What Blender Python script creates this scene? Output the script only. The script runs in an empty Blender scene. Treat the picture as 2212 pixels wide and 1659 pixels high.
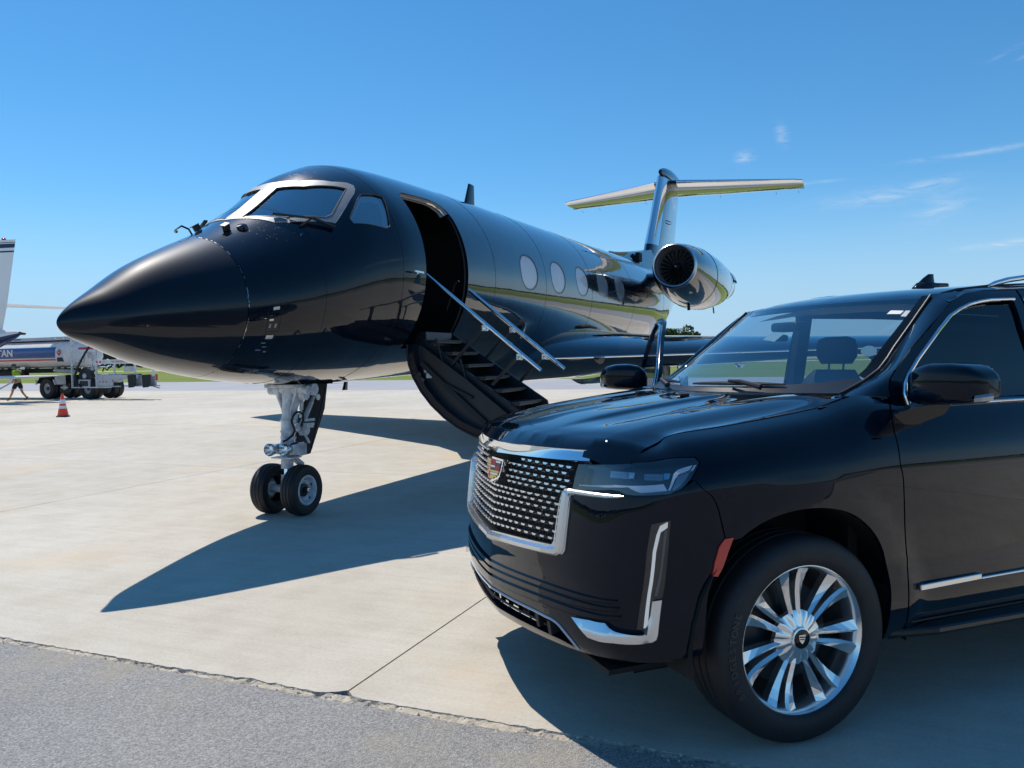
import bpy, bmesh, math, random
import numpy as np
from mathutils import Vector, Matrix, geometry
random.seed(7)
rng = np.random.default_rng(7)
R = math.radians
PI = math.pi
scene = bpy.context.scene
COL = scene.collection

# ---------------------------------------------------------------- camera
CAM_F, CAM_P, CAM_R, CAM_H = 1727.65, 0.0315, 0.0191, 1.5243
def cam_axes():
    cp, sp = math.cos(CAM_P), math.sin(CAM_P)
    fw = Vector((0, cp, -sp)); up = Vector((0, sp, cp)); rt = Vector((1, 0, 0))
    c, q = math.cos(CAM_R), math.sin(CAM_R)
    return rt * c - up * q, up * c + rt * q, fw
_r, _u, _f = cam_axes()
cam_d = bpy.data.cameras.new('camera')
cam_d.sensor_width = 36.0
cam_d.lens = CAM_F / 2212.0 * 36.0
cam_d.clip_start = 0.05
cam_d.clip_end = 6000
cam = bpy.data.objects.new('camera', cam_d)
COL.objects.link(cam)
cam.matrix_world = Matrix(((_r.x, _u.x, -_f.x, 0), (_r.y, _u.y, -_f.y, 0), (_r.z, _u.z, -_f.z, CAM_H), (0, 0, 0, 1)))
scene.camera = cam

# ---------------------------------------------------------------- sky, sun, exposure
SUN_AZ, SUN_EL = R(129.36), R(60.1)       # azimuth counted from +x towards +y
world = bpy.data.worlds.new('World')
scene.world = world
world.use_nodes = True
wn, wl = world.node_tree.nodes, world.node_tree.links
bg = wn['Background']
sky = wn.new('ShaderNodeTexSky')
sky.sky_type = 'NISHITA'
sky.sun_disc = False
sky.sun_elevation = SUN_EL
sky.sun_rotation = PI / 2 - SUN_AZ
sky.altitude = 0
sky.air_density = 1.0
sky.dust_density = 0.0
sky.ozone_density = 6.0
hsv = wn.new('ShaderNodeHueSaturation')
hsv.inputs['Hue'].default_value = 0.490
hsv.inputs['Saturation'].default_value = 1.19
hsv.inputs['Value'].default_value = 1.0
wl.new(sky.outputs[0], hsv.inputs['Color'])
tint = wn.new('ShaderNodeMix'); tint.data_type = 'RGBA'; tint.blend_type = 'MULTIPLY'; tint.inputs['Factor'].default_value = 1
tint.inputs['B'].default_value = (.90, .975, 1.03, 1)
wl.new(hsv.outputs[0], tint.inputs['A'])
bg.inputs['Strength'].default_value = 0.128

sun_d = bpy.data.lights.new('sun', 'SUN')
sun_d.energy = 4.45
sun_d.angle = R(0.53)
sun_d.color = (1.0, 0.93, 0.825)
sun = bpy.data.objects.new('sun', sun_d)
COL.objects.link(sun)
sdir = Vector((math.cos(SUN_EL) * math.cos(SUN_AZ), math.cos(SUN_EL) * math.sin(SUN_AZ), math.sin(SUN_EL)))
sun.rotation_euler = sdir.to_track_quat('Z', 'Y').to_euler()
sun.location = sdir * 60

vs = scene.view_settings
vs.view_transform = 'Standard'
vs.look = 'None'
vs.exposure = 0.0
vs.gamma = 1.0
vs.use_curve_mapping = False
scene.render.engine = 'CYCLES'
scene.render.resolution_x, scene.render.resolution_y = 1024, 768
scene.cycles.max_bounces = 10
scene.cycles.transparent_max_bounces = 16
scene.cycles.sample_clamp_indirect = 8

# thin high clouds, part of the sky: streaks of noise in a few places (azimuth, elevation in degrees)
def wmath(op, a, b=None, c=None):
    n = wn.new('ShaderNodeMath'); n.operation = op
    for i, v in enumerate((a, b, c)):
        if v is None: continue
        if isinstance(v, (int, float)): n.inputs[i].default_value = v
        else: wl.new(v, n.inputs[i])
    return n.outputs[0]
tc = wn.new('ShaderNodeTexCoord')
sx = wn.new('ShaderNodeSeparateXYZ'); wl.new(tc.outputs['Generated'], sx.inputs[0])
az = wmath('MULTIPLY', wmath('ARCTAN2', sx.outputs[0], sx.outputs[1]), 180 / PI)
el = wmath('MULTIPLY', wmath('ARCSINE', sx.outputs[2]), 180 / PI)
cmb = wn.new('ShaderNodeCombineXYZ')
wl.new(wmath('MULTIPLY', az, 0.55), cmb.inputs[0]); wl.new(wmath('MULTIPLY', el, 2.6), cmb.inputs[1])
nz = wn.new('ShaderNodeTexNoise'); nz.inputs['Scale'].default_value = 1.0; nz.inputs['Detail'].default_value = 8
nz.inputs['Roughness'].default_value = 0.62; nz.inputs['Distortion'].default_value = 0.6
wl.new(cmb.outputs[0], nz.inputs['Vector'])
nfac = wmath('MULTIPLY', wmath('SUBTRACT', nz.outputs['Fac'], 0.36), 3.4)
CLOUDS = [(24.5, 9.9, 3.0, .45, .34, .03), (27.5, 10.4, 1.8, .25, .4, .10), (18.8, 14.4, .35, .55, .5, -.4), (16.4, 13.2, .55, .32, .6, 0),
          (28.5, 11.9, 2.2, .14, .34, .02), (31.5, 12.0, 1.4, .15, .36, .04), (19.5, 11.2, 2.2, .09, .5, .0), (28.4, 8.9, 1.6, .7, .3, .3),
          (31.8, 6.4, 2.0, .18, .6, .05), (32.2, 17.5, .5, .1, .2, .2), (31.2, 17.1, .45, .09, .2, .25), (32.6, 16.9, .35, .1, .2, .3),
          (-70, 12, 9, .8, .6, .05), (80, 14, 8, .9, .6, .05), (140, 11, 10, .7, .6, .02), (-130, 15, 9, 1.0, .6, .05), (58, 8, 6, .5, .5, .05)]
tot = None
for (a0, e0, wa, we, amp, tilt) in CLOUDS:
    da = wmath('SUBTRACT', az, a0); de = wmath('SUBTRACT', wmath('SUBTRACT', el, e0), wmath('MULTIPLY', da, tilt))
    q = wmath('ADD', wmath('POWER', wmath('DIVIDE', da, wa), 2), wmath('POWER', wmath('DIVIDE', de, we), 2))
    g = wmath('MULTIPLY', wmath('EXPONENT', wmath('MULTIPLY', q, -1)), amp)
    tot = g if tot is None else wmath('ADD', tot, g)
mask = wmath('MULTIPLY', tot, nfac)
mask.node.use_clamp = True
mx = wn.new('ShaderNodeMix'); mx.data_type = 'RGBA'
hz = wn.new('ShaderNodeMapRange'); hz.interpolation_type = 'SMOOTHERSTEP'; hz.inputs['From Min'].default_value = 13; hz.inputs['From Max'].default_value = -1; hz.inputs['To Max'].default_value = .88
wl.new(el, hz.inputs['Value'])
mh = wn.new('ShaderNodeMix'); mh.data_type = 'RGBA'; wl.new(hz.outputs[0], mh.inputs['Factor']); wl.new(tint.outputs['Result'], mh.inputs['A']); mh.inputs['B'].default_value = (3.1, 4.75, 6.6, 1)
wl.new(mask, mx.inputs['Factor']); wl.new(mh.outputs['Result'], mx.inputs['A'])
mx.inputs['B'].default_value = (5.9, 6.4, 7.0, 1)
wl.new(mx.outputs['Result'], bg.inputs['Color'])

# ---------------------------------------------------------------- materials
MATS = {}
def new_mat(name):
    m = bpy.data.materials.new(name); m.use_nodes = True
    MATS[name] = m
    return m, m.node_tree.nodes, m.node_tree.links, m.node_tree.nodes['Principled BSDF']
def simple(name, col, rough=0.5, metal=0.0, coat=0.0, coat_rough=0.03, bump=0.0, bscale=40, var=0.0, vscale=6, spec=0.5, coords='Object'):
    m, n, l, b = new_mat(name)
    b.inputs['Base Color'].default_value = (*col, 1); b.inputs['Roughness'].default_value = rough
    b.inputs['Metallic'].default_value = metal; b.inputs['Coat Weight'].default_value = coat
    b.inputs['Coat Roughness'].default_value = coat_rough; b.inputs['Specular IOR Level'].default_value = spec
    if bump or var:
        t = n.new('ShaderNodeTexCoord')
    if var:
        z = n.new('ShaderNodeTexNoise'); z.inputs['Scale'].default_value = vscale; z.inputs['Detail'].default_value = 6
        l.new(t.outputs[coords], z.inputs['Vector'])
        r = n.new('ShaderNodeMapRange'); r.inputs['To Min'].default_value = 1 - var; r.inputs['To Max'].default_value = 1 + var
        r.inputs['From Min'].default_value = .3; r.inputs['From Max'].default_value = .7
        l.new(z.outputs['Fac'], r.inputs['Value'])
        mu = n.new('ShaderNodeMix'); mu.data_type = 'RGBA'; mu.blend_type = 'MULTIPLY'; mu.inputs['Factor'].default_value = 1
        mu.inputs['A'].default_value = (*col, 1); l.new(r.outputs[0], mu.inputs['B']); l.new(mu.outputs['Result'], b.inputs['Base Color'])
    if bump:
        z2 = n.new('ShaderNodeTexNoise'); z2.inputs['Scale'].default_value = bscale; z2.inputs['Detail'].default_value = 5
        l.new(t.outputs[coords], z2.inputs['Vector'])
        bp = n.new('ShaderNodeBump'); bp.inputs['Strength'].default_value = bump; bp.inputs['Distance'].default_value = 0.01
        l.new(z2.outputs['Fac'], bp.inputs['Height']); l.new(bp.outputs[0], b.inputs['Normal'])
    return m
def glass(name, tint, ior=1.5, rough=0.0, extra=0.0):
    # thin pane: fresnel mirror over tinted see-through
    m, n, l, b = new_mat(name)
    n.remove(b)
    tr = n.new('ShaderNodeBsdfTransparent'); tr.inputs[0].default_value = (*tint, 1)
    gl = n.new('ShaderNodeBsdfGlossy'); gl.inputs['Roughness'].default_value = rough; gl.inputs['Color'].default_value = (1, 1, 1, 1)
    # Schlick fresnel, the same from both sides of the pane
    f0 = ((ior - 1) / (ior + 1)) ** 2 * 1.8 + extra
    lw = n.new('ShaderNodeLayerWeight'); lw.inputs['Blend'].default_value = .5
    pw = n.new('ShaderNodeMath'); pw.operation = 'POWER'; pw.inputs[1].default_value = 5; l.new(lw.outputs['Facing'], pw.inputs[0])
    ad = n.new('ShaderNodeMath'); ad.operation = 'MULTIPLY_ADD'; ad.use_clamp = True; ad.inputs[1].default_value = 1 - f0; ad.inputs[2].default_value = f0
    l.new(pw.outputs[0], ad.inputs[0])
    mxs = n.new('ShaderNodeMixShader'); l.new(ad.outputs[0], mxs.inputs[0]); l.new(tr.outputs[0], mxs.inputs[1]); l.new(gl.outputs[0], mxs.inputs[2])
    l.new(mxs.outputs[0], n['Material Output'].inputs[0])
    return m
def paint(name, col, rough=0.3, wave=0.0, wscale=2.2, gloss=0.015, f0=.022, p=3.6, spec=.0, dust=.0):
    # deep paint under a clear lacquer: dark base + mirror layer with a fresnel curve
    m, n, l, b = new_mat(name)
    b.inputs['Base Color'].default_value = (*col, 1); b.inputs['Roughness'].default_value = rough; b.inputs['Specular IOR Level'].default_value = spec
    gl = n.new('ShaderNodeBsdfGlossy'); gl.inputs['Roughness'].default_value = gloss; gl.inputs['Color'].default_value = (1, 1, 1, 1)
    lw = n.new('ShaderNodeLayerWeight'); lw.inputs['Blend'].default_value = .5
    pw = n.new('ShaderNodeMath'); pw.operation = 'POWER'; pw.inputs[1].default_value = p; l.new(lw.outputs['Facing'], pw.inputs[0])
    ma = n.new('ShaderNodeMath'); ma.operation = 'MULTIPLY_ADD'; ma.use_clamp = True; ma.inputs[1].default_value = 1 - f0; ma.inputs[2].default_value = f0; l.new(pw.outputs[0], ma.inputs[0])
    ms = n.new('ShaderNodeMixShader'); l.new(ma.outputs[0], ms.inputs[0]); l.new(b.outputs[0], ms.inputs[1]); l.new(gl.outputs[0], ms.inputs[2]); l.new(ms.outputs[0], n['Material Output'].inputs[0])
    t = n.new('ShaderNodeTexCoord')
    if wave:
        z = n.new('ShaderNodeTexNoise'); z.inputs['Scale'].default_value = wscale; z.inputs['Detail'].default_value = 3.5
        l.new(t.outputs['Object'], z.inputs['Vector'])
        bp = n.new('ShaderNodeBump'); bp.inputs['Strength'].default_value = wave; bp.inputs['Distance'].default_value = 0.02
        l.new(z.outputs['Fac'], bp.inputs['Height'])
        for q in (b, gl, lw): l.new(bp.outputs[0], q.inputs['Normal'])
    if dust:
        d1 = n.new('ShaderNodeTexNoise'); d1.inputs['Scale'].default_value = 5; d1.inputs['Detail'].default_value = 8; d1.inputs['Roughness'].default_value = .75; l.new(t.outputs['Object'], d1.inputs['Vector'])
        r = n.new('ShaderNodeMapRange'); r.inputs['From Min'].default_value = .42; r.inputs['From Max'].default_value = .75; r.inputs['To Max'].default_value = dust; l.new(d1.outputs['Fac'], r.inputs['Value'])
        mc = n.new('ShaderNodeMix'); mc.data_type = 'RGBA'; mc.inputs['A'].default_value = (*col, 1); mc.inputs['B'].default_value = (.20, .19, .17, 1); l.new(r.outputs[0], mc.inputs['Factor']); l.new(mc.outputs['Result'], b.inputs['Base Color'])
    return m

M = MATS
paint('jet_black', (.0010, .0045, .0125), rough=.3, wave=.13, wscale=2.3, gloss=.012, f0=.028, p=3.4, spec=.03, dust=.010)
paint('wing_gloss', (.010, .016, .026), rough=.3, gloss=.02, f0=.09, p=2.4)
paint('radome_black', (.0015, .005, .013), rough=.42, gloss=.035, f0=.022, p=3.5, spec=.14, dust=.012)
paint('car_black', (.0010, .0046, .0125), rough=.3, gloss=.006, f0=.022, p=3.3, dust=.014)
paint('white_gloss', (.78, .79, .80), rough=.3, gloss=.05, f0=.03, p=4)
paint('navy_gloss', (.012, .03, .09), rough=.3, gloss=.03, f0=.03, p=4)
simple('trim_black', (.012, .013, .015), rough=.45)
simple('gloss_black', (.006, .007, .009), rough=.08)
simple('matte_black', (.006, .006, .007), rough=.8)
simple('rubber', (.014, .014, .016), rough=.62, bump=.12, bscale=60, var=.25, vscale=9)
simple('chrome', (.86, .87, .88), rough=.06, metal=1)
simple('satin_chrome', (.74, .75, .76), rough=.22, metal=1)
simple('bright_aluminium', (.90, .90, .90), rough=.12, metal=1)
simple('wheel_alloy', (.90, .90, .89), rough=.2, metal=.95)
simple('aluminium', (.62, .63, .65), rough=.3, metal=1, var=.12, vscale=5)
simple('silver_frame', (.25, .265, .29), rough=.5, metal=.4, var=.10, vscale=14)
simple('titanium', (.48, .48, .50), rough=.2, metal=1)
simple('gear_white', (.62, .64, .66), rough=.35, var=.28, vscale=14)
simple('fan_dark', (.34, .35, .38), rough=.42, metal=.6)
simple('stair_dark', (.013, .018, .025), rough=.38, var=.2, vscale=5)
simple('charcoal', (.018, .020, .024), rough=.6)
simple('interior_beige', (.34, .32, .29), rough=.7)
simple('leather_dark', (.020, .022, .026), rough=.5, bump=.1, bscale=90)
simple('dash_dark', (.016, .018, .022), rough=.55)
simple('red_lens', (.62, .035, .02), rough=.12, coat=1)
simple('orange_plastic', (.85, .075, .03), rough=.45)
simple('white_reflective', (.80, .80, .82), rough=.4)
simple('paper_white', (.80, .82, .80), rough=.6)
simple('paper_grey', (.55, .60, .60), rough=.6)
simple('truck_blue', (.012, .075, .26), rough=.3, coat=.5)
simple('truck_red', (.50, .03, .07), rough=.35)
simple('truck_white', (.72, .72, .71), rough=.35, var=.06, vscale=3)
simple('truck_steel', (.42, .44, .47), rough=.35, metal=.6, var=.15, vscale=4)
simple('frame_grey', (.50, .52, .55), rough=.45, var=.1, vscale=6)
simple('brass', (.55, .40, .16), rough=.3, metal=1)
simple('lime_cloth', (.48, .72, .03), rough=.85, var=.12, vscale=9)
simple('dark_cloth', (.018, .020, .028), rough=.9)
simple('skin', (.50, .26, .17), rough=.55)
simple('cap_grey', (.07, .08, .09), rough=.9)
simple('boot_brown', (.16, .09, .05), rough=.8)
simple('gold', (.75, .52, .16), rough=.3, metal=.6)
simple('emblem_red', (.45, .012, .02), rough=.25)
simple('emblem_dark', (.04, .05, .09), rough=.25)
simple('lens_grey', (.30, .33, .36), rough=.15, metal=.6)
simple('white_plastic', (.78, .80, .82), rough=.25)
simple('sticker_green', (.35, .75, .08), rough=.5)
simple('sticker_red', (.75, .05, .03), rough=.5)
simple('blind_white', (.52, .55, .60), rough=.55, var=.05, vscale=3, coat=.6)
simple('bark', (.10, .075, .05), rough=.9)
glass('windshield_glass', (.42, .57, .64), ior=1.52, extra=.15)
glass('tinted_glass', (.025, .05, .075), ior=1.52)
glass('clear_glass', (.93, .95, .96), ior=1.45)
glass('cockpit_glass', (.60, .78, .82), ior=1.6, extra=.36)
glass('lamp_cover', (.80, .86, .92), ior=1.5, extra=.04)
glass('smoked_cover', (.45, .50, .56), ior=1.5)

# ---------------------------------------------------------------- helpers
def tag(o, label=None, cat=None, group=None, kind=None):
    if label: o['label'] = label
    if cat: o['category'] = cat
    if group: o['group'] = group
    if kind: o['kind'] = kind
    return o
def thing(name, label, cat, loc=(0, 0, 0), rotz=0.0, group=None):
    o = bpy.data.objects.new(name, None); COL.objects.link(o)
    o.empty_display_size = .3
    o.location = loc; o.rotation_euler = (0, 0, rotz)
    return tag(o, label, cat, group)
def link_mesh(name, me, parent=None, loc=None, rot=None):
    o = bpy.data.objects.new(name, me); COL.objects.link(o)
    if parent is not None: o.parent = parent
    if loc is not None: o.location = loc
    if rot is not None: o.rotation_euler = rot
    return o
class MB:
    """collects shapes, builds ONE mesh object"""
    def __init__(s): s.v = []; s.f = []; s.m = []; s.mats = []; s.sm = []
    def mi(s, mat):
        if mat not in s.mats: s.mats.append(mat)
        return s.mats.index(mat)
    def add(s, vs_, fs, mat, smooth=False):
        o = len(s.v); s.v += [tuple(map(float, p)) for p in vs_]; k = s.mi(mat)
        for f in fs:
            s.f.append(tuple(o + i for i in f)); s.m.append(k); s.sm.append(smooth)
        return s
    def box(s, c, d, mat, rot=None):
        x, y, z = d[0] / 2, d[1] / 2, d[2] / 2
        p = [(-x, -y, -z), (x, -y, -z), (x, y, -z), (-x, y, -z), (-x, -y, z), (x, -y, z), (x, y, z), (-x, y, z)]
        m = Matrix.Identity(3) if rot is None else (rot if isinstance(rot, Matrix) else Matrix.Rotation(rot, 3, 'Z'))
        p = [tuple(m @ Vector(q) + Vector(c)) for q in p]
        return s.add(p, [(0, 3, 2, 1), (4, 5, 6, 7), (0, 1, 5, 4), (1, 2, 6, 5), (2, 3, 7, 6), (3, 0, 4, 7)], mat)
    def bar(s, a, b, w, h, mat, upv=(0, 0, 1)):
        a, b = Vector(a), Vector(b); d = (b - a); L = d.length; d.normalize()
        u = Vector(upv); sd = d.cross(u)
        if sd.length < 1e-4: sd = d.cross(Vector((1, 0, 0)))
        sd.normalize(); u = sd.cross(d)
        m = Matrix((d, sd, u)).transposed()
        return s.box((a + b) / 2, (L, w, h), mat, m)
    def tube(s, pts, r, mat, n=8, cap=True, closed=False):
        pts = [Vector(p) for p in pts]; rs = r if hasattr(r, '__len__') else [r] * len(pts)
        N = len(pts); vs_ = []; fs = []
        prev = None
        for i, p in enumerate(pts):
            if closed: t = pts[(i + 1) % N] - pts[i - 1]
            else: t = pts[min(i + 1, N - 1)] - pts[max(i - 1, 0)]
            t.normalize()
            if prev is None:
                a = Vector((0, 0, 1)) if abs(t.z) < .9 else Vector((1, 0, 0))
                u = t.cross(a).normalized()
            else:
                u = (prev - t * prev.dot(t)).normalized()
            prev = u; w = t.cross(u)
            for k in range(n):
                A = 2 * PI * k / n
                vs_.append(p + (u * math.cos(A) + w * math.sin(A)) * rs[i])
        for i in range(N if closed else N - 1):
            j = (i + 1) % N
            for k in range(n):
                fs.append((i * n + k, i * n + (k + 1) % n, j * n + (k + 1) % n, j * n + k))
        if cap and not closed:
            fs.append(tuple(range(n))[::-1]); fs.append(tuple(range((N - 1) * n, N * n)))
        return s.add(vs_, fs, mat, True)
    def lathe(s, prof, o, axis, mat, n=24, smooth=True, close=False, cap=True):
        """prof: list of (r, h) ; axis direction through o"""
        a = Vector(axis).normalized(); t = Vector((0, 0, 1)) if abs(a.z) < .9 else Vector((1, 0, 0))
        u = a.cross(t).normalized(); w = a.cross(u); o = Vector(o); vs_ = []; fs = []
        for (r, h) in prof:
            for k in range(n):
                A = 2 * PI * k / n
                vs_.append(o + a * h + (u * math.cos(A) + w * math.sin(A)) * r)
        P = len(prof)
        for i in range(P if close else P - 1):
            j = (i + 1) % P
            for k in range(n):
                fs.append((i * n + k, i * n + (k + 1) % n, j * n + (k + 1) % n, j * n + k))
        if not close and cap:
            if prof[0][0] > 1e-5: fs.append(tuple(range(n))[::-1])
            if prof[-1][0] > 1e-5: fs.append(tuple(range((P - 1) * n, P * n)))
        return s.add(vs_, fs, mat, smooth)
    def cyl(s, a, b, r, mat, n=16):
        a, b = Vector(a), Vector(b)
        return s.lathe([(r, 0), (r, (b - a).length)], a, b - a, mat, n)
    def prism(s, poly, a, b, mat):
        """poly: list of 3D points (planar), extruded by vector b - a"""
        d = Vector(b) - Vector(a); P = [Vector(p) for p in poly]; n = len(P)
        vs_ = P + [p + d for p in P]
        fs = [tuple(range(n))[::-1], tuple(range(n, 2 * n))] + [(i, (i + 1) % n, n + (i + 1) % n, n + i) for i in range(n)]
        return s.add(vs_, fs, mat)
    def loft(s, rings, mat, cap=True, closed=True, smooth=True):
        n = len(rings[0]); vs_ = [p for r in rings for p in r]; fs = []
        for i in range(len(rings) - 1):
            for k in range(n if closed else n - 1):
                fs.append((i * n + k, i * n + (k + 1) % n, (i + 1) * n + (k + 1) % n, (i + 1) * n + k))
        if cap and closed:
            fs.append(tuple(range(n))[::-1]); fs.append(tuple(range((len(rings) - 1) * n, len(rings) * n)))
        return s.add(vs_, fs, mat, smooth)
    def mesh(s, name, sharp=38):
        me = bpy.data.meshes.new(name)
        me.from_pydata(s.v, [], s.f)
        for m_ in s.mats: me.materials.append(M[m_])
        me.polygons.foreach_set('material_index', s.m)
        me.polygons.foreach_set('use_smooth', s.sm)
        bm = bmesh.new(); bm.from_mesh(me); bmesh.ops.recalc_face_normals(bm, faces=bm.faces); bm.to_mesh(me); bm.free()
        if any(s.sm): me.set_sharp_from_angle(angle=R(sharp))
        me.update()
        return me
    def build(s, name, parent=None, bevel=0.0, seg=2, **k):
        o = link_mesh(name, s.mesh(name), parent, **k)
        if bevel:
            b = o.modifiers.new('bevel', 'BEVEL'); b.width = bevel; b.segments = seg; b.limit_method = 'ANGLE'; b.angle_limit = R(40)
        return o
def children(o): return list(o.children)
def dup(root, loc=None, rotz=None, label=None, parent=None):
    c = root.copy(); COL.objects.link(c)
    if parent is not None: c.parent = parent
    if loc is not None: c.location = loc
    if rotz is not None: c.rotation_euler = (0, 0, rotz)
    if label: c['label'] = label
    for ch in children(root): dup(ch, parent=c)
    return c
def text_mesh(txt, size, mat, depth=0.002, shear=0.0, bold=0.0):
    cu = bpy.data.curves.new('text', 'FONT'); cu.body = txt; cu.size = size; cu.extrude = depth; cu.align_x = 'CENTER'; cu.align_y = 'CENTER'
    cu.shear = shear; cu.offset = bold; cu.resolution_u = 3
    o = bpy.data.objects.new('text', cu); COL.objects.link(o)
    dg = bpy.context.evaluated_depsgraph_get(); dg.update()
    me = bpy.data.meshes.new_from_object(o.evaluated_get(dg))
    bpy.data.objects.remove(o); bpy.data.curves.remove(cu)
    me.materials.clear(); me.materials.append(M[mat])
    return me

def inside(poly, P):
    """vectorised point in polygon"""
    poly = np.asarray(poly, float); P = np.asarray(P, float); x, y = P[:, 0], P[:, 1]
    c = np.zeros(len(P), bool); n = len(poly)
    for i in range(n):
        x1, y1 = poly[i]; x2, y2 = poly[(i + 1) % n]
        if y1 == y2: continue
        m = ((y1 > y) != (y2 > y)); c ^= m & (x < (x2 - x1) * (y - y1) / (y2 - y1) + x1)
    return c
def dist_poly(poly, P):
    poly = np.asarray(poly, float); d = np.full(len(P), 1e9)
    for i in range(len(poly)):
        a = poly[i]; b = poly[(i + 1) % len(poly)]; ab = b - a; L = (ab @ ab) + 1e-12
        t = np.clip(((P - a) @ ab) / L, 0, 1); q = a + t[:, None] * ab
        d = np.minimum(d, np.hypot(*(P - q).T))
    return d
def densify(poly, h):
    out = []; poly = [np.asarray(p, float) for p in poly]
    for i in range(len(poly)):
        a, b = poly[i], poly[(i + 1) % len(poly)]; k = max(1, int(math.ceil(np.hypot(*(b - a)) / h)))
        out += [a + (b - a) * j / k for j in range(k)]
    return np.array(out)
def smooth_poly(pts, it=2, keep=()):
    """Chaikin corner cutting on a closed polygon, corners listed in keep stay sharp"""
    pts = [np.asarray(p, float) for p in pts]; keep = set(keep); fl = [i in keep for i in range(len(pts))]
    for _ in range(it):
        o = []; f2 = []; n = len(pts)
        for i in range(n):
            a, b = pts[i], pts[(i + 1) % n]
            if fl[i]: o.append(a); f2.append(True)
            else: o.append(a * .75 + b * .25); f2.append(False)
            if not fl[(i + 1) % n]: o.append(a * .25 + b * .75); f2.append(False)
        pts, fl = o, f2
    return pts
def patch(name, F, poly, mat, parent=None, holes=(), su=1.0, sv=1.0, h=0.05, hb=None, off=0.0, lip=0.0, hole_lip=None, sign=1, mir=False, build=True, mats=None):
    """a piece of the surface F(u, v) cut to a polygon in (u, v): constrained triangulation, exact normals, rim turned inwards by lip"""
    S = np.array([su, sv]); hb = hb or h * .6
    P = densify(np.asarray(poly, float) * S, hb)
    Hs = [densify(np.asarray(q, float) * S, hb) for q in holes]
    loops = [P] + Hs
    V = []; E = []
    for L in loops:
        o = len(V); V += list(L); E += [(o + i, o + (i + 1) % len(L)) for i in range(len(L))]
    nb = len(V)
    lo, hi = P.min(0), P.max(0)
    gx = np.arange(lo[0] + h / 2, hi[0], h); gy = np.arange(lo[1] + h * .433, hi[1], h * .866)
    G = np.array([(x + (h / 2 if j % 2 else 0), y) for j, y in enumerate(gy) for x in gx]).reshape(-1, 2)
    if len(G):
        k = inside(P, G)
        for q in Hs: k &= ~inside(q, G)
        G = G[k]
        for L in loops:
            if len(G): G = G[dist_poly(L, G) > h * .45]
        V += list(G)
    r = geometry.delaunay_2d_cdt([Vector(p) for p in V], E, [], 0, 1e-6)
    vv = np.array([tuple(p) for p in r[0]]); tri = np.array([f for f in r[2] if len(f) == 3])
    cen = vv[tri].mean(1); k = inside(P, cen)
    for q in Hs: k &= ~inside(q, cen)
    tri = tri[k]
    # boundary loops in the output numbering
    used = {}
    for i, src in enumerate(r[3]):
        for s_ in src: used[s_] = i
    U = vv / S; e = 1e-4
    def ev(u, v): return np.asarray(F(u, v), float)
    X = ev(U[:, 0], U[:, 1])
    du = ev(U[:, 0] + e / su, U[:, 1]) - ev(U[:, 0] - e / su, U[:, 1]); dv = ev(U[:, 0], U[:, 1] + e / sv) - ev(U[:, 0], U[:, 1] - e / sv)
    N = np.cross(du, dv) * sign; N /= (np.linalg.norm(N, axis=1)[:, None] + 1e-12)
    X = X + N * off
    fn = np.cross(X[tri[:, 1]] - X[tri[:, 0]], X[tri[:, 2]] - X[tri[:, 0]])
    fl = (fn * N[tri[:, 0]]).sum(1) < 0
    tri[fl] = tri[fl][:, ::-1]
    verts = list(map(tuple, X)); nrm = list(map(tuple, N)); faces = [tuple(t) for t in tri]; mi = [0] * len(faces)
    o = 0
    for li, L in enumerate(loops):
        d = lip if li == 0 else (hole_lip if hole_lip is not None else lip)
        if d:
            idx = [used[o + i] for i in range(len(L)) if (o + i) in used]
            n = len(idx); b0 = len(verts)
            for i in idx:
                verts.append(tuple(X[i])); verts.append(tuple(X[i] - N[i] * d))
            for i in range(n):
                j = (i + 1) % n
                q = X[idx[j]] - X[idx[i]]; w = np.cross(q, N[idx[i]]); w /= (np.linalg.norm(w) + 1e-9)
                nrm_ = tuple(w)
                faces.append((b0 + 2 * i, b0 + 2 * i + 1, b0 + 2 * j + 1, b0 + 2 * j)); mi.append(len(mats) - 1 if mats else 0)
            for i in range(n):
                q = X[idx[(i + 1) % n]] - X[idx[i - 1]]; w = np.cross(q, N[idx[i]]); w /= (np.linalg.norm(w) + 1e-9)
                nrm.append(tuple(w)); nrm.append(tuple(w))
        o += len(L)
    if mir:
        verts = [(p[0], -p[1], p[2]) for p in verts]; nrm = [(p[0], -p[1], p[2]) for p in nrm]; faces = [f[::-1] for f in faces]
    me = bpy.data.meshes.new(name); me.from_pydata(verts, [], faces)
    for m_ in (mats or [mat]): me.materials.append(M[m_])
    me.polygons.foreach_set('material_index', mi)
    me.polygons.foreach_set('use_smooth', [True] * len(faces))
    me.update()
    me.normals_split_custom_set_from_vertices(nrm)
    if not build: return me
    return link_mesh(name, me, parent)
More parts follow.
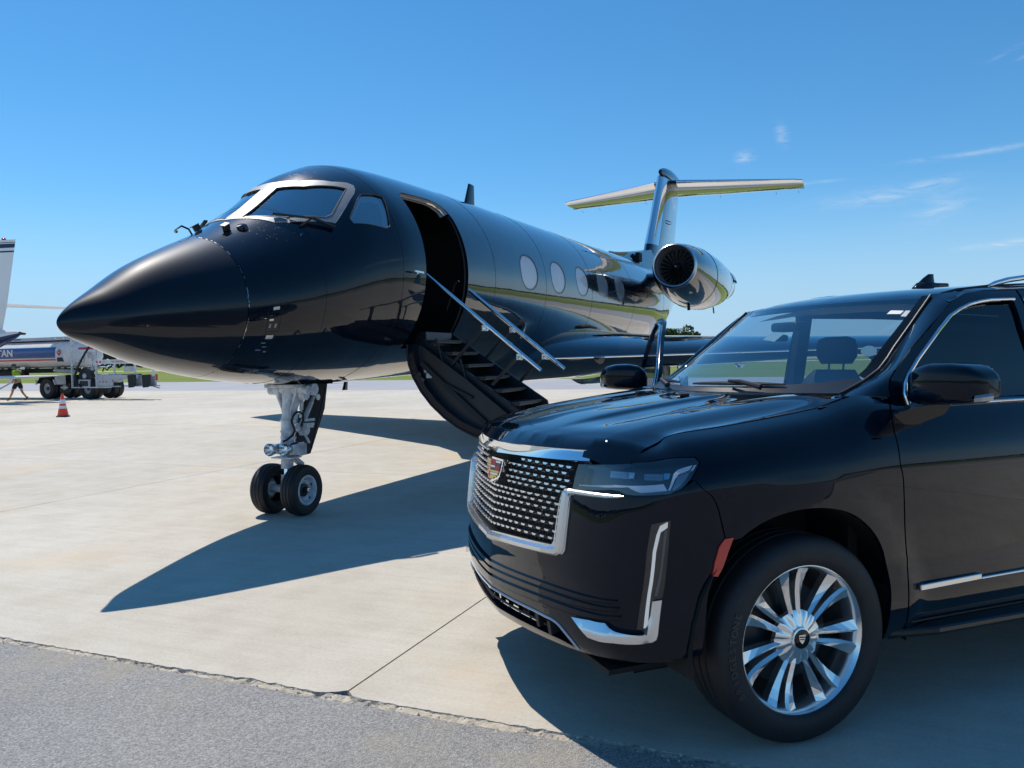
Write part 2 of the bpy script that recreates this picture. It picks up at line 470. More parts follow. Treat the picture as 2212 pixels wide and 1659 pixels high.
def cubic(xs, ys):
    """natural cubic spline, returns vectorised function"""
    xs = np.asarray(xs, float); ys = np.asarray(ys, float); n = len(xs); h = np.diff(xs)
    A = np.zeros((n, n)); b = np.zeros((n,) + ys.shape[1:]); A[0, 0] = A[-1, -1] = 1
    for i in range(1, n - 1):
        A[i, i - 1], A[i, i], A[i, i + 1] = h[i - 1], 2 * (h[i - 1] + h[i]), h[i]
        b[i] = 6 * ((ys[i + 1] - ys[i]) / h[i] - (ys[i] - ys[i - 1]) / h[i - 1])
    m = np.linalg.solve(A, b)
    def f(x):
        x = np.asarray(x, float); i = np.clip(np.searchsorted(xs, x) - 1, 0, n - 2)
        a = xs[i + 1] - x; c = x - xs[i]; H = h[i]
        if ys.ndim > 1: a = a[..., None]; c = c[..., None]; H = H[..., None]
        return m[i] * a ** 3 / (6 * H) + m[i + 1] * c ** 3 / (6 * H) + (ys[i] / H - m[i] * H / 6) * a + (ys[i + 1] / H - m[i + 1] * H / 6) * c
    return f
def pchip(xs, ys):
    xs = np.asarray(xs, float); ys = np.asarray(ys, float); h = np.diff(xs); d = np.diff(ys) / h
    m = np.zeros(len(xs)); m[0] = d[0]; m[-1] = d[-1]
    for i in range(1, len(xs) - 1):
        if d[i - 1] * d[i] > 0:
            w1 = 2 * h[i] + h[i - 1]; w2 = h[i] + 2 * h[i - 1]; m[i] = (w1 + w2) / (w1 / d[i - 1] + w2 / d[i])
    def f(x):
        x = np.asarray(x, float); i = np.clip(np.searchsorted(xs, x) - 1, 0, len(xs) - 2); t = (x - xs[i]) / h[i]
        return (2 * t ** 3 - 3 * t ** 2 + 1) * ys[i] + (t ** 3 - 2 * t ** 2 + t) * h[i] * m[i] + (-2 * t ** 3 + 3 * t ** 2) * ys[i + 1] + (t ** 3 - t ** 2) * h[i] * m[i + 1]
    return f
def sstep(a, b, x):
    t = np.clip((np.asarray(x, float) - a) / (b - a), 0, 1); return t * t * (3 - 2 * t)
# ---------------------------------------------------------------- setting: ground
GH = 0.3938
E1 = Vector((math.cos(GH), -math.sin(GH), 0)); E2 = Vector((math.sin(GH), math.cos(GH), 0))
def gpt(p, q, z=0): return tuple(E1 * p + E2 * q + Vector((0, 0, z)))
def ground_mat(name, build_fn):
    m, n, l, b = new_mat(name)
    t = n.new('ShaderNodeTexCoord'); build_fn(n, l, b, t)
    return m
def nd(n, l, typ, vec=None, **k):
    x = n.new(typ)
    for a, v in k.items():
        a = a.replace('_', ' ')
        if a in x.inputs: x.inputs[a].default_value = v
    if vec is not None: l.new(vec, x.inputs['Vector'])
    return x
def ramp(n, l, fac, stops):
    r = n.new('ShaderNodeValToRGB'); e = r.color_ramp.elements
    while len(e) < len(stops): e.new(.5)
    for i, (p, c) in enumerate(stops):
        e[i].position = p; e[i].color = (*c, 1) if len(c) == 3 else c
    l.new(fac, r.inputs[0]); return r
def mixc(n, l, a, b, fac, mode='MIX'):
    x = n.new('ShaderNodeMix'); x.data_type = 'RGBA'; x.blend_type = mode
    for s_, v in (('A', a), ('B', b), ('Factor', fac)):
        if isinstance(v, (int, float)): x.inputs[s_].default_value = v
        elif isinstance(v, tuple): x.inputs[s_].default_value = (*v, 1)
        else: l.new(v, x.inputs[s_])
    return x.outputs['Result']
def concrete_nodes(n, l, b, t):
    geo = n.new('ShaderNodeNewGeometry')
    mp = n.new('ShaderNodeMapping'); mp.vector_type = 'POINT'; mp.inputs['Rotation'].default_value = (0, 0, GH); l.new(geo.outputs['Position'], mp.inputs[0])
    P = mp.outputs[0]
    big = nd(n, l, 'ShaderNodeTexNoise', P, Scale=.35, Detail=4, Roughness=.55)
    mid = nd(n, l, 'ShaderNodeTexNoise', P, Scale=2.6, Detail=6, Roughness=.65)
    fine = nd(n, l, 'ShaderNodeTexNoise', P, Scale=55, Detail=6, Roughness=.75)
    st = n.new('ShaderNodeMapping'); st.inputs['Scale'].default_value = (.5, 9, 1); l.new(P, st.inputs[0])
    streak = nd(n, l, 'ShaderNodeTexNoise', st.outputs[0], Scale=1.6, Detail=7, Roughness=.72)
    st2 = n.new('ShaderNodeMapping'); st2.inputs['Scale'].default_value = (3, 160, 1); l.new(P, st2.inputs[0])
    broom = nd(n, l, 'ShaderNodeTexNoise', st2.outputs[0], Scale=1.0, Detail=3, Roughness=.6)
    oi = n.new('ShaderNodeObjectInfo')
    c0 = ramp(n, l, big.outputs['Fac'], [(.25, (.505, .462, .385)), (.5, (.565, .525, .455)), (.8, (.615, .580, .520))]).outputs[0]
    c1 = mixc(n, l, c0, ramp(n, l, streak.outputs['Fac'], [(.3, (.88, .875, .86)), (.55, (1, 1, 1)), (.75, (1.03, 1.025, 1.01))]).outputs[0], .7, 'MULTIPLY')
    c2 = mixc(n, l, c1, ramp(n, l, mid.outputs['Fac'], [(.3, (.86, .84, .80)), (.6, (1.02, 1.02, 1.02))]).outputs[0], .8, 'MULTIPLY')
    c3 = mixc(n, l, c2, ramp(n, l, fine.outputs['Fac'], [(.33, (.80, .79, .78)), (.5, (1, 1, 1)), (.7, (1.06, 1.06, 1.06))]).outputs[0], .75, 'MULTIPLY')
    # warm rust-brown patches
    rust = nd(n, l, 'ShaderNodeTexNoise', P, Scale=.75, Detail=3, Roughness=.5)
    rf = ramp(n, l, rust.outputs['Fac'], [(.58, (0, 0, 0)), (.76, (.6, .6, .6))]).outputs[0]
    c4 = mixc(n, l, c3, (.60, .48, .33), rf)
    ov = n.new('ShaderNodeMapRange'); ov.inputs['To Min'].default_value = .95; ov.inputs['To Max'].default_value = 1.04; l.new(oi.outputs['Random'], ov.inputs[0])
    c5 = mixc(n, l, c4, ov.outputs[0], 1.0, 'MULTIPLY')
    l.new(c5, b.inputs['Base Color']); b.inputs['Roughness'].default_value = .82; b.inputs['Specular IOR Level'].default_value = .3
    ad = n.new('ShaderNodeMath'); ad.operation = 'ADD'; l.new(fine.outputs['Fac'], ad.inputs[0]); l.new(broom.outputs['Fac'], ad.inputs[1])
    bp = n.new('ShaderNodeBump'); bp.inputs['Strength'].default_value = .35; bp.inputs['Distance'].default_value = .004
    l.new(ad.outputs[0], bp.inputs['Height']); l.new(bp.outputs[0], b.inputs['Normal'])
ground_mat('concrete', concrete_nodes)
def asphalt_nodes(n, l, b, t):
    geo = n.new('ShaderNodeNewGeometry'); P = geo.outputs['Position']
    vor = nd(n, l, 'ShaderNodeTexVoronoi', P, Scale=150)
    fine = nd(n, l, 'ShaderNodeTexNoise', P, Scale=95, Detail=7, Roughness=.8)
    big = nd(n, l, 'ShaderNodeTexNoise', P, Scale=.8, Detail=5, Roughness=.6)
    c0 = ramp(n, l, fine.outputs['Fac'], [(.36, (.15, .147, .142)), (.5, (.31, .302, .29)), (.63, (.50, .49, .475))]).outputs[0]
    c1 = mixc(n, l, c0, ramp(n, l, vor.outputs['Color'], [(.0, (.78, .78, .79)), (.8, (1.05, 1.05, 1.05)), (.965, (1.1, 1.1, 1.1)), (.985, (2.4, 2.4, 2.3))]).outputs[0], 1., 'MULTIPLY')
    c2 = mixc(n, l, c1, ramp(n, l, big.outputs['Fac'], [(.3, (.85, .85, .87)), (.7, (1.1, 1.1, 1.1))]).outputs[0], .8, 'MULTIPLY')
    # sandy dirt near the concrete edge (distance measured across the edge)
    dt = n.new('ShaderNodeVectorMath'); dt.operation = 'DOT_PRODUCT'; dt.inputs[1].default_value = tuple(E2); l.new(P, dt.inputs[0])
    mr = n.new('ShaderNodeMapRange'); mr.inputs['From Min'].default_value = 2.35; mr.inputs['From Max'].default_value = 3.0; l.new(dt.outputs['Value'], mr.inputs[0])
    dn = nd(n, l, 'ShaderNodeTexNoise', P, Scale=1.3, Detail=5, Roughness=.65)
    dm = n.new('ShaderNodeMath'); dm.operation = 'MULTIPLY'; l.new(mr.outputs[0], dm.inputs[0])
    l.new(ramp(n, l, dn.outputs['Fac'], [(.46, (0, 0, 0)), (.68, (.9, .9, .9))]).outputs[0], dm.inputs[1])
    c3 = mixc(n, l, c2, (.40, .345, .255), dm.outputs[0])
    l.new(c3, b.inputs['Base Color']); b.inputs['Roughness'].default_value = .8
    bp = n.new('ShaderNodeBump'); bp.inputs['Strength'].default_value = .8; bp.inputs['Distance'].default_value = .006
    ad = n.new('ShaderNodeMath'); ad.operation = 'ADD'; l.new(fine.outputs['Fac'], ad.inputs[0]); l.new(vor.outputs['Distance'], ad.inputs[1])
    l.new(ad.outputs[0], bp.inputs['Height']); l.new(bp.outputs[0], b.inputs['Normal'])
ground_mat('asphalt', asphalt_nodes)
def lane_nodes(n, l, b, t):
    geo = n.new('ShaderNodeNewGeometry'); P = geo.outputs['Position']
    a = nd(n, l, 'ShaderNodeTexNoise', P, Scale=.25, Detail=6, Roughness=.6)
    c = ramp(n, l, a.outputs['Fac'], [(.3, (.30, .305, .325)), (.7, (.37, .375, .395))])
    l.new(c.outputs[0], b.inputs['Base Color']); b.inputs['Roughness'].default_value = .8
ground_mat('lane_asphalt', lane_nodes)
def grass_nodes(n, l, b, t):
    geo = n.new('ShaderNodeNewGeometry'); P = geo.outputs['Position']
    a = nd(n, l, 'ShaderNodeTexNoise', P, Scale=.06, Detail=6, Roughness=.6)
    f = nd(n, l, 'ShaderNodeTexNoise', P, Scale=3.0, Detail=6, Roughness=.8)
    c = ramp(n, l, a.outputs['Fac'], [(.3, (.135, .195, .035)), (.5, (.175, .225, .048)), (.75, (.225, .245, .07))]).outputs[0]
    c = mixc(n, l, c, ramp(n, l, f.outputs['Fac'], [(.3, (.6, .64, .5)), (.5, (1, 1, 1)), (.75, (1.25, 1.2, 1.1))]).outputs[0], .9, 'MULTIPLY')
    l.new(c, b.inputs['Base Color']); b.inputs['Roughness'].default_value = .9; b.inputs['Specular IOR Level'].default_value = .1
    bp = n.new('ShaderNodeBump'); bp.inputs['Strength'].default_value = .6; bp.inputs['Distance'].default_value = .05
    l.new(f.outputs['Fac'], bp.inputs['Height']); l.new(bp.outputs[0], b.inputs['Normal'])
ground_mat('grass', grass_nodes)
simple('joint_seal', (.05, .048, .045), rough=.9)
simple('joint_sand', (.46, .41, .33), rough=.95, bump=.8, bscale=55, var=.3, vscale=18)
simple('crumbled_edge', (.33, .305, .265), rough=.95, bump=1.0, bscale=70, var=.5, vscale=40)

def quad_sheet(name, p0, p1, q0, q1, z, mat):
    me = bpy.data.meshes.new(name)
    me.from_pydata([gpt(p0, q0, z), gpt(p1, q0, z), gpt(p1, q1, z), gpt(p0, q1, z)], [], [(0, 1, 2, 3)])
    me.materials.append(M[mat]); o = link_mesh(name, me); tag(o, kind='structure'); return o
QE = 3.02                                # edge of the concrete
# base soil under everything, far grass
quad_sheet('ground', -3000, 3000, -3000, 3500, -0.30, 'grass')
quad_sheet('grass_field', -900, 900, 55.6, 1200, -0.02, 'grass')
quad_sheet('grass_field', 52.0, 900, -300, 55.6, -0.024, 'grass')
quad_sheet('taxiway', -900, 900, 36.55, 55.6, -0.012, 'lane_asphalt')
quad_sheet('runway', -900, 900, 168, 186, -0.012, 'concrete')
quad_sheet('taxiway_stub', 20, 52, -60, 36.55, -0.016, 'lane_asphalt')
# asphalt in the foreground with a broken edge along the concrete
def noise1(x, seed, oct_=((1.1, .5), (3.7, .3), (11, .2), (31, .12))):
    r = np.random.default_rng(seed); v = np.zeros_like(x)
    for f, a in oct_:
        ph = r.uniform(0, 6.28, 3); v += a * (np.sin(x * f + ph[0]) + .6 * np.sin(x * f * 1.73 + ph[1]) + .4 * np.sin(x * f * 2.61 + ph[2])) / 2
    return v
ps = np.concatenate([np.arange(-60, -9, .8), np.arange(-9, 5, .012), np.arange(5, 20.01, .8)])
me_q = QE - .040 + .016 * noise1(ps, 3) - .02 * np.clip(noise1(ps, 11, ((6, .6), (19, .5), (47, .4))) - .35, 0, 1)
vs_ = [gpt(p, q, -.004) for p, q in zip(ps, me_q)] + [gpt(p, q, -.04) for p, q in zip(ps, me_q)] + [gpt(p, -60, -.004) for p in ps]
n_ = len(ps)
fs_ = [(i, 2 * n_ + i, 2 * n_ + i + 1, i + 1) for i in range(n_ - 1)] + [(i, i + 1, n_ + i + 1, n_ + i) for i in range(n_ - 1)]
me = bpy.data.meshes.new('asphalt_road'); me.from_pydata(vs_, [], fs_); me.materials.append(M['asphalt'])
tag(link_mesh('asphalt_road', me), kind='structure')
# sand and crumbs washed into the gap, a rough strip
pp = np.arange(-9, 5, .012); tt = np.linspace(0, 1, 9)
V_ = []; F_ = []
cr1 = noise1(pp, 21, ((2.3, .5), (9, .4), (29, .4))); cr2 = noise1(pp, 31, ((5, .5), (17, .5), (61, .4)))
for i, p in enumerate(pp):
    for j, t_ in enumerate(tt):
        q = QE - .085 + t_ * .105
        z = -.007 + .006 * cr1[i] - .022 * max(0, cr2[i] - .22) * (1 if 2 <= j <= 7 else .3) + rng.uniform(-.0025, .0025) + (.003 if j in (0, 8) else 0)
        z = min(z, -.0045 + rng.uniform(-.001, .001))
        V_.append(gpt(p, q, z))
for i in range(len(pp) - 1):
    for j in range(8):
        F_.append((i * 9 + j, i * 9 + j + 1, (i + 1) * 9 + j + 1, (i + 1) * 9 + j))
me = bpy.data.meshes.new('joint_fill'); me.from_pydata(V_, [], F_); me.materials.append(M['joint_sand']); me.materials.append(M['crumbled_edge'])
mi_ = []
for i in range(len(pp) - 1):
    for j in range(8):
        mi_.append(1 if (cr2[i] + .3 * cr1[i] > .28 and 3 <= j <= 7) or (j == 7 and cr2[i] > .0) else 0)
me.polygons.foreach_set('material_index', mi_)
tag(link_mesh('joint_fill', me), kind='structure')
# loose crumbs of broken concrete lying in the joint
mb = MB()
for i in range(420):
    p = rng.uniform(-8.5, 2.5); q = QE - .03 + rng.normal(0, .018) - (.05 if rng.random() < .15 else 0); r_ = rng.uniform(.002, .008) * (1.6 if rng.random() < .12 else 1)
    c = Vector(gpt(p, q, -.008 + r_ * .3)); a = rng.uniform(0, 6)
    mb.add([c + Vector((math.cos(a + k * 2.1) * r_ * rng.uniform(.7, 1.3), math.sin(a + k * 2.1) * r_ * rng.uniform(.7, 1.3), 0)) for k in range(3)] + [c + Vector((0, 0, r_ * .9))], [(0, 1, 3), (1, 2, 3), (2, 0, 3)], 'concrete' if rng.random() < .8 else 'crumbled_edge')
tag(mb.build('concrete_crumbs'), kind='stuff')

# concrete apron: every slab a piece, joints are real gaps over a dark bed
apron = bpy.data.objects.new('concrete_apron', None); COL.objects.link(apron); tag(apron, kind='structure')
SP, SQ, GAP = 6.17, 6.25, .011
bed = MB().add([gpt(-75, QE + .03, -.028), gpt(40, QE + .03, -.028), gpt(40, 36.5, -.028), gpt(-75, 36.5, -.028)], [(0, 1, 2, 3)], 'joint_seal').build('joint_bed', apron)
def slab_mesh(w, d, b=.006, T=.05):
    x0, x1, y0, y1 = GAP / 2, w - GAP / 2, GAP / 2, d - GAP / 2
    v = []
    for z, i in ((-T, 0), (-b, 0), (0, b)):
        v += [(x0 + i, y0 + i, z), (x1 - i, y0 + i, z), (x1 - i, y1 - i, z), (x0 + i, y1 - i, z)]
    f = [(8, 9, 10, 11)] + [(4 * k + i, 4 * k + (i + 1) % 4, 4 * k + 4 + (i + 1) % 4, 4 * k + 4 + i) for k in (0, 1) for i in range(4)]
    me = bpy.data.meshes.new('slab'); me.from_pydata(v, [], f); me.materials.append(M['concrete']); return me
full = slab_mesh(SP, SQ); last = slab_mesh(SP, 36.5 - QE - 5 * SQ)
for jq in range(6):
    for ip in range(-11, 6):
        if jq == 0:
            continue
        p = -2.13 + SP * ip; q = QE + SQ * jq
        if p > 34: continue
        o = link_mesh('slab', last if jq == 5 else full, apron, gpt(p, q, float(rng.uniform(-.0015, .0015))), (0, 0, -GH))
# first row: front edge broken and chipped
for ip in range(-8, 5):
    p0 = -2.13 + SP * ip; near = -9.5 < p0 < 5
    xs = np.arange(GAP / 2, SP - GAP / 2 + 1e-6, .012 if near else .5); xs[-1] = SP - GAP / 2
    ed = .010 * noise1(xs + p0, 5, ((2.1, .5), (7, .4), (23, .4), (70, .35))) + .020 * np.clip(noise1(xs + p0, 9, ((4, .7), (13, .5), (37, .5))) - .25, 0, 1)
    if abs(p0 + 2.13) < .01: ed += .045 * np.exp(-((xs) / .05) ** 2)
    if abs(p0 + SP + 2.13) < .01: ed += .05 * np.exp(-((xs - SP) / .07) ** 2)
    n_ = len(xs); cr2_ = noise1(xs + p0, 61, ((13, .5), (41, .4), (97, .3)))
    V_ = [(x, e, -.05) for x, e in zip(xs, ed)] + [(x, e + .001, -.012 + .003 * float(cr2_[i])) for i, (x, e) in enumerate(zip(xs, ed))] + [(x, e + .007 + .005 * float(cr2_[i]), 0) for i, (x, e) in enumerate(zip(xs, ed))]
    V_ += [(x, .25, 0) for x in xs] + [(SP - GAP / 2, SQ - GAP / 2, 0), (GAP / 2, SQ - GAP / 2, 0), (SP - GAP / 2, SQ - GAP / 2, -.05), (GAP / 2, SQ - GAP / 2, -.05)]
    F_ = []
    for k in range(3):
        F_ += [(k * n_ + i, k * n_ + i + 1, (k + 1) * n_ + i + 1, (k + 1) * n_ + i) for i in range(n_ - 1)]
    a = 4 * n_
    F_ += [tuple(range(3 * n_, 4 * n_)) + (a, a + 1), (n_ - 1, 2 * n_ - 1, 3 * n_ - 1, 4 * n_ - 1, a, a + 2), (0, a + 3, a + 1, 3 * n_, 2 * n_, n_), (a + 1, a, a + 2, a + 3)]
    me = bpy.data.meshes.new('slab'); me.from_pydata(V_, [], F_); me.materials.append(M['concrete']); me.materials.append(M['crumbled_edge'])
    me.polygons.foreach_set('material_index', [1 if i < 2 * (n_ - 1) else 0 for i in range(len(F_))])
    link_mesh('slab', me, apron, gpt(p0, QE, 0), (0, 0, -GH))
# ---------------------------------------------------------------- black jet: master surface
# jet frame: x = aft from the nose gear, y = left (towards the stairs), z up
JP = (-2.338, 7.940); JB = 0.3947
J_S0 = -2.38; J_END = 21.3
_st = np.array([0, .02, .08, .3, .7, 1.1, 1.5, 1.9, 2.3, 2.7, 3.2, 3.8, 4.6, 6.0, 9.0, 14.0, 16.5, 18.5, 20.5, 22.2, 23.3, 23.68])
_zt = np.array([1.845, 1.893, 1.953, 2.098, 2.35, 2.539, 2.714, 2.935, 3.20, 3.47, 3.64, 3.675, 3.69, 3.70, 3.70, 3.70, 3.70, 3.69, 3.66, 3.60, 3.50, 3.34])
_zb = np.array([1.845, 1.80, 1.755, 1.673, 1.540, 1.452, 1.388, 1.345, 1.318, 1.305, 1.302, 1.302, 1.302, 1.302, 1.302, 1.34, 1.60, 2.05, 2.60, 3.02, 3.22, 3.32])
_w = np.array([0, .022, .060, .215, .385, .545, .695, .835, .955, 1.055, 1.150, 1.185, 1.195, 1.195, 1.195, 1.19, 1.05, .82, .52, .27, .12, .01])
_q = np.sqrt(_st)
_fzt, _fzb, _fw = pchip(_q, _zt), pchip(_q, _zb), pchip(_q, _w)
J_SLOPE = .021
def jet_t(s): return np.sqrt(np.maximum(np.asarray(s, float) - J_S0, 0))
def FUS(t, th):
    """t = sqrt(distance from nose tip), th = angle, 0 left side, pi/2 crown"""
    t = np.maximum(np.asarray(t, float), 0); th = np.asarray(th, float)
    zt, zb, w = _fzt(t), _fzb(t), _fw(t); zc = (zt + zb) / 2; hh = (zt - zb) / 2
    s = t * t + J_S0
    return np.stack([s, w * np.cos(th), zc + hh * np.sin(th) + J_SLOPE * np.maximum(s - .8, 0)], -1)
def jet_world(P):
    P = np.asarray(P, float); s, c = math.sin(JB), math.cos(JB)
    return np.stack([JP[0] + P[..., 0] * s + P[..., 1] * c, JP[1] + P[..., 0] * c - P[..., 1] * s, P[..., 2]], -1)
# ---------------------------------------------------------------- black jet: parts
jet = thing('business_jet', 'glossy black twin engine business jet with its airstair door folded down', 'jet', (JP[0], JP[1], 0), PI / 2 - JB)
def FJ(t, th):
    P = FUS(t, th); P[..., 1] *= -1; return P
def FJs(s, th): return FJ(jet_t(s), th)
def jp(s, y, z): return (s, -y, z)            # aft, left, up -> local
T_SEAM = 1.1365; T_END = math.sqrt(J_END - J_S0)
# openings, polygons in (t, angle)
def tp(pts): return [(float(jet_t(s)), th) for s, th in pts]
DOOR_S0, DOOR_S1 = 1.005, 1.965
door_poly = [(DOOR_S0, -.78), (DOOR_S1 - .08, -.78), (DOOR_S1, -.70), (DOOR_S1, .58), (DOOR_S1 - .035, .69), (DOOR_S1 - .14, .765), (DOOR_S1 - .30, .79), (DOOR_S0 + .13, .795), (DOOR_S0 + .03, .775), (DOOR_S0, .70)]
door_tp = tp(door_poly)
pane_l = [(1.3376, 1.39), (1.5340, 1.4745), (1.5611, 1.2154), (1.605, 1.04), (1.6444, .8985), (1.625, .868), (1.535, .735), (1.510, .745), (1.40, 1.03)]
def mirr(poly): return [(t, PI - th) for t, th in poly][::-1]
pane_r = [(1.322, 1.588), (1.537, 1.6685), (1.5611, PI - 1.2154), (1.605, PI - 1.04), (1.6444, PI - .8985), (1.625, PI - .868), (1.535, PI - .735), (1.510, PI - .745), (1.40, PI - 1.03)]
side_l = [(1.578, .60), (1.66, .765), (1.675, .785), (1.715, .752), (1.745, .70), (1.735, .60), (1.708, .395), (1.69, .385), (1.582, .535)]
side_r = mirr(side_l)
wins = [(3.938, .128), (5.155, .134), (6.37, .146), (7.59, .158), (8.80, .168)]
def oval(s, th, a=.318, b=.197, n=28, pw=2.25):
    o = []
    for k in range(n):
        A = 2 * PI * k / n; c, q = math.cos(A), math.sin(A)
        o.append((float(jet_t(s + a * math.copysign(abs(c) ** (2 / pw), c))), th + b * math.copysign(abs(q) ** (2 / pw), q)))
    return o
win_l = [oval(s, th, .335, .213) for s, th in wins]; win_r = [mirr(w_) for w_ in win_l]
SU, SV = 4.6, 1.2
RING = [(T_SEAM, -PI / 2), (T_END, -PI / 2), (T_END, 1.5 * PI), (T_SEAM, 1.5 * PI)]
fus = patch('fuselage', FJ, RING, 'jet_black', jet, holes=[door_tp, pane_l, pane_r, side_l, side_r] + win_l + win_r, su=SU, sv=SV, h=.115, hb=.032, hole_lip=.022)
radome = patch('nose_cone', FJ, [(.004, -PI / 2), (T_SEAM - .0022, -PI / 2), (T_SEAM - .0022, 1.5 * PI), (.004, 1.5 * PI)], 'radome_black', jet, su=2.2, sv=.8, h=.06, hb=.03)
# paint worn to metal along the nose cone seam
mb = MB(); r_ = np.random.default_rng(4)
for k in range(90):
    th = r_.uniform(-1.4, 1.75); w_ = r_.uniform(.006, .05); tt_ = T_SEAM + r_.uniform(-.0010, .0016)
    P = FJ(np.array([tt_, tt_ + .0011, tt_ + .0011, tt_]), np.array([th, th, th + w_, th + w_])); nr = P.mean(0) - np.array([P[0, 0] + .35, 0, 2.1]); nr /= np.linalg.norm(nr)
    if r_.random() < .75: mb.add(P + nr * .002, [(0, 1, 2, 3)], 'aluminium')
for k in range(60):   # chips above and below the windscreen
    tt_, th = (r_.normal(1.33, .035), r_.normal(.95, .12)) if k < 34 else (r_.normal(1.62, .02), r_.normal(1.4, .16))
    a, b_ = r_.uniform(.0008, .0028), r_.uniform(.002, .008)
    P = FJ(np.array([tt_, tt_ + a, tt_ + a * 1.2, tt_]), np.array([th, th + b_ * .2, th + b_, th + b_ * .8])); nr = P.mean(0) - np.array([P[0, 0] + .3, 0, 2.2]); nr /= np.linalg.norm(nr)
    mb.add(P + nr * .0025, [(0, 1, 2, 3)], 'silver_frame')
tag(mb.build('paint_chip', jet), kind='stuff')

# windscreen: silver frame proud of the skin, panes recessed
fr_l = [(1.315, PI / 2), (1.3306, 1.364), (1.3696, 1.0026), (1.4546, .8009), (1.515, .668), (1.5246, .6375), (1.535, .645), (1.5969, .7274), (1.6536, .8143), (1.672, .862), (1.680, .91), (1.6701, .9702), (1.6319, 1.0549), (1.5796, 1.3228), (1.572, PI / 2)]
fr = fr_l + [(t, PI - th) for t, th in fr_l[1:-1][::-1]]
patch('windscreen_frame', FJ, fr, 'silver_frame', jet, holes=[pane_l, pane_r], su=SU, sv=SV, h=.06, hb=.02, off=.005, lip=.012, hole_lip=.018)
def inset(poly, k):
    c = np.mean(np.array(poly), 0); return [tuple(c + (np.array(p) - c) * k) for p in poly]
for pl in (pane_l, pane_r):
    o = patch('windscreen', FJ, pl, 'cockpit_glass', jet, su=SU, sv=SV, h=.06, hb=.03, off=-.010)
    # thin black seal round the glass
    P = FJ(*np.array(densify(np.array(pl) * [SU, SV], .03) / [SU, SV]).T)
    MB().tube(P, .009, 'trim_black', 6, closed=True).build('seal', o)
for pl in (side_l, side_r):
    o = patch('side_window', FJ, pl, 'cockpit_glass', jet, su=SU, sv=SV, h=.06, hb=.03, off=-.012)
    inn = inset(pl, .80); lo_ = pl[0][0] < 2 and np.mean([p[1] for p in pl]) < PI / 2
    inner = [((t - .012 if True else t), th + (-.03 if lo_ else .03)) for t, th in inn]
    patch('inner_frame', FJ, inset(pl, .97), 'silver_frame', o, holes=[inner], su=SU, sv=SV, h=.05, hb=.02, off=-.035)
    P = FJ(*np.array(densify(np.array(pl) * [SU, SV], .03) / [SU, SV]).T)
    MB().tube(P, .006, 'trim_black', 6, closed=True).build('seal', o)
# rivets round the windscreen frame
mb = MB(); pts = densify(np.array(inset(fr_l[2:13], .965)) * [SU, SV], .034)[:38] / [SU, SV]
for t, th in pts:
    P = FJ(np.array([t]), np.array([th]))[0]; c = Vector((P[0] + .2, 0, 2.4)); nr = (Vector(P) - c).normalized()
    mb.lathe([(.0075, 0), (.006, .0035), (0, .005)], Vector(P) + nr * .0045, nr, 'chrome', 6)
tag(mb.build('rivet', jet), kind='stuff')
simple('window_dim', (.16, .19, .22), rough=.35, coat=1.0)
# cabin windows with drawn blinds
for wl_, src in ((win_l, 0), (win_r, 1)):
    for k, (s, th) in enumerate(wins):
        pl = oval(s, th, .322, .203); rg = oval(s, th, .335, .213); hl = oval(s, th, .310, .193)
        if src: pl, rg, hl = mirr(pl), mirr(rg), mirr(hl)
        o = patch('cabin_window', FJ, pl, 'blind_white' if k < 3 else 'window_dim', jet, su=SU, sv=SV, h=.07, hb=.025, off=-.007)
        patch('window_rim', FJ, rg, 'gloss_black' if k < 3 else 'lens_grey', o, holes=[hl], su=SU, sv=SV, h=.05, hb=.025, off=.001, lip=.02)
# vestibule seen through the door: walls follow the round section
mb = MB(); sec = np.linspace(-.80, PI + .80, 25)
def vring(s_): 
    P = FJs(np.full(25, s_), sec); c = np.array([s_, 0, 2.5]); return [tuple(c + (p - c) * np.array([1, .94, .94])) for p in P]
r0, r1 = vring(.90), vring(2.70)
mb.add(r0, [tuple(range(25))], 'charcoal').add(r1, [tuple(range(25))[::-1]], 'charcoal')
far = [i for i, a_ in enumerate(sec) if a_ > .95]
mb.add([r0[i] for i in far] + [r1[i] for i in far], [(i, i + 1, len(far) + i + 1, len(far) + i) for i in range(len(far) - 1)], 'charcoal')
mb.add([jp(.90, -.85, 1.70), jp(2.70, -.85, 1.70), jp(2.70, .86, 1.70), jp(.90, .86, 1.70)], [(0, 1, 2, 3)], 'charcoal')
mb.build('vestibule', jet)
MB().box(jp(1.55, -.30, 2.55), (.45, .05, .42), 'frame_grey').build('galley_panel', jet)
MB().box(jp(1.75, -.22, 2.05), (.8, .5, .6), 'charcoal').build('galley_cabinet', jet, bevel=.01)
# door surround: pale trim along the head of the opening, black jambs
hd = [(1.04, .772), (1.20, .775), (1.45, .772), (1.66, .768), (1.80, .752), (1.90, .685), (1.915, .62)]
P1 = FJs(np.array([p[0] for p in hd]), np.array([p[1] + .006 for p in hd])); P2 = P1 * np.array([1, .90, 1]) + np.array([0, 0, -.035])
mb = MB(); n_ = len(hd); mb.add(list(P1) + list(P2), [(i, i + 1, n_ + i + 1, n_ + i) for i in range(n_ - 1)], 'interior_beige')
mb.tube([tuple(p) for p in P1 * .5 + P2 * .5], .014, 'satin_chrome', 6)
mb.build('door_head_trim', jet)
js = np.linspace(-.76, .60, 18)
mb = MB()
for s0 in (DOOR_S0 + .012, DOOR_S1 - .012):
    P1 = FJs(np.full(18, s0), js); P2 = P1 * np.array([1, .91, 1])
    mb.add(list(P1) + list(P2), [(i, i + 1, 18 + i + 1, 18 + i) for i in range(17)], 'gloss_black', True)
mb.build('door_jamb', jet)
P1 = FJs(np.full(18, DOOR_S1 - .02), js) * np.array([1, .97, 1])
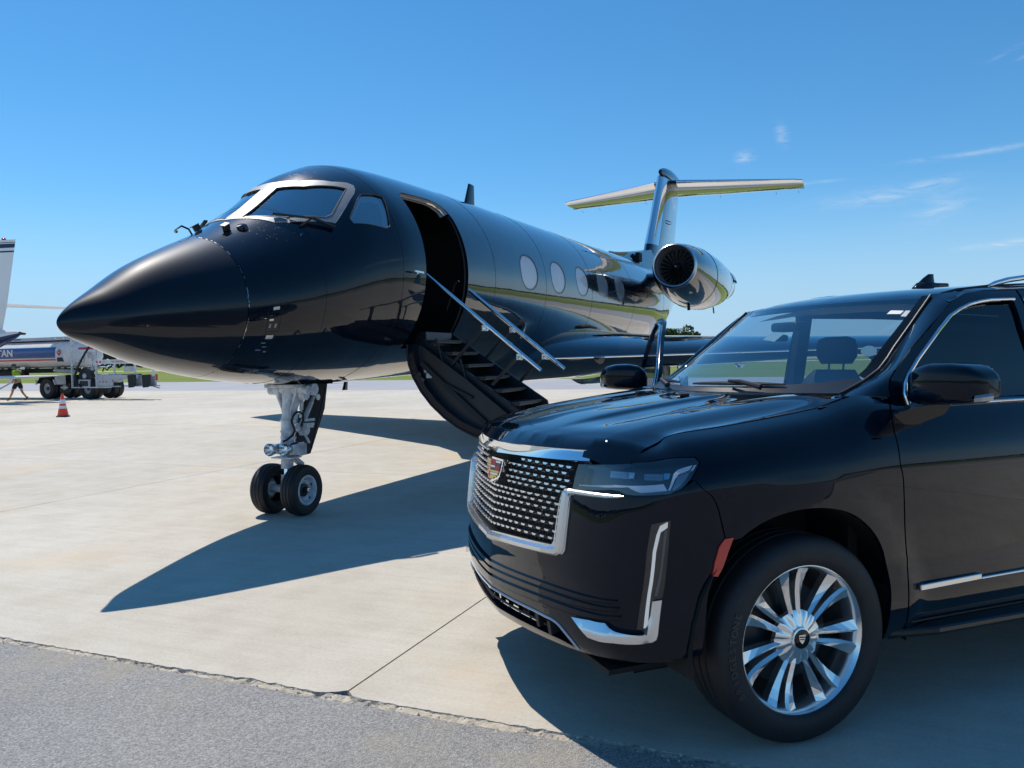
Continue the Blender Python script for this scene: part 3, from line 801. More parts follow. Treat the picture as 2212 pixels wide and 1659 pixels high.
MB().tube([tuple(p) for p in P1], .011, 'rubber', 6).build('door_seal', jet)
# cockpit: glareshield, two seats
mb = MB(); mb.loft([[jp(-.24 + .20 * math.cos(a), .66 * u_, 2.74 + .10 * math.sin(a) - .10 * u_ * u_) for a in np.linspace(0, PI, 7)] for u_ in np.linspace(-1, 1, 9)], 'interior_beige', cap=False, closed=False)
mb.build('glareshield', jet)
for sg in (1, -1):
    mb = MB(); mb.box(jp(.42, sg * .48, 2.55), (.14, .42, .62), 'leather_dark'); mb.box(jp(.22, sg * .48, 2.28), (.42, .42, .12), 'leather_dark')
    o = mb.build('pilot_seat', jet, bevel=.04, seg=3)
    MB().box(jp(.40, sg * .50, 2.90), (.13, .26, .17), 'paper_grey').build('headrest', o, bevel=.05, seg=3)
MB().add(vring(.84), [tuple(range(25))], 'charcoal').build('cockpit_bulkhead', jet)
MB().box(jp(-.1, 0, 2.1), (1.3, 1.3, .05), 'charcoal').build('cockpit_floor', jet)
# wipers, probes, sensors
def fpt(t, th, off=0.0):
    P = FJ(np.array([t, t + 1e-3, t]), np.array([th, th, th + 1e-3])); nr = Vector(np.cross(P[1] - P[0], P[2] - P[0])).normalized(); return Vector(P[0]) + nr * off, nr
for sg in (1, -1):
    f_ = (lambda th: th) if sg == 1 else (lambda th: PI - th)
    w0, n0 = fpt(1.3875, f_(1.1021), .035); w1, _ = fpt(1.463, f_(.775), .05); w2, _ = fpt(1.512, f_(.59), .03)
    o = MB().bar(w0, w1, .035, .016, 'trim_black').bar(w1, w2, .04, .02, 'trim_black').build('wiper', jet)
    MB().tube([w1, fpt(1.42, f_(.80), .012)[0]], .010, 'trim_black', 6).build('wiper_arm', o)
    MB().lathe([(.022, 0), (.018, .03), (0, .034)], fpt(1.405, f_(.93), .0)[0], n0, 'satin_chrome', 10).build('wiper_pivot', o)
for t, th in ((1.2393, 1.3), (1.262, 1.83)):
    c, nr = fpt(t, th, .0); ax = Vector((1, 0, .55)).normalized()
    o = MB().bar(c + nr * .026 - ax * .030, c + nr * .026 + ax * .030, .045, .050, 'trim_black', nr).build('ice_detector', jet, bevel=.006)
    MB().bar(c - ax * .050 + nr * .055, c + ax * .028 + nr * .055, .050, .007, 'trim_black', nr).build('hood', o)
c, nr = fpt(1.2787, 1.19, 0)
MB().lathe([(.0, 0), (.05, .0), (.045, .022), (0, .03)], c, nr, 'gloss_black', 14).build('sensor_puck', jet)
c, nr = fpt(1.235, 1.86, 0.0)
MB().tube([c, c + nr * .05, c + nr * .07 + Vector((-.07, 0, 0)), c + nr * .05 + Vector((-.16, 0, -.03))], [.009, .009, .009, .006], 'trim_black', 8).lathe([(.013, 0), (.013, .02)], c + nr * .035 + Vector((-.17, 0, -.03)), (1, 0, 0), 'brass', 8).build('pitot_probe', jet)
for th in (-.036, PI + .036):
    c, nr = fpt(1.80, th, 0)
    MB().lathe([(.030, 0), (.016, .02), (.012, .045)], c, nr, 'satin_chrome', 10).bar(c + nr * .045 + Vector((.03, 0, 0)), c + nr * .045 - Vector((.15, 0, 0)), .014, .018, 'satin_chrome').build('angle_vane', jet)
# small service panels and latches on the nose
def rect(t, th, dt, dth): return [(t - dt, th - dth), (t + dt, th - dth), (t + dt, th + dth), (t - dt, th + dth)]
for (t, th, dt, dth, mt) in ((1.240, -.090, .0115, .020, 'aluminium'), (1.226, -.235, .0075, .012, 'aluminium'), (1.224, -.315, .0038, .026, 'silver_frame'), (1.245, -.315, .0038, .026, 'silver_frame'),
                             (1.235, -.470, .0135, .026, 'aluminium'), (1.222, -.555, .008, .008, 'satin_chrome'), (1.233, -.615, .009, .007, 'satin_chrome'), (1.215, -.665, .010, .008, 'satin_chrome'), (1.245, -.69, .005, .012, 'lens_grey')):
    patch('latch_plate', FJ, rect(t, th, dt, dth), mt, jet, su=SU, sv=SV, h=.05, off=.003, lip=.004)
def seam(name, poly, rad=.0022, mat='matte_black', parent=jet, closed=True):
    P = densify(np.array(poly) * [SU, SV], .04) / [SU, SV]
    if not closed: P = P[:-1]
    X = FJ(P[:, 0], P[:, 1])
    return MB().tube([tuple(x) for x in X], rad, mat, 4, closed=closed).build(name, parent)
seam('access_panel_gap', rect(1.2365, -.24, .024, .155)); seam('access_panel_gap', rect(1.232, -.58, .022, .15))
seam('access_panel_gap', rect(2.30, -.55, .035, .16))
# wire-thin skin joints along the cabin
for s in (-.35, .62, 2.75, 4.6, 6.9, 9.9, 13.2):
    seam('skin_joint', [(float(jet_t(s)), a) for a in np.linspace(-PI / 2, 1.5 * PI - .05, 60)], .0016)
# blade antenna, beacons
def foil(s0, ch, th, z0, n=9):
    """ring of an airfoil section, chordwise from s0, returned as (s, thickness)"""
    xs = (1 - np.cos(np.linspace(0, PI, n))) / 2
    yt = 5 * th * (.2969 * np.sqrt(xs) - .126 * xs - .3516 * xs ** 2 + .2843 * xs ** 3 - .1036 * xs ** 4)
    up = [(s0 + ch * x, ch * y) for x, y in zip(xs, yt)]; lo = [(s0 + ch * x, -ch * y) for x, y in zip(xs, yt)][1:-1][::-1]
    return up + lo
def blade(name, s0, ch0, z0, s1, ch1, z1, th, mat, parent=jet, y0=0.0):
    r0 = [jp(s, y0 + y, z0) for s, y in foil(s0, ch0, th, 0)]; r1 = [jp(s, y0 + y, z1) for s, y in foil(s1, ch1, th, 0)]
    return MB().loft([r0, r1], mat).build(name, parent)
blade('blade_antenna', 4.30, .42, 3.72, 4.52, .20, 4.17, .14, 'gloss_black')
c, nr = fpt(1.815, -1.35, 0)
blade('drain_mast', .83, .10, 1.22, .87, .07, 1.31, .2, 'gloss_black', y0=.2)
blade('blade_antenna', 3.6, .35, 1.35, 3.75, .2, 1.05, .14, 'gloss_black')

# ---- wings (left one nearest the camera) and winglets
def af3(s0, ch, th, camber=.02, n=14):
    xs = (1 - np.cos(np.linspace(0, PI, n))) / 2
    yt = 5 * th * (.2969 * np.sqrt(xs) - .126 * xs - .3516 * xs ** 2 + .2843 * xs ** 3 - .1036 * xs ** 4); yc = camber * 4 * xs * (1 - xs)
    return [(s0 + ch * x, ch * (c_ + y)) for x, y, c_ in zip(xs, yt, yc)] + [(s0 + ch * x, ch * (c_ - y)) for x, y, c_ in list(zip(xs, yt, yc))[1:-1][::-1]]
WST = [(.30, 4.6, 7.2, .13), (1.0, 5.0, 6.7, .125), (1.45, 5.75, 5.75, .12), (2.2, 6.50, 4.85, .115), (4.2, 7.80, 3.9, .11), (8.0, 10.15, 2.75, .10), (11.3, 12.15, 1.75, .095)]
def wz(y): return 1.515 + .017 * (y - 1.2)
for sg in (1, -1):
    rings = [[jp(s, sg * y, wz(y) + z) for s, z in af3(s0, ch, th)] for (y, s0, ch, th) in WST]
    w_ = MB().loft(rings, 'wing_gloss').build('wing', jet)
    # polished leading edge: a thin bright bead along the nose of the section
    MB().tube([jp(s0 + .006, sg * y, wz(y) + .004) for (y, s0, ch, th) in WST[1:]], [.012, .016, .018, .018, .016, .012][:len(WST[1:])], 'bright_aluminium', 8).build('leading_edge', w_)
    (y, s0, ch, th) = WST[-1]
    tip = [[jp(s0 + ch * .25 + u_ * 1.0 + (s - s0) * (.74 - .40 * u_), sg * (y + .04 + .34 * u_ ** .7 + z * 0) + sg * 0, wz(y) + .02 + u_ * 1.45 + 0 * z) if False else jp(s0 + ch * .2 + u_ * .95 + (s - s0) * (.8 - .42 * u_), sg * (y + .03 + .33 * u_ + z * .6), wz(y) + u_ * 1.4 + z * (1 - u_) * .5) for s, z in af3(s0, ch, .09)] for u_ in np.linspace(0, 1, 6)]
    MB().loft(tip, 'wing_gloss').build('winglet', w_)
    # landing light window in the root
    c = jp(5.86, sg * 1.60, wz(1.6) - .02)
    MB().lathe([(.0, .012), (.075, .010), (.095, 0)], c, (-.85, -sg * .52, -.05), 'smoked_cover', 16).build('landing_light', w_)
    for yy in (3.2, 6.0):
        MB().loft([[jp(s0_, sg * (yy + .07 * k * math.cos(a)), wz(yy) - .20 + .10 * k * math.sin(a)) for a in np.linspace(0, 2 * PI, 9)[:-1]] for s0_, k in ((9.2 + yy * .25, .1), (9.6 + yy * .25, .9), (10.2 + yy * .25, 1), (11.0 + yy * .25, .15))], 'jet_black').build('flap_fairing', w_)
    # main landing gear
    g = MB().tube([jp(9.35, sg * 1.95, 1.45), jp(9.35, sg * 1.95, .42)], [.085, .06], 'gear_white', 12).tube([jp(9.35, sg * 1.70, .36), jp(9.35, sg * 2.2, .36)], .05, 'gear_white', 10).bar(jp(9.35, sg * 1.95, 1.2), jp(9.35, sg * .9, 1.3), .08, .08, 'gear_white').build('main_gear', jet)
    for dy in (-.2, .2):
        MB().lathe([(.14, -.10), (.30, -.12), (.385, -.08), (.40, 0), (.385, .08), (.30, .12), (.14, .10), (.12, .0)], jp(9.35, sg * 1.95 + dy, .40), (0, 1, 0), 'rubber', 24, close=True).build('tyre', g)
    MB().prism([jp(8.9, sg * 2.25, 1.42), jp(9.9, sg * 2.25, 1.42), jp(9.75, sg * 2.32, .80), jp(9.05, sg * 2.32, .80)], (0, 0, 0), (0, .02, 0), 'jet_black').build('gear_door', g)
# belly fairing under the wing
rings = []
for s in np.linspace(4.6, 13.2, 22):
    u_ = (s - 4.6) / 8.6; k = math.sin(PI * u_) ** .6 if 0 < u_ < 1 else 0
    rings.append([jp(s, 1.02 * k ** .5 * math.cos(a) * 1.05, 1.62 - .50 * k * abs(math.sin(a)) ** .8) for a in np.linspace(PI, 2 * PI, 17)])
MB().loft(rings, 'jet_black', cap=False, closed=False).build('belly_fairing', jet)
MB().loft([[jp(s, .55 + .45 * u_, 1.13 - .10 * math.sin(PI * u_) - .02 * math.sin(PI * (s - 7.6) / 2)) for u_ in np.linspace(0, 1, 8)] for s in np.linspace(7.6, 9.6, 8)], 'jet_black', cap=False, closed=False).build('gear_bay_door', jet)

# ---- tail: fin, dorsal, tailplane
def fin_le(z): return 16.17 + (z - 4.55) * .785
def fin_te(z): return 20.38 + (z - 5.25) * .44
rings = []
for z in (3.7, 4.3, 4.9, 5.8, 6.6, 7.05):
    a, b_ = fin_le(z), fin_te(z); rings.append([jp(s, y, z) for s, y in foil(a, b_ - a, .105, 0, 12)])
fin = MB().loft(rings, 'jet_black').build('tail_fin', jet)
rr = []
for z in (4.75, 5.3, 5.8, 6.6, 7.02):
    a, b_ = fin_le(z), fin_te(z); sec = foil(a, b_ - a, .105, 0, 12); k = 3; loop = sec[k::-1] + sec[:-k - 1:-1]
    rr.append([jp(s - .006, y * 1.03, z) for s, y in loop])
MB().loft(rr, 'bright_aluminium', cap=False, closed=False).build('leading_edge', fin)
rings = []
for u_ in np.linspace(0, 1, 15):
    s = 18.25 + u_ * 3.35; k = math.sin(PI * min(1, u_ * .93 + .03)) ** .55
    rings.append([jp(s, .20 * k * math.cos(a), 7.17 + (.34 if math.sin(a) > 0 else .20) * k * math.sin(a) + .04 * u_) for a in np.linspace(0, 2 * PI, 17)[:-1]])
MB().loft(rings, 'jet_black').build('fin_cap', fin)
for yy in (1, -1):
    MB().loft([[jp(18.0 + u_ * .9, yy * (.16 + .11 * math.sin(PI * u_)), 5.65 + .018 * math.sin(a)) for a in np.linspace(0, 2 * PI, 7)[:-1]] for u_ in np.linspace(0, 1, 5)], 'gloss_black').build('blade_antenna', fin)
rings = []
for u_ in np.linspace(0, 1, 9):
    s = 12.3 + u_ * 4.6; zt = 4.07 + .62 * u_ ** 1.25; w0 = .05 + .17 * u_
    rings.append([jp(s, w0 * (1 + .8), 3.70), jp(s, w0, (zt + 3.9) / 2), jp(s, w0 * .55, zt - .03), jp(s, 0, zt), jp(s, -w0 * .55, zt - .03), jp(s, -w0, (zt + 3.9) / 2), jp(s, -w0 * 1.8, 3.70)])
dors = MB().loft(rings, 'jet_black').build('dorsal_fin', jet)
MB().box(jp(14.6, .17, 4.16), (.34, .10, .22), 'matte_black').build('air_scoop', dors)
STB = [(0, 18.80, 2.70), (.35, 18.95, 2.60), (1.2, 19.40, 2.40), (2.6, 20.10, 1.95), (3.75, 20.68, 1.55), (4.0, 20.92, 1.36)]
def stz(y): return 6.98 + .015 * abs(y)
for sg in (1, -1):
    rings = [[jp(s, sg * y, stz(y) + z) for s, z in af3(s0, ch, .10 if y < 3.9 else .06, 0)] for y, s0, ch in STB]
    st = MB().loft(rings, 'jet_black').build('tailplane', jet)
    rr = []
    for (y, s0, ch) in STB[1:]:
        sec = af3(s0, ch, .10, 0); k = 3; loop = sec[k::-1] + sec[:-k - 1:-1]; rr.append([jp(s - .005, sg * y, stz(y) + z * 1.04) for s, z in loop])
    MB().loft(rr, 'bright_aluminium', cap=False, closed=False).build('leading_edge', st)
    hp = [jp(s0 + ch * .70, sg * y, stz(y) + dz) for dz in (.062, -.062) for (y, s0, ch) in STB[1:]]
    MB().tube(hp[:5], .008, 'matte_black', 4).tube(hp[5:], .008, 'matte_black', 4).build('elevator_gap', st)
    for y in (1.3, 3.1, 3.8):
        s0 = np.interp(y, [a[0] for a in STB], [a[1] + a[2] for a in STB]); MB().tube([jp(s0, sg * y, 6.98), jp(s0 + .28, sg * y, 6.95)], .006, 'trim_black', 4).build('static_wick', st)

# ---- engines
def nacelle_rings(prof, sg, n=36):
    return [[jp(s, sg * (1.92 + dy) + r_ * math.cos(a), zc + r_ * math.sin(a) * k) for a in np.linspace(0, 2 * PI, n + 1)[:-1]] for (s, r_, zc, k, dy) in prof]
for sg in (1, -1):
    outer = [(10.45, .405, 3.41, 1, 0), (10.405, .420, 3.41, 1, 0), (10.395, .438, 3.41, 1, 0), (10.41, .455, 3.41, 1, 0), (10.47, .476, 3.405, 1, 0)]
    lip = MB().loft(nacelle_rings(outer, sg), 'aluminium', cap=False).build('inlet_lip', jet)
    body = [(10.47, .476, 3.405, 1, 0), (10.7, .525, 3.385, 1, 0), (11.1, .583, 3.36, 1.02, 0), (11.7, .632, 3.33, 1.05, .01), (12.5, .665, 3.31, 1.06, .02), (13.5, .665, 3.33, 1.05, .02), (14.5, .625, 3.37, 1.03, .02), (15.4, .565, 3.41, 1.02, .01), (16.1, .505, 3.45, 1, 0), (16.5, .470, 3.47, 1, 0)]
    nac = MB().loft(nacelle_rings(body, sg), 'jet_black', cap=False).build('engine_nacelle', jet)
    inner = [(10.45, .405, 3.41, 1, 0), (10.6, .385, 3.41, 1, 0), (10.95, .378, 3.41, 1, 0), (11.35, .385, 3.41, 1, 0)]
    MB().loft(nacelle_rings(inner, sg), 'fan_dark', cap=False).build('inlet_duct', nac)
    fan = MB().lathe([(.385, 0), (0.0, .02)], jp(10.92, sg * 1.92, 3.41), (1, 0, 0), 'matte_black', 24).build('fan', nac)
    bl = MB(); nb_ = 22
    a0 = [(.09, -.030, .0), (.20, -.040, .03), (.30, -.048, .07), (.372, -.052, .10)]; vs_ = []
    for r_, d, tw in a0:
        for e_ in (-1, 1):
            ang = tw + e_ * .055 * (1 + .2 * r_); vs_.append((.0 + e_ * .055, r_ * math.cos(ang), r_ * math.sin(ang)))
    bl.add(vs_, [(2 * i, 2 * i + 1, 2 * i + 3, 2 * i + 2) for i in range(3)], 'fan_dark', True)
    bme = bl.mesh('fan_blade')
    for k in range(nb_):
        link_mesh('fan_blade', bme, fan, jp(10.83, sg * 1.92, 3.41), (2 * PI * k / nb_, 0, 0))
    sp = MB().lathe([(0, -.26), (.035, -.235), (.07, -.16), (.095, -.05), (.10, .05)], jp(10.84, sg * 1.92, 3.41), (1, 0, 0), 'stair_dark', 20).build('spinner', fan)
    MB().lathe([(0, 0), (.012, .002), (.010, .012)], jp(10.575, sg * 1.92, 3.412), (1, 0, 0), 'white_gloss', 10).build('spinner_tip', nac)
    noz = [(16.50, .440, 3.47, 1, 0), (16.56, .455, 3.47, 1, 0), (16.9, .435, 3.48, 1, 0), (17.35, .395, 3.49, 1, 0), (17.33, .37, 3.49, 1, 0), (16.6, .38, 3.47, 1, 0)]
    MB().loft(nacelle_rings(noz, sg), 'titanium', cap=False).build('exhaust_nozzle', nac)
    rv = MB()
    for (a0_, a1_) in ((.25, 1.15), (2.0, 2.9)):
        ring = [[jp(s, sg * 1.92 + (r_) * math.cos(a), 3.48 + r_ * math.sin(a)) for a in np.linspace(a0_, a1_, 8)] for s, r_ in ((16.5, .485), (17.0, .49), (17.55, .43), (17.55, .40), (16.5, .45))]
        rv.loft(ring, 'titanium', cap=False, closed=False)
    rv.build('reverser_door', nac)
    seam_r = [jp(s, 0, 0) for s in (0,)]
    for s, r_, zc, k in ((12.05, .650, 3.32, 1.055), (14.9, .598, 3.388, 1.026)):
        MB().tube([jp(s, sg * 1.935 + (r_ + .001) * math.cos(a), zc + (r_ + .001) * k * math.sin(a)) for a in np.linspace(0, 2 * PI, 37)[:-1]], .004, 'matte_black', 4, closed=True).build('cowl_joint', nac)
    MB().tube([jp(11.9, sg * 1.95, 2.68), jp(11.92, sg * 1.95, 2.55)], .035, 'trim_black', 8).build('drain_pipe', nac)
    MB().tube([jp(14.9, sg * 2.05, 2.76), jp(15.0, sg * 2.05, 2.62)], .018, 'trim_black', 8).build('drain_pipe', nac)
    py_ = []
    for y in (.75, 1.1, 1.5):
        py_.append([jp(s, sg * y, 3.33 + .04 * (y - 1) + z) for s, z in af3(11.7 + (y - .75) * .35, 4.4 - (y - .75) * .5, .085, 0)])
    MB().loft(py_, 'jet_black').build('engine_pylon', jet)

# ---- airstair: curved door skin hinged at the sill, treads, rails
ARC = [(.885, 1.70), (.882, 1.60), (.900, 1.48), (.95, 1.345), (1.04, 1.195), (1.16, 1.052), (1.305, .925), (1.47, .815), (1.65, .737), (1.85, .680), (2.05, .655), (2.22, .665)]
rings = []
for i, (y, z) in enumerate(ARC):
    a = Vector(ARC[max(i - 1, 0)]); b_ = Vector(ARC[min(i + 1, len(ARC) - 1)]); t_ = (b_ - a).normalized(); nr = Vector((-t_.y, t_.x)) if True else None
    if nr.dot(Vector((2.05 - y, 1.78 - z))) < 0: nr = -nr
    o2 = Vector((y, z)) + nr * .075
    rings.append([jp(1.06, y, z), jp(1.09, y - nr.x * .010, z - nr.y * .010), jp(2.02, y - nr.x * .010, z - nr.y * .010), jp(2.05, y, z), jp(2.05, o2.x, o2.y), jp(1.06, o2.x, o2.y)])
air = MB().loft(rings, 'jet_black').build('airstair_door', jet)
for s in (1.055, 2.055):
    MB().tube([jp(s, y, z) for y, z in ARC], .012, 'rubber', 6).build('door_seal', air)
ST0, ST1 = Vector((.895, 1.80)), Vector((2.06, .985)); sl = (ST1 - ST0)
for s in (1.27, 1.98):
    mb = MB(); d = sl.normalized(); nr = Vector((-d.y, d.x)) * -1
    a, b_ = ST0 + nr * .20, ST1 + nr * .16
    up_ = .07 if s > 1.5 else 0
    mb.prism([jp(s, ST0.x, ST0.y + up_), jp(s, ST1.x + up_, ST1.y + up_), jp(s, ST1.x + .06 + up_, ST1.y - .16), jp(s, *b_), jp(s, *a)], (0, 0, 0), (.028, 0, 0), 'stair_dark')
    mb.build('stringer', air, bevel=.004)
    MB().bar(jp(s + .014, ST0.x, ST0.y + .008), jp(s + .014, ST1.x, ST1.y + .008), .030, .010, 'stair_dark').build('stringer_cap', air)
tr = MB().box((0, 0, 0), (.68, .235, .035), 'stair_dark').box((0, .10, -.095), (.68, .03, .155), 'stair_dark').box((0, -.118, .006), (.68, .012, .024), 'charcoal').mesh('stair_tread')
for k in range(6):
    u_ = (k + .15) / 6.0; c = ST0 + sl * u_
    link_mesh('stair_tread', tr, air, jp(1.635, c.x + .06, c.y - .05))
MB().box(jp(1.62, .93, 1.76), (.62, .10, .16), 'stair_dark').build('sill_step', air, bevel=.006)
RA, RB = Vector((1.045, 2.44)), Vector((2.335, 1.40)); rd = RB - RA
for s, f0 in ((1.25, -.02), (2.0, 0.0)):
    p = [RA + rd * (f0 - .0), RA + rd * .5, RB]
    top = RA + rd * f0
    rail = MB().tube([jp(s, *(RA + rd * u_)) for u_ in np.linspace(f0, 1.0, 9)], .022, 'chrome', 12).build('handrail', air)
    MB().tube([jp(s, top.x, top.y), jp(s, top.x - .045, top.y - .03), jp(s, top.x - .07, top.y - .10), jp(s, top.x - .16, top.y - .33)], .014, 'trim_black', 8).build('rail_return', rail)
    for ub in (.30, .52, .82):
        q = RA + rd * ub; e_ = q + Vector((-.40, -.43)) * (1 if ub < .7 else .78)
        if ub == .30: continue
        MB().bar(jp(s, *(q - Vector((0, .02)))), jp(s, *e_), .034, .030, 'trim_black').build('rail_post', rail)
        MB().box(jp(s, q.x, q.y - .045), (.05, .06, .07), 'satin_chrome').lathe([(.018, -.03), (.018, .03)], jp(s, q.x, q.y - .05), (1, 0, 0), 'chrome', 8).build('rail_clamp', rail, bevel=.006)
    q = RA + rd * .735
    MB().lathe([(.026, -.02), (.026, .02)], jp(s, *q), (jp(0, rd.x, rd.y)), 'satin_chrome', 12).build('rail_joint', rail)
    for ub, ue in ((.30, .46), (.52, .75)):
        a = RA + rd * ub + Vector((-.30, -.37)); b_ = a + Vector((.13, -.45))
        MB().tube([jp(s, *a), jp(s, *b_)], .013, 'trim_black', 8).build('brace', rail)
MB().bar(jp(1.14, 1.0, 1.50), jp(1.14, 1.75, .86), .03, .05, 'charcoal').bar(jp(1.14, 1.22, 1.30), jp(1.14, 1.6, 1.12), .02, .03, 'charcoal').build('door_rib', air)
MB().box(jp(1.155, 1.06, 1.42), (.012, .055, .05), 'paper_white').box(jp(1.155, 1.09, 1.36), (.012, .065, .05), 'paper_white').build('placard', air)
MB().box(jp(1.155, 1.135, 1.36), (.013, .02, .03), 'red_lens').build('placard_mark', air)
for y0 in (.95,):
    MB().tube([jp(2.0, .98, 1.78), jp(2.0, 1.13, 1.68), jp(2.0, 1.10, 1.60)], .013, 'trim_black', 6).build('latch_lever', air)

mb = MB(); ip = [(y + .055, z + .03) for y, z in ARC[1:]]; top_ = [(2.02, .93), (1.5, 1.33), (.97, 1.70)]
mb.prism([jp(1.17, y, z) for y, z in ip + top_], (0, 0, 0), (.02, 0, 0), 'stair_dark'); mb.build('door_inner_panel', air)
# ---- nose gear
def kn(x, y, yy=0.0): return jp(.188 + (x - 560) * .00157, yy, 1.309 - (y - 240) * .001027)
ng = MB()
ng.lathe([(.068, 0), (.060, .12), (.053, .22), (.052, .56), (.066, .60), (.066, .66)], jp(.185, 0, 1.27), (-.12, 0, -1), 'gear_white', 20)
nose_gear = ng.build('nose_gear', jet)
mb = MB()
for y in (-.14, .14):
    mb.loft([[jp(.19 + dx, y * k, z) for dx in (-.055, .055)] + [jp(.19 + dx, y * k * .72, z) for dx in (.055, -.055)] for z, k in ((1.29, 1.0), (1.20, .90), (1.06, .46), (.95, .33))], 'gear_white', smooth=False)
mb.cyl(jp(.19, -.24, 1.25), jp(.19, .24, 1.25), .048, 'gear_white', 16); mb.box(jp(.13, 0, 1.295), (.20, .36, .035), 'gear_white')
mb.cyl(jp(.30, .10, 1.255), jp(.30, .24, 1.255), .062, 'gear_white', 16); mb.cyl(jp(.20, .14, 1.20), jp(.20, .21, 1.20), .052, 'gear_white', 16)
mb.build('trunnion', nose_gear, bevel=.006)
mb = MB(); mb.cyl(jp(.165, 0, .98), jp(.145, 0, .70), .068, 'gear_white', 18)
for z in (.95, .84, .78, .72): mb.cyl(jp(.16, 0, z), jp(.158, 0, z - .022), .080, 'gear_white', 18)
mb.box(jp(.13, .02, .66), (.16, .24, .10), 'gear_white'); mb.box(jp(.19, .09, .66), (.09, .10, .13), 'gear_white'); mb.box(jp(.12, .0, .575), (.17, .25, .014), 'gear_white')
for k in range(7): mb.box(jp(.15 + k * .016, .145, .65), (.007, .02, .12), 'gear_white')
mb.build('steering_collar', nose_gear, bevel=.006)
mb = MB(); mb.cyl(jp(.135, 0, .58), jp(.128, 0, .46), .062, 'gear_white', 18); mb.build('lower_collar', nose_gear)
mb = MB(); mb.cyl(jp(.128, 0, .46), jp(.122, 0, .40), .044, 'chrome', 18); mb.build('oleo_piston', nose_gear)
mb = MB(); mb.cyl(jp(.122, 0, .40), jp(.110, 0, .26), .058, 'gear_white', 16); mb.cyl(jp(.11, -.20, .255), jp(.11, .20, .255), .04, 'gear_white', 14); mb.build('axle_fork', nose_gear)
mb = MB(); mb.bar(jp(.17, 0, .60), jp(.36, 0, .47), .07, .04, 'gear_white'); mb.bar(jp(.36, 0, .47), jp(.16, 0, .32), .07, .035, 'gear_white'); mb.build('torque_link', nose_gear, bevel=.006)
for dy, dx in ((-.075, -.02), (.085, .0)):
    c = jp(-.03 + dx, dy, .665)
    l_ = MB().lathe([(.032, .10), (.048, .085), (.062, .03), (.064, 0), (.058, -.008)], c, (1, 0, 0), 'satin_chrome', 24, cap=False).build('taxi_light', nose_gear)
    MB().lathe([(.057, -.002), (.040, .032), (.012, .046), (0, .046)], c, (1, 0, 0), 'chrome', 24, cap=False).build('reflector', l_)
    MB().lathe([(.058, -.006), (.035, -.013), (0, -.016)], c, (1, 0, 0), 'clear_glass', 24, cap=False).build('lens', l_)
mb = MB()
mb.bar(jp(.62, .03, 1.24), jp(.30, .03, .86), .03, .03, 'frame_grey'); mb.bar(jp(.50, .06, 1.12), jp(.36, .06, .92), .02, .02, 'gear_white'); mb.bar(jp(.28, .02, .88), jp(.40, .02, .80), .06, .07, 'gear_white')
mb.cyl(jp(.32, .06, 1.20), jp(.30, .06, 1.04), .020, 'gear_white', 12); mb.cyl(jp(.30, .06, 1.04), jp(.29, .06, .96), .013, 'satin_chrome', 10)
mb.bar(jp(.30, .06, .86), jp(.42, .06, .69), .022, .022, 'gear_white')
mb.box(jp(.36, .10, .88), (.10, .06, .05), 'gear_white'); mb.lathe([(.055, -.03), (.055, .03)], jp(.36, .05, .83), (0, 1, 0), 'gear_white', 14); mb.box(jp(.44, .05, .93), (.14, .05, .03), 'gear_white'); mb.box(jp(.44, .05, .885), (.12, .05, .03), 'gear_white')
mb.build('drag_brace', nose_gear, bevel=.005)
mb = MB(); mb.tube([kn(505, 600, .09), kn(515, 545, .10), kn(545, 515, .10), kn(585, 515, .10), kn(615, 545, .10), kn(622, 600, .09), kn(608, 665, .08)], .012, 'rubber', 8)
mb.tube([kn(505, 600, .09), kn(520, 650, .09), kn(535, 690, .09), kn(515, 735, .09), kn(470, 775, .07), kn(448, 790, .05)], .011, 'rubber', 8)
mb.tube([kn(470, 820, .12), kn(540, 805, .13), kn(600, 820, .13), kn(630, 850, .12)], .010, 'rubber', 8); mb.build('hydraulic_hose', nose_gear)
mb = MB(); mb.tube([kn(455, 690, .05), kn(440, 720, .05), kn(450, 755, .05), kn(480, 750, .06)], .009, 'gear_white', 6); mb.tube([kn(560, 660, .1), kn(580, 740, .1), kn(620, 750, .1), kn(600, 700, .1)], .009, 'gear_white', 6); mb.build('pipe', nose_gear)
door = MB(); dq = [(.66, 1.335), (.90, 1.335), (.83, 1.02), (.56, .56), (.33, .55), (.335, .78), (.40, .98)]
door.prism([jp(s, -.03, z) for s, z in dq], (0, 0, 0), (0, .028, 0), 'charcoal'); gd = door.build('nose_gear_door', nose_gear, bevel=.006)
MB().lathe([(.034, -.004), (.034, .004)], jp(.665, .005, 1.155), (0, 1, 0), 'white_gloss', 14).build('lightening_hole', gd)
MB().tube([jp(.60, .01, 1.30), jp(.36, .01, .95)], .012, 'stair_dark', 6).tube([jp(.80, .01, 1.25), jp(.52, .01, .62)], .010, 'stair_dark', 6).build('stiffener', gd)
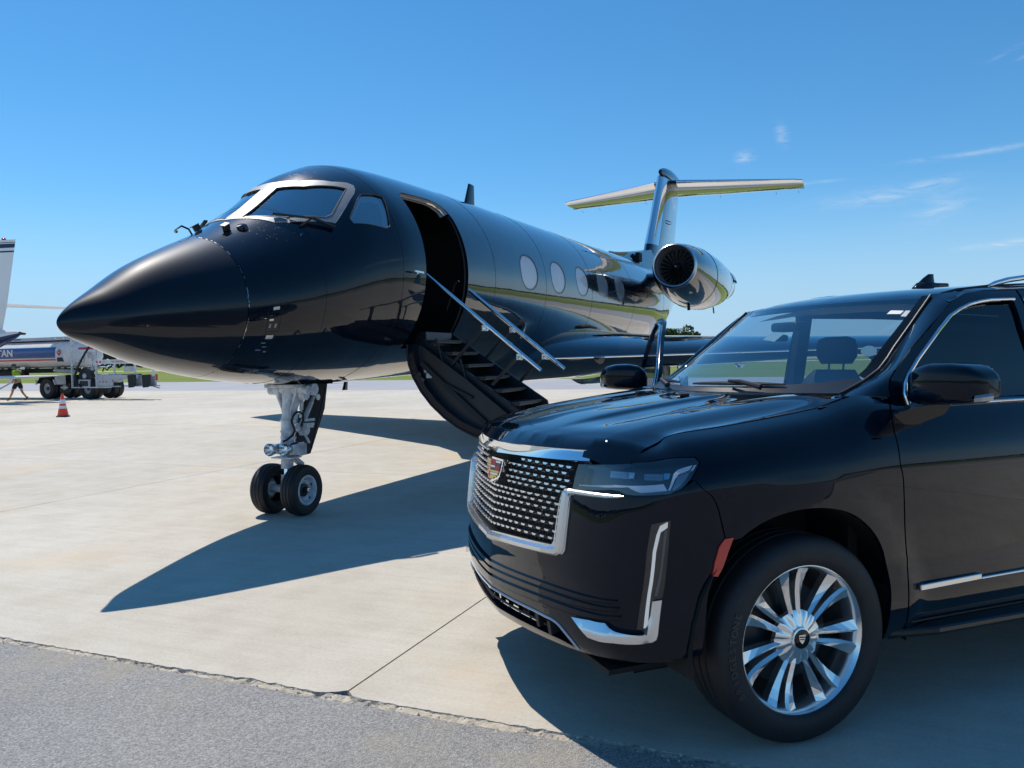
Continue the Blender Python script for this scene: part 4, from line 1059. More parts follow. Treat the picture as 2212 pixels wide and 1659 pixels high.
# open bay edge in the belly
MB().add([jp(s, y, z) for (s, y, z) in ((.0, .2, 1.312), (.92, .2, 1.293), (.92, -.2, 1.293), (.0, -.2, 1.312))], [(0, 1, 2, 3)], 'matte_black').build('gear_bay', jet)
for y in (.235, -.235):
    MB().prism([jp(.02, y, 1.36), jp(.62, y, 1.34), jp(.60, y * 1.03, 1.302), jp(.06, y * 1.03, 1.318)], (0, 0, 0), (0, .012, 0), 'jet_black').build('gear_bay_door', jet)
tyre_p = [(.130, -.055), (.150, -.072), (.200, -.086), (.236, -.078), (.248, -.060), (.2515, -.045), (.246, -.040), (.2535, -.034), (.2545, -.006), (.248, 0), (.2545, .006), (.2535, .034), (.246, .040), (.2515, .045), (.248, .060), (.236, .078), (.200, .086), (.150, .072), (.130, .055)]
for sy in (.185, -.185):
    c = jp(.11, sy, .2535)
    w_ = MB().lathe(tyre_p, c, (0, 1, 0), 'rubber', 48, close=True).build('nose_wheel', nose_gear)
    dr = -1 if sy > 0 else 1
    rim = MB().lathe([(.152, .072), (.140, .080), (.128, .074), (.112, .030), (.080, .015), (.074, .0), (.0, .0)], c, (0, dr, 0), 'gear_white', 40, cap=False).build('rim', w_)
    MB().lathe([(.066, .012), (.064, .034), (.045, .040), (.034, .040), (.032, .075), (.020, .080), (0, .080)], c, (0, dr, 0), 'trim_black', 24).build('hub', w_)
    MB().lathe([(.024, .070), (.024, .086), (.014, .088), (0, .084)], c, (0, dr, 0), 'satin_chrome', 6).build('hub_nut', w_)
    rt = MB()
    for a in (.4, 1.6, 2.9, 4.2, 5.4):
        rt.box((c[0] + .115 * math.cos(a), c[1] + dr * .040, c[2] + .115 * math.sin(a)), (.018, .012, .022), 'trim_black')
    rt.build('rim_slot', w_)
# ---------------------------------------------------------------- black suv: master surfaces
# car frame: x = forward from the front axle, y = left, z up
CP = (.763, 4.009); CB = .3711
_pl = np.array([(.938, 0), (.912, .25), (.852, .55), (.790, .74), (.722, .865), (.62, .955), (.48, .997), (.25, 1.013), (0, 1.018), (-.3, 1.02), (-.6, 1.02), (-1.4, 1.02), (-2.4, 1.015), (-3.1, 1.01), (-3.8, .985), (-4.2, .93), (-4.37, .80), (-4.41, .45), (-4.42, 0)])
_plf = cubic(np.arange(len(_pl)), _pl)
_rows_s = np.array([(.25, .11), (.36, .045), (.52, .022), (.64, .030), (.72, .024), (.88, .010), (1.0, .001), (1.05, 0), (1.12, .010), (1.20, .035), (1.27, .072), (1.315, .115), (1.345, .17)])
_rows_f = np.array([(.30, .07), (.36, .025), (.45, .0), (.58, .0), (.68, .0), (.82, .012), (.95, .028), (1.0, .0355), (1.05, .0445), (1.09, .053), (1.12, .060), (1.14, .066), (1.16, .075)])
_fs, _ff = cubic(np.arange(13), _rows_s), cubic(np.arange(13), _rows_f)
_drop = pchip([-3, -.45, -.17, .26, .53, .64, .80], [.0, 0, .053, .103, .130, .152, .19])
def CAR(k, v):
    """k along the plan outline (0 centre of nose, 18 centre of tail; negative = right side), v = row 0..12 from sill to shoulder"""
    k = np.asarray(k, float); v = np.clip(np.asarray(v, float), 0, 12); sg = np.where(k < 0, -1.0, 1.0); a = np.clip(np.abs(k), 0, 18)
    P = _plf(a); e = 1e-3; T = _plf(np.clip(a + e, 0, 18)) - _plf(np.clip(a - e, 0, 18)); T /= np.linalg.norm(T, axis=-1)[..., None] + 1e-12
    N = np.stack([T[..., 1], -T[..., 0]], -1)        # outward
    N = np.stack([N[..., 0], N[..., 1] * sstep(0, .35, a)], -1)
    w = sstep(3.0, 6.2, a) * (1 - 0 * a)
    S, Fv = _fs(v), _ff(v)
    z = S[..., 0] * w + Fv[..., 0] * (1 - w); ins = S[..., 1] * w + Fv[..., 1] * (1 - w)
    z = z - w * _drop(np.clip(P[..., 0], -2.9, .79)) * np.clip((S[..., 0] - 1.0) / .345, 0, 1.05)
    ins = ins + .20 * np.maximum(z - .80, 0) ** 2 * np.exp(-((a - 5.2) / 1.0) ** 2)
    # wheel-arch lips
    out = 0
    for ax in (0.0, -3.071):
        r = np.hypot(P[..., 0] - ax, z - .41); out = out + .011 * (1 - sstep(.53, .66, r)) * sstep(4.5, 5.5, a)
    x = P[..., 0] + N[..., 0] * (out - ins); y = P[..., 1] + N[..., 1] * (out - ins)
    return np.stack([x, sg * y, z], -1)
_hc = pchip([-.30, -.10, -.055, -.03, -.012, 0, .03, .07, .2, .36, .53, .9, 1.1, 1.4], [1.05, 1.10, 1.140, 1.165, 1.188, 1.198, 1.209, 1.222, 1.249, 1.276, 1.298, 1.338, 1.352, 1.365])
_hl = pchip([0, .04, .27, .30, .345, .44, .56, .64, .70, .78, .85, .95], [.004, .001, .0, -.002, -.016, -.018, -.008, -.006, -.012, -.022, -.030, -.05])
_fk = CAR(np.linspace(4.5, 9.5, 80), np.full(80, 12.0)); _fo = np.argsort(_fk[:, 0]); _fk = _fk[_fo]
def _fz(x): return np.interp(x, _fk[:, 0], _fk[:, 2])
def _fy(x): return np.interp(x, _fk[:, 0], _fk[:, 1])
_hl2 = pchip([0, .64, .70, .78, .85, .95], [.0, -.004, -.010, -.022, -.030, -.05])
def HOOD(x, y):
    x = np.asarray(x, float); a = np.abs(np.asarray(y, float)); d = .857 - .40 * a * a - x
    f = sstep(.03, .35, d); z = _hc(d) + _hl(a) * f + _hl2(a) * (1 - f)
    # run into the fender shoulder along the side
    w = sstep(.68, .85, a) * sstep(.66, .46, x)
    return np.stack([x, np.asarray(y, float) + 0 * x, z * (1 - w) + (_fz(x) + .004) * w], -1)
_gz = np.array([1.335, 1.42, 1.52, 1.62, 1.70, 1.755, 1.79])
_wc = cubic(_gz, np.array([-.10, -.215, -.37, -.54, -.675, -.765, -.82]))
_wkx = cubic(_gz, np.array([-.385, -.61, -.735, -.845, -.935, -1.0, -1.04])); _wky = cubic(_gz, np.array([.755, .738, .722, .707, .692, .68, .672]))
def WS(a, z):
    """windscreen: a from -1 (right edge) to 1 (left edge), z height"""
    a = np.asarray(a, float); z = np.asarray(z, float); b = np.abs(a) ** 2.1
    return np.stack([_wc(z) + (_wkx(z) - _wc(z)) * b, _wky(z) * a, z + 0 * a], -1)
_sy = cubic(np.array([1.25, 1.335, 1.42, 1.52, 1.62, 1.70, 1.755, 1.80, 1.835]), np.array([.942, .915, .893, .866, .836, .806, .780, .752, .722]))
def SIDE(x, z):
    x = np.asarray(x, float); z = np.asarray(z, float)
    return np.stack([x + 0 * z, _sy(z) - .012 * np.maximum(-x - 1.6, 0) ** 1.3 - .05 * np.maximum(-x - 3.6, 0), z + 0 * x], -1)
_rc = pchip([-.2, 0, .03, .10, .3, .7, 1.3, 2.2, 2.9, 3.3], [1.70, 1.772, 1.783, 1.803, 1.835, 1.862, 1.880, 1.875, 1.845, 1.80])
def ROOF(x, y):
    x = np.asarray(x, float); a = np.abs(np.asarray(y, float)); xw = -.795 - .245 * (a / .672) ** 2.1; d = xw - x
    return np.stack([x, np.asarray(y, float) + 0 * x, _rc(d) - .012 * (a / .70) ** 4 * sstep(0, .5, d) - .03 * sstep(.66, .78, a)], -1)
def car_world(P):
    P = np.asarray(P, float); c, s = math.cos(CB), math.sin(CB)
    return np.stack([CP[0] - P[..., 0] * c + P[..., 1] * s, CP[1] - P[..., 0] * s - P[..., 1] * c, P[..., 2]], -1)
# ---------------------------------------------------------------- black suv: parts
suv = thing('suv', 'large glossy black suv with chrome mesh grille parked nearest the camera, far front door open', 'suv', (CP[0], CP[1], 0), PI + CB)
KU, VU = .27, .09
def sym(half): return half + [(-k, v) for k, v in half[::-1] if abs(k) > 1e-6]
def flipk(p): return [(-k, v) for k, v in p][::-1]
def cpt(k, v, off=0.0):
    e = 1e-3; P = CAR(np.array([k, k + e, k]), np.array([v, v, v + e])); n_ = np.cross(P[1] - P[0], P[2] - P[0]); n_ /= np.linalg.norm(n_)
    return Vector(P[0] + n_ * off), Vector(n_), Vector(P[1] - P[0]).normalized()
_dk = np.linspace(0, 18, 1801); _dx = _plf(_dk)[:, 0]
def kx(x): return float(np.interp(-x, -_dx, _dk))
def vz(z): return float(np.interp(z, _rows_s[:, 0], np.arange(13)))
GRILLE_O = [(0, 4.15), (2.04, 4.48), (2.13, 4.50), (2.185, 4.62), (2.16, 5.6), (2.115, 6.74), (2.20, 7.0), (2.27, 9.30), (2.4, 9.45)]
BOT = [(0, .80), (1.2, .90), (2.45, 1.10), (3.64, 1.33), (4.65, 1.33), (5.66, 1.34), (6.05, 1.36)]
ARCH_F = [(6.127, 2.21), (6.20, 3.0), (6.265, 3.6), (6.33, 4.08), (6.42, 4.45)]
SEAM_F = [(6.50, 4.70), (6.38, 5.5), (6.28, 5.98), (6.10, 7.0), (5.95, 7.82)]
HL_BOT = [(5.63, 7.30), (5.237, 6.86), (4.70, 6.92), (4.184, 7.02), (3.95, 7.12), (3.733, 7.35), (3.412, 7.43), (2.8, 7.2), (2.22, 6.98)]
bump_half = BOT + ARCH_F + [(k - .012, v) for k, v in SEAM_F] + [(k, v - .04) for k, v in HL_BOT] + [(2.115, 6.72), (2.16, 5.6), (2.185, 4.62), (2.13, 4.50), (2.04, 4.48)]
bump = bump_half + [(0, 4.15)]
bump = bump_half + [(0, 4.15)] + [(-k, v) for k, v in bump_half[::-1][:-1]]
INTAKE = sym([(0, 1.30), (.285, 1.31), (1.36, 1.37), (1.99, 1.36), (2.46, 1.22), (2.30, 1.60), (2.07, 1.97), (1.92, 2.10), (1.43, 2.15), (0, 2.17)])
FOG = [(4.74, 5.36), (5.30, 5.37), (5.16, 4.2), (5.03, 3.12), (4.74, 3.12), (4.61, 2.16), (4.30, 2.28), (4.46, 3.5), (4.60, 4.70)]
o = patch('front_bumper', CAR, bump, 'car_black', suv, holes=[INTAKE, FOG, flipk(FOG)], su=KU, sv=VU, h=.045, hb=.02, lip=.016, hole_lip=.035)
for j, v in enumerate((2.52, 2.79, 3.06)):
    w_ = 3.85 - .05 * j
    pts = [(k, v - .085 * (1 - (abs(k) / w_) ** 4) + .10 * sstep(0, 2.2, abs(k)) + .06 * sstep(2, 4, abs(k))) for k in np.linspace(-w_, w_, 41)] + [(k, v + .085 * (1 - .6 * (abs(k) / w_) ** 4) + .10 * sstep(0, 2.2, abs(k)) + .06 * sstep(2, 4, abs(k))) for k in np.linspace(w_, -w_, 41)]
    patch('bumper_rib', CAR, pts, 'car_black', o, su=KU, sv=VU, h=.05, hb=.03, off=.012, lip=.016)
    pts2 = [(k, v - .09 - .045 * (1 - (abs(k) / w_) ** 4) + .10 * sstep(0, 2.2, abs(k)) + .06 * sstep(2, 4, abs(k))) for k in np.linspace(-w_, w_, 41)] + [(k, v - .09 + .10 * sstep(0, 2.2, abs(k)) + .06 * sstep(2, 4, abs(k))) for k in np.linspace(w_, -w_, 41)]
    patch('rib_groove', CAR, pts2, 'matte_black', o, su=KU, sv=VU, h=.05, hb=.03, off=.002)
# lower intake: recess, slats, fins
patch('intake_recess', CAR, [(k * 1.03, 1.70 + (v - 1.70) * 1.15) for k, v in INTAKE], 'matte_black', suv, su=KU, sv=VU, h=.05, hb=.04, off=-.06)
mb = MB(); P = [cpt(k, 1.72, -.018)[0] for k in np.linspace(-1.5, 1.5, 25)]; mb.tube(P, .0055, 'trim_black', 6)
it = mb.build('intake_slat', suv)
for k in (-.5, -.15, .22, .55, .9, 1.2):
    a, b_ = cpt(k, 1.50, -.03)[0], cpt(k, 2.02, -.03)[0]; MB().bar(a, b_, .004, .02, 'trim_black', tuple(cpt(k, 1.7)[1])).build('intake_fin', suv)
for k0 in (1.47, 1.80):
    a, b_ = cpt(k0, 1.46, -.016)[0], cpt(k0, 2.05, -.016)[0]; MB().bar(a, b_, .02, .022 if abs(k0) < 1.6 else .05, 'charcoal').build('intake_bracket', suv)
lipb = [(k, v) for k, v in [(0, 2.17), (1.43, 2.15), (1.92, 2.10), (2.07, 1.97), (2.30, 1.60), (2.46, 1.22)]]
for sg in (1, -1):
    kk = np.linspace(0, 2.46, 30); MB().tube([cpt(sg * k, float(np.interp(k, [a[0] for a in lipb], [a[1] for a in lipb])), .001)[0] for k in kk], .006, 'frame_grey', 6).build('intake_lip', suv)
mb = MB()   # front valance under the bumper
va = [cpt(k, max(.0, np.interp(abs(k), [0, 2.45, 3.64, 6.05], [.80, 1.10, 1.33, 1.36])), 0)[0] for k in np.linspace(-5.2, 5.2, 61)]
mb.add(va + [Vector((p.x - .05, p.y * .985, p.z - .022)) for p in va], [(i, i + 1, 62 + i, 61 + i) for i in range(60)], 'charcoal', True); mb.build('front_lip', suv)
MB().box((.45, 0, .33), (.62, 1.6, .02), 'matte_black').build('splash_shield', suv)
# chrome corner trims
def CHR(k, v):
    P = CAR(k, v); a = np.abs(np.asarray(k, float)); b_ = .026 * (.5 + .5 * np.cos(PI * np.clip(np.abs(np.asarray(v, float) - 2.12) / .6, 0, 1))) * (1 - sstep(4.45, 4.85, a)) + .006
    return P + np.stack([b_ * .75, np.sign(k) * b_ * .65, 0 * b_], -1)
COR = [(2.38, 2.46), (2.90, 2.06), (3.30, 2.02), (3.70, 2.02), (4.14, 1.95), (4.74, 1.88), (4.85, 1.92), (4.895, 2.05), (4.96, 2.55), (5.03, 3.07), (4.75, 3.09), (4.63, 2.13), (4.2, 2.22), (3.73, 2.34), (3.55, 2.42), (3.40, 2.53), (2.9, 2.52)]
for sg in (1, -1):
    patch('corner_trim', CHR, COR if sg == 1 else flipk(COR), 'satin_chrome', suv, su=KU, sv=VU, h=.018, hb=.010, lip=.022)
# vertical lamps
m_, n_, l_, b_ = new_mat('lamp_lit'); b_.inputs['Base Color'].default_value = (.9, .9, .88, 1); b_.inputs['Emission Color'].default_value = (1, .97, .90, 1); b_.inputs['Emission Strength'].default_value = .75
BAR1 = [(5.225, 5.31), (4.98, 5.25), (4.865, 5.03), (4.765, 4.69), (4.615, 3.5), (4.475, 2.27), (4.585, 2.25), (4.715, 3.5), (4.865, 4.67), (5.0, 5.10), (5.21, 5.18)]
BAR2 = [(5.125, 5.10), (5.21, 5.12), (5.05, 4.2), (4.885, 3.21), (4.815, 3.24), (4.98, 4.2)]
for sg in (1, -1):
    f_ = (lambda p: p) if sg == 1 else flipk
    fg = patch('fog_lamp', CAR, f_([(k + (.05 if k > 4.9 else -.05), v) for k, v in FOG]), 'gloss_black', suv, su=KU, sv=VU, h=.04, hb=.02, off=-.036)
    patch('light_bar', CAR, f_(BAR1), 'lamp_lit', fg, su=KU, sv=VU, h=.03, hb=.012, off=-.012, lip=.012)
    patch('reflector_bar', CAR, f_(BAR2), 'lens_grey', fg, su=KU, sv=VU, h=.03, hb=.012, off=-.016, lip=.012)
    patch('lamp_cover', CAR, f_(FOG), 'smoked_cover', fg, su=KU, sv=VU, h=.04, hb=.02, off=-.004)
mb = MB(); sh = [(cpt(k, 4.36, -.004)[0], cpt(k, 4.36, -.16)[0]) for k in np.linspace(-2.1, 2.1, 43)]
mb.add([a for a, b_ in sh] + [b_ for a, b_ in sh], [(i, i + 1, 44 + i, 43 + i) for i in range(42)], 'matte_black'); mb.build('grille_light_baffle', suv)  # unseen strip added to stop sun leaking down behind the grille
MB().box((.63, 0, .70), (.22, 1.24, .76), 'matte_black').build('light_blocker', suv)  # hidden box added inside the nose to block stray sunlight
# ---- grille
GIN = sym([(0, 4.42), (.8, 4.52), (1.88, 4.64), (1.93, 4.75), (1.98, 5.7), (2.05, 6.70), (2.16, 7.0), (2.24, 9.35), (1.2, 9.15), (0, 8.85)])
gr = patch('grille', CAR, [(k * 1.02, 6.9 + (v - 6.9) * 1.06) for k, v in GIN], 'matte_black', suv, su=KU, sv=VU, h=.05, hb=.03, off=-.05)
SUR = [(2.205, 6.99), (2.105, 6.86), (2.02, 6.70), (1.955, 5.7), (1.905, 4.78), (1.86, 4.66), (.8, 4.54), (0, 4.44)]
SURO = [(0, 4.12), (2.03, 4.45), (2.14, 4.49), (2.195, 4.62), (2.235, 5.6), (2.235, 6.45), (2.40, 6.62), (2.9, 6.72), (3.5, 6.80), (3.92, 6.90), (3.60, 6.98), (2.85, 6.98)]
sp = SURO + SUR[:-1]; sp = sp + [(0, 4.44)]
sp = SURO + SUR + [(-k, v) for k, v in SUR[::-1][1:]] + [(-k, v) for k, v in SURO[::-1][:-1]]
# one closed outline: outer left .. up .. inner down .. inner right .. up .. outer right .. back to the centre
def SURF_CH(k, v):
    P = CAR(k, v); return P
patch('grille_surround', CAR, sp, 'satin_chrome', suv, su=KU, sv=VU, h=.03, hb=.012, off=.006, lip=.04)
def sweep(path, wid, hgt, mat):
    # bevelled bar laid along a path (k, v) on the body surface
    rings = []; P = [cpt(k, v) for k, v in path]
    for i, (p, n_, t_) in enumerate(P):
        t = (P[min(i + 1, len(P) - 1)][0] - P[max(i - 1, 0)][0]).normalized(); b = n_.cross(t).normalized(); w, h_ = wid[i], hgt[i]
        rings.append([tuple(p + b * (w * x) + n_ * (h_ * y + .004)) for x, y in ((-1, -.6), (-1, .35), (-.62, .95), (.25, 1.0), (.85, .45), (1, -.6))])
    return MB().loft(rings, mat, smooth=False)
for sg in (1, -1):
    pth = [(0, 4.29), (.6, 4.36), (1.2, 4.42), (1.7, 4.48), (1.98, 4.54), (2.035, 4.60), (2.055, 4.72), (2.075, 5.2), (2.10, 5.8), (2.125, 6.4), (2.15, 6.66), (2.20, 6.80), (2.30, 6.84), (2.8, 6.87), (3.3, 6.89), (3.7, 6.91), (3.93, 6.93)]
    wd = [.019, .018, .017, .017, .020, .025, .028, .029, .028, .026, .021, .014, .011, .010, .009, .006, .002]; hg = [.020] * 11 + [.016, .013, .011, .009, .006, .002]
    sweep([(sg * k, v) for k, v in pth], wd, hg, 'satin_chrome').build('surround_bar', suv)
TOPB = sym([(0, 8.72), (1.2, 9.05), (2.25, 9.32), (2.60, 9.62), (2.52, 9.95), (2.30, 12.0), (1.2, 12.0), (0, 12.0)])
def TOPF(k, v):
    P = CAR(k, v); t = np.clip((np.asarray(v, float) - 8.8) / 3.2, 0, 1); a = np.abs(np.asarray(k, float))
    x0 = .857 - .40 * P[..., 1] ** 2 + .038; t = np.clip((np.asarray(v, float) - 9.2) / 2.4, 0, 1)
    P[..., 0] = (P[..., 0] + .016) * (1 - t) + x0 * t; return P
TOPB = sym([(0, 9.15), (1.2, 9.45), (2.20, 9.80), (2.62, 9.95), (2.58, 10.2), (2.36, 11.8), (1.2, 11.6), (0, 11.4)])
patch('grille_bar', TOPF, TOPB, 'chrome', suv, su=KU, sv=VU, h=.03, hb=.015, off=.0, lip=.02)
tooth = MB()
tv = []
for (d, sc) in ((0.0, 1.0), (.012, .86)):
    tv += [(-.0185 * sc, .0045 * sc, d), (.0185 * sc, .0045 * sc, d), (.0165 * sc, -.001 * sc, d), (.010 * sc, -.0058 * sc, d), (-.010 * sc, -.0058 * sc, d), (-.0165 * sc, -.001 * sc, d)]
tooth.add(tv, [tuple(range(6, 12))] + [(i, (i + 1) % 6, 6 + (i + 1) % 6, 6 + i) for i in range(6)], 'satin_chrome')
tme = tooth.mesh('grille_tooth'); wires = MB(); cnt = 0
EMB = lambda k, v: abs(k) < .42 and 6.35 < v < 8.55
gi = np.array(GIN)
fz = lambda z: float(np.interp(z, _rows_f[:, 0], np.arange(13)))
for j in range(13):
    dk = .186; off_ = 0 if j % 2 else dk / 2
    for k in np.arange(-2.3, 2.31, dk) + off_:
        z = .770 + j * .0262 - .022 * (1 - min(1, abs(k) / 2.0)) * (1 - j / 12.0)
        vv_, vd, vu = fz(z), fz(z - .020), fz(z + .008)
        if not inside(gi, np.array([[k, vd], [k, vu], [k - .055, vv_], [k + .055, vv_]])).all() or EMB(k, vv_): continue
        p, n_, t_ = cpt(k, vv_, -.012); up = n_.cross(t_)
        ob = link_mesh('grille_tooth', tme, gr); ob.matrix_local = Matrix(((t_.x, up.x, n_.x, p.x), (t_.y, up.y, n_.y, p.y), (t_.z, up.z, n_.z, p.z), (0, 0, 0, 1))); cnt += 1
        # hexagon wires down to the next staggered row
        va, vb = fz(z - .007), fz(z - .020)
        for sg in (-1, 1):
            wires.bar(cpt(k + sg * dk * .22, va, -.022)[0], cpt(k + sg * dk * .30, vb, -.022)[0], .004, .006, 'gloss_black')
        wires.bar(cpt(k - dk * .22, va, -.022)[0], cpt(k + dk * .22, va, -.022)[0], .004, .006, 'gloss_black')
tag(wires.build('grille_mesh', gr), kind='stuff')
print('grille teeth', cnt)
# emblem: crest of coloured bars on a silver shield, bent along its middle
c0, n0, t0 = cpt(0, 7.42, .0)
em = bpy.data.objects.new('emblem', None); COL.objects.link(em); em.parent = suv; em.location = (c0.x + .014, 0, c0.z); em.empty_display_size = .1
em.rotation_euler = (0, R(-6), 0)
def epl(poly, x, mat, mb, th=.004):   # poly in (y, z)
    f_ = lambda y: x - .16 * abs(y)
    pts = densify(np.array(poly), .012); n_ = len(pts)
    V_ = [(f_(y), y, z) for y, z in pts] + [(f_(y) - th, y, z) for y, z in pts]
    mb.add(V_, [tuple(range(n_))] + [(i, (i + 1) % n_, n_ + (i + 1) % n_, n_ + i) for i in range(n_)], mat)
for sg in (1, -1):
    mb = MB(); epl([(0, .056), (sg * .104, .052), (sg * .096, .020), (sg * .078, -.030), (sg * .05, -.046), (0, -.064)], .016, 'chrome', mb, .022); mb.build('crest_shield', em)
    mb = MB(); epl([(0, .046), (sg * .090, .043), (sg * .084, .018), (sg * .068, -.024), (sg * .045, -.036), (0, -.052)], .0185, 'emblem_dark', mb, .003); mb.build('crest_field', em)
def ebar(y0, y1, z, h, mat):
    mb = MB(); epl([(y0, z - h / 2), (y1, z - h / 2), (y1, z + h / 2), (y0, z + h / 2)], .0205, mat, mb, .003); mb.build('crest_bar', em)
for z, row in ((.037, ((-.088, -.045, 'gold'), (-.043, -.002, 'gold'), (.002, .044, 'emblem_red'), (.046, .086, 'satin_chrome'))), (.026, ((-.086, -.045, 'gold'), (-.043, -.002, 'satin_chrome'), (.002, .044, 'emblem_red'), (.046, .085, 'emblem_dark'))),
               (.013, ((-.082, -.045, 'satin_chrome'), (-.043, -.002, 'gold'), (.002, .040, 'satin_chrome'), (.042, .082, 'emblem_red'))), (.002, ((-.080, -.043, 'emblem_red'), (-.041, -.002, 'satin_chrome'), (.002, .040, 'emblem_dark'), (.042, .079, 'emblem_red'))),
               (-.009, ((-.074, -.04, 'emblem_red'), (-.038, -.002, 'gold'), (.002, .074, 'gold'))), (-.020, ((-.068, -.035, 'gold'), (-.033, -.002, 'emblem_red'), (.002, .067, 'satin_chrome'))), (-.031, ((-.05, -.002, 'emblem_red'), (.002, .052, 'gold'))), (-.040, ((-.030, -.002, 'satin_chrome'), (.002, .032, 'gold')))):
    for y0, y1, mt in row: ebar(y0, y1, z, .0088, mt)
# ---- headlamps
simple('lamp_housing', (.035, .042, .052), rough=.25)
HL = [(2.22, 6.98), (2.8, 7.2), (3.412, 7.43), (3.733, 7.35), (3.95, 7.12), (4.184, 7.02), (4.70, 6.92), (5.237, 6.86), (5.63, 7.30), (5.84, 7.85), (6.02, 8.52), (6.12, 8.99), (6.06, 9.33), (5.33, 9.66), (4.34, 9.99), (3.8, 9.9), (3.0, 9.62), (2.30, 9.36)]
DRL1 = [(5.241, 7.27), (5.40, 8.20), (5.465, 8.55), (5.601, 8.78), (6.001, 8.95), (5.90, 8.62), (5.61, 8.47), (5.485, 8.13), (5.302, 7.25)]
DRL2 = [(5.36, 7.28), (5.48, 7.9), (5.556, 8.33), (5.70, 8.44), (5.93, 8.55), (5.80, 8.1), (5.617, 7.56), (5.441, 7.26)]
DRL3 = [(6.03, 8.93), (6.085, 8.93), (5.985, 8.58), (5.93, 8.60)]
STR = [(2.278, 7.47), (3.396, 7.80), (4.17, 7.84), (5.10, 7.89), (5.22, 7.28), (4.383, 7.26), (4.1, 7.52), (3.929, 7.71), (2.291, 7.39)]
LOW = [(2.25, 7.05), (2.3, 7.33), (2.8, 7.45), (3.51, 7.63), (3.93, 7.66), (4.361, 7.22), (5.24, 7.2), (5.196, 6.95), (4.184, 7.06), (3.733, 7.38), (3.412, 7.46)]
PRJ = [[(3.16, 8.37), (3.16, 9.05), (3.87, 9.2), (3.90, 8.46)], [(4.45, 8.45), (4.45, 9.05), (5.11, 8.85), (5.10, 8.28)]]
PRS = [[(3.91, 8.48), (3.91, 9.15), (4.13, 9.13), (4.08, 8.52)], [(5.13, 8.30), (5.13, 8.84), (5.36, 8.74), (5.30, 8.30)]]
for sg in (1, -1):
    f_ = (lambda p: p) if sg == 1 else flipk
    hl = patch('headlight', CAR, f_(HL), 'lamp_housing', suv, su=KU, sv=VU, h=.045, hb=.025, off=-.055)
    for nm, pl, mt, of in (('running_light', DRL1, 'white_plastic', -.016), ('running_light', DRL2, 'lens_grey', -.026), ('running_light', DRL3, 'white_plastic', -.016), ('light_strip', STR, 'white_plastic', -.024), ('bezel', LOW, 'charcoal', -.014)):
        patch(nm, CAR, f_(pl), mt, hl, su=KU, sv=VU, h=.03, hb=.012, off=of, lip=.014)
    for pl in PRJ:
        patch('projector', CAR, f_(pl), 'lens_grey', hl, su=KU, sv=VU, h=.03, hb=.012, off=-.036, lip=.02)
        patch('projector_lens', CAR, f_(inset(pl, .82)), 'clear_glass', hl, su=KU, sv=VU, h=.03, hb=.012, off=-.024, lip=.012)
    for pl in PRS: patch('projector_shroud', CAR, f_(pl), 'aluminium', hl, su=KU, sv=VU, h=.03, hb=.012, off=-.030, lip=.02)
    patch('lens_cover', CAR, f_(HL), 'lamp_cover', hl, su=KU, sv=VU, h=.04, hb=.02, off=-.003)
# ---- hood
print('fender top', [(x, round(float(_fy(x)), 3), round(float(_fz(x)), 3)) for x in (.62, .5, .3, 0, -.2, -.4)])
hy = np.linspace(0, .60, 12)
fr_ = [(.857 - .40 * y * y + .043 - .008 * (y / .66), y) for y in hy] + [(.857 - .40 * .615 ** 2 + .060, .615), (.857 - .40 * .66 ** 2 + .070, .65), (.857 - .40 * .72 ** 2 + .074, .72), (.857 - .40 * .78 ** 2 + .072, .78), (.857 - .40 * .815 ** 2 + .060, .815)]
sd_ = [(x, float(_fy(x)) - .006) for x in (.62, .58, .50, .40, .30, .20, .10, 0, -.10, -.18, -.26)] + [(-.33, .838), (-.40, .80), (-.425, .74)]
rb_ = [(-.10 - .325 * (y / .74) ** 2.0, y) for y in np.linspace(.70, 0, 10)]
hhalf = fr_ + sd_ + rb_
hp = hhalf + [(x, -y) for x, y in hhalf[::-1] if y > 1e-6]
hood = patch('hood', HOOD, hp, 'car_black', suv, su=1, sv=1, h=.04, hb=.018, lip=.018)
for y in (.20, -.20):
    MB().box((.02, y, float(HOOD(.02, y)[2]) + .006), (.05, .03, .012), 'trim_black').build('washer_nozzle', hood, bevel=.003)
# ---- fenders
def kv_at(x, z):
    q = np.array([kx(x), vz(z)])
    for _ in range(12):
        P = CAR(q[0], q[1]); e = 1e-4; J = np.stack([(CAR(q[0] + e, q[1]) - P)[[0, 2]] / e, (CAR(q[0], q[1] + e) - P)[[0, 2]] / e], -1)
        q = q + np.linalg.solve(J, np.array([x, z]) - P[[0, 2]])
    return (float(q[0]), float(q[1]))
_ap = np.array([(-.415, .36), (-.425, .47), (-.425, .58), (-.392, .71), (-.312, .82), (-.195, .895), (-.06, .925), (.06, .925), (.19, .90), (.315, .835), (.40, .735), (.44, .60), (.462, .48), (.475, .40)])
_apf = cubic(np.arange(len(_ap)), _ap)
ARC_F = [kv_at(*_apf(t)) for t in np.linspace(0, 10.35, 45)]
FEN = [(6.51, 4.72), (6.39, 5.5), (6.29, 5.98), (6.11, 7.0), (5.965, 7.80), (5.86, 7.84), (6.04, 8.5), (6.14, 8.97), (6.09, 9.36), (5.35, 9.69), (4.35, 10.02), (3.97, 9.99), (3.96, 10.3), (4.25, 11.4), (4.62, 12.0), (5.67, 12.0), (7, 12.0), (8.6, 12.0), (8.95, 12.0), (9.45, 12.0), (9.72, 11.6), (9.835, 11.1), (9.74, 10.0), (9.672, 9.0), (9.663, 7.3), (9.73, 5.5), (9.83, 3.4), (9.815, 2.3), (9.815, .9)] + ARC_F[:-6]
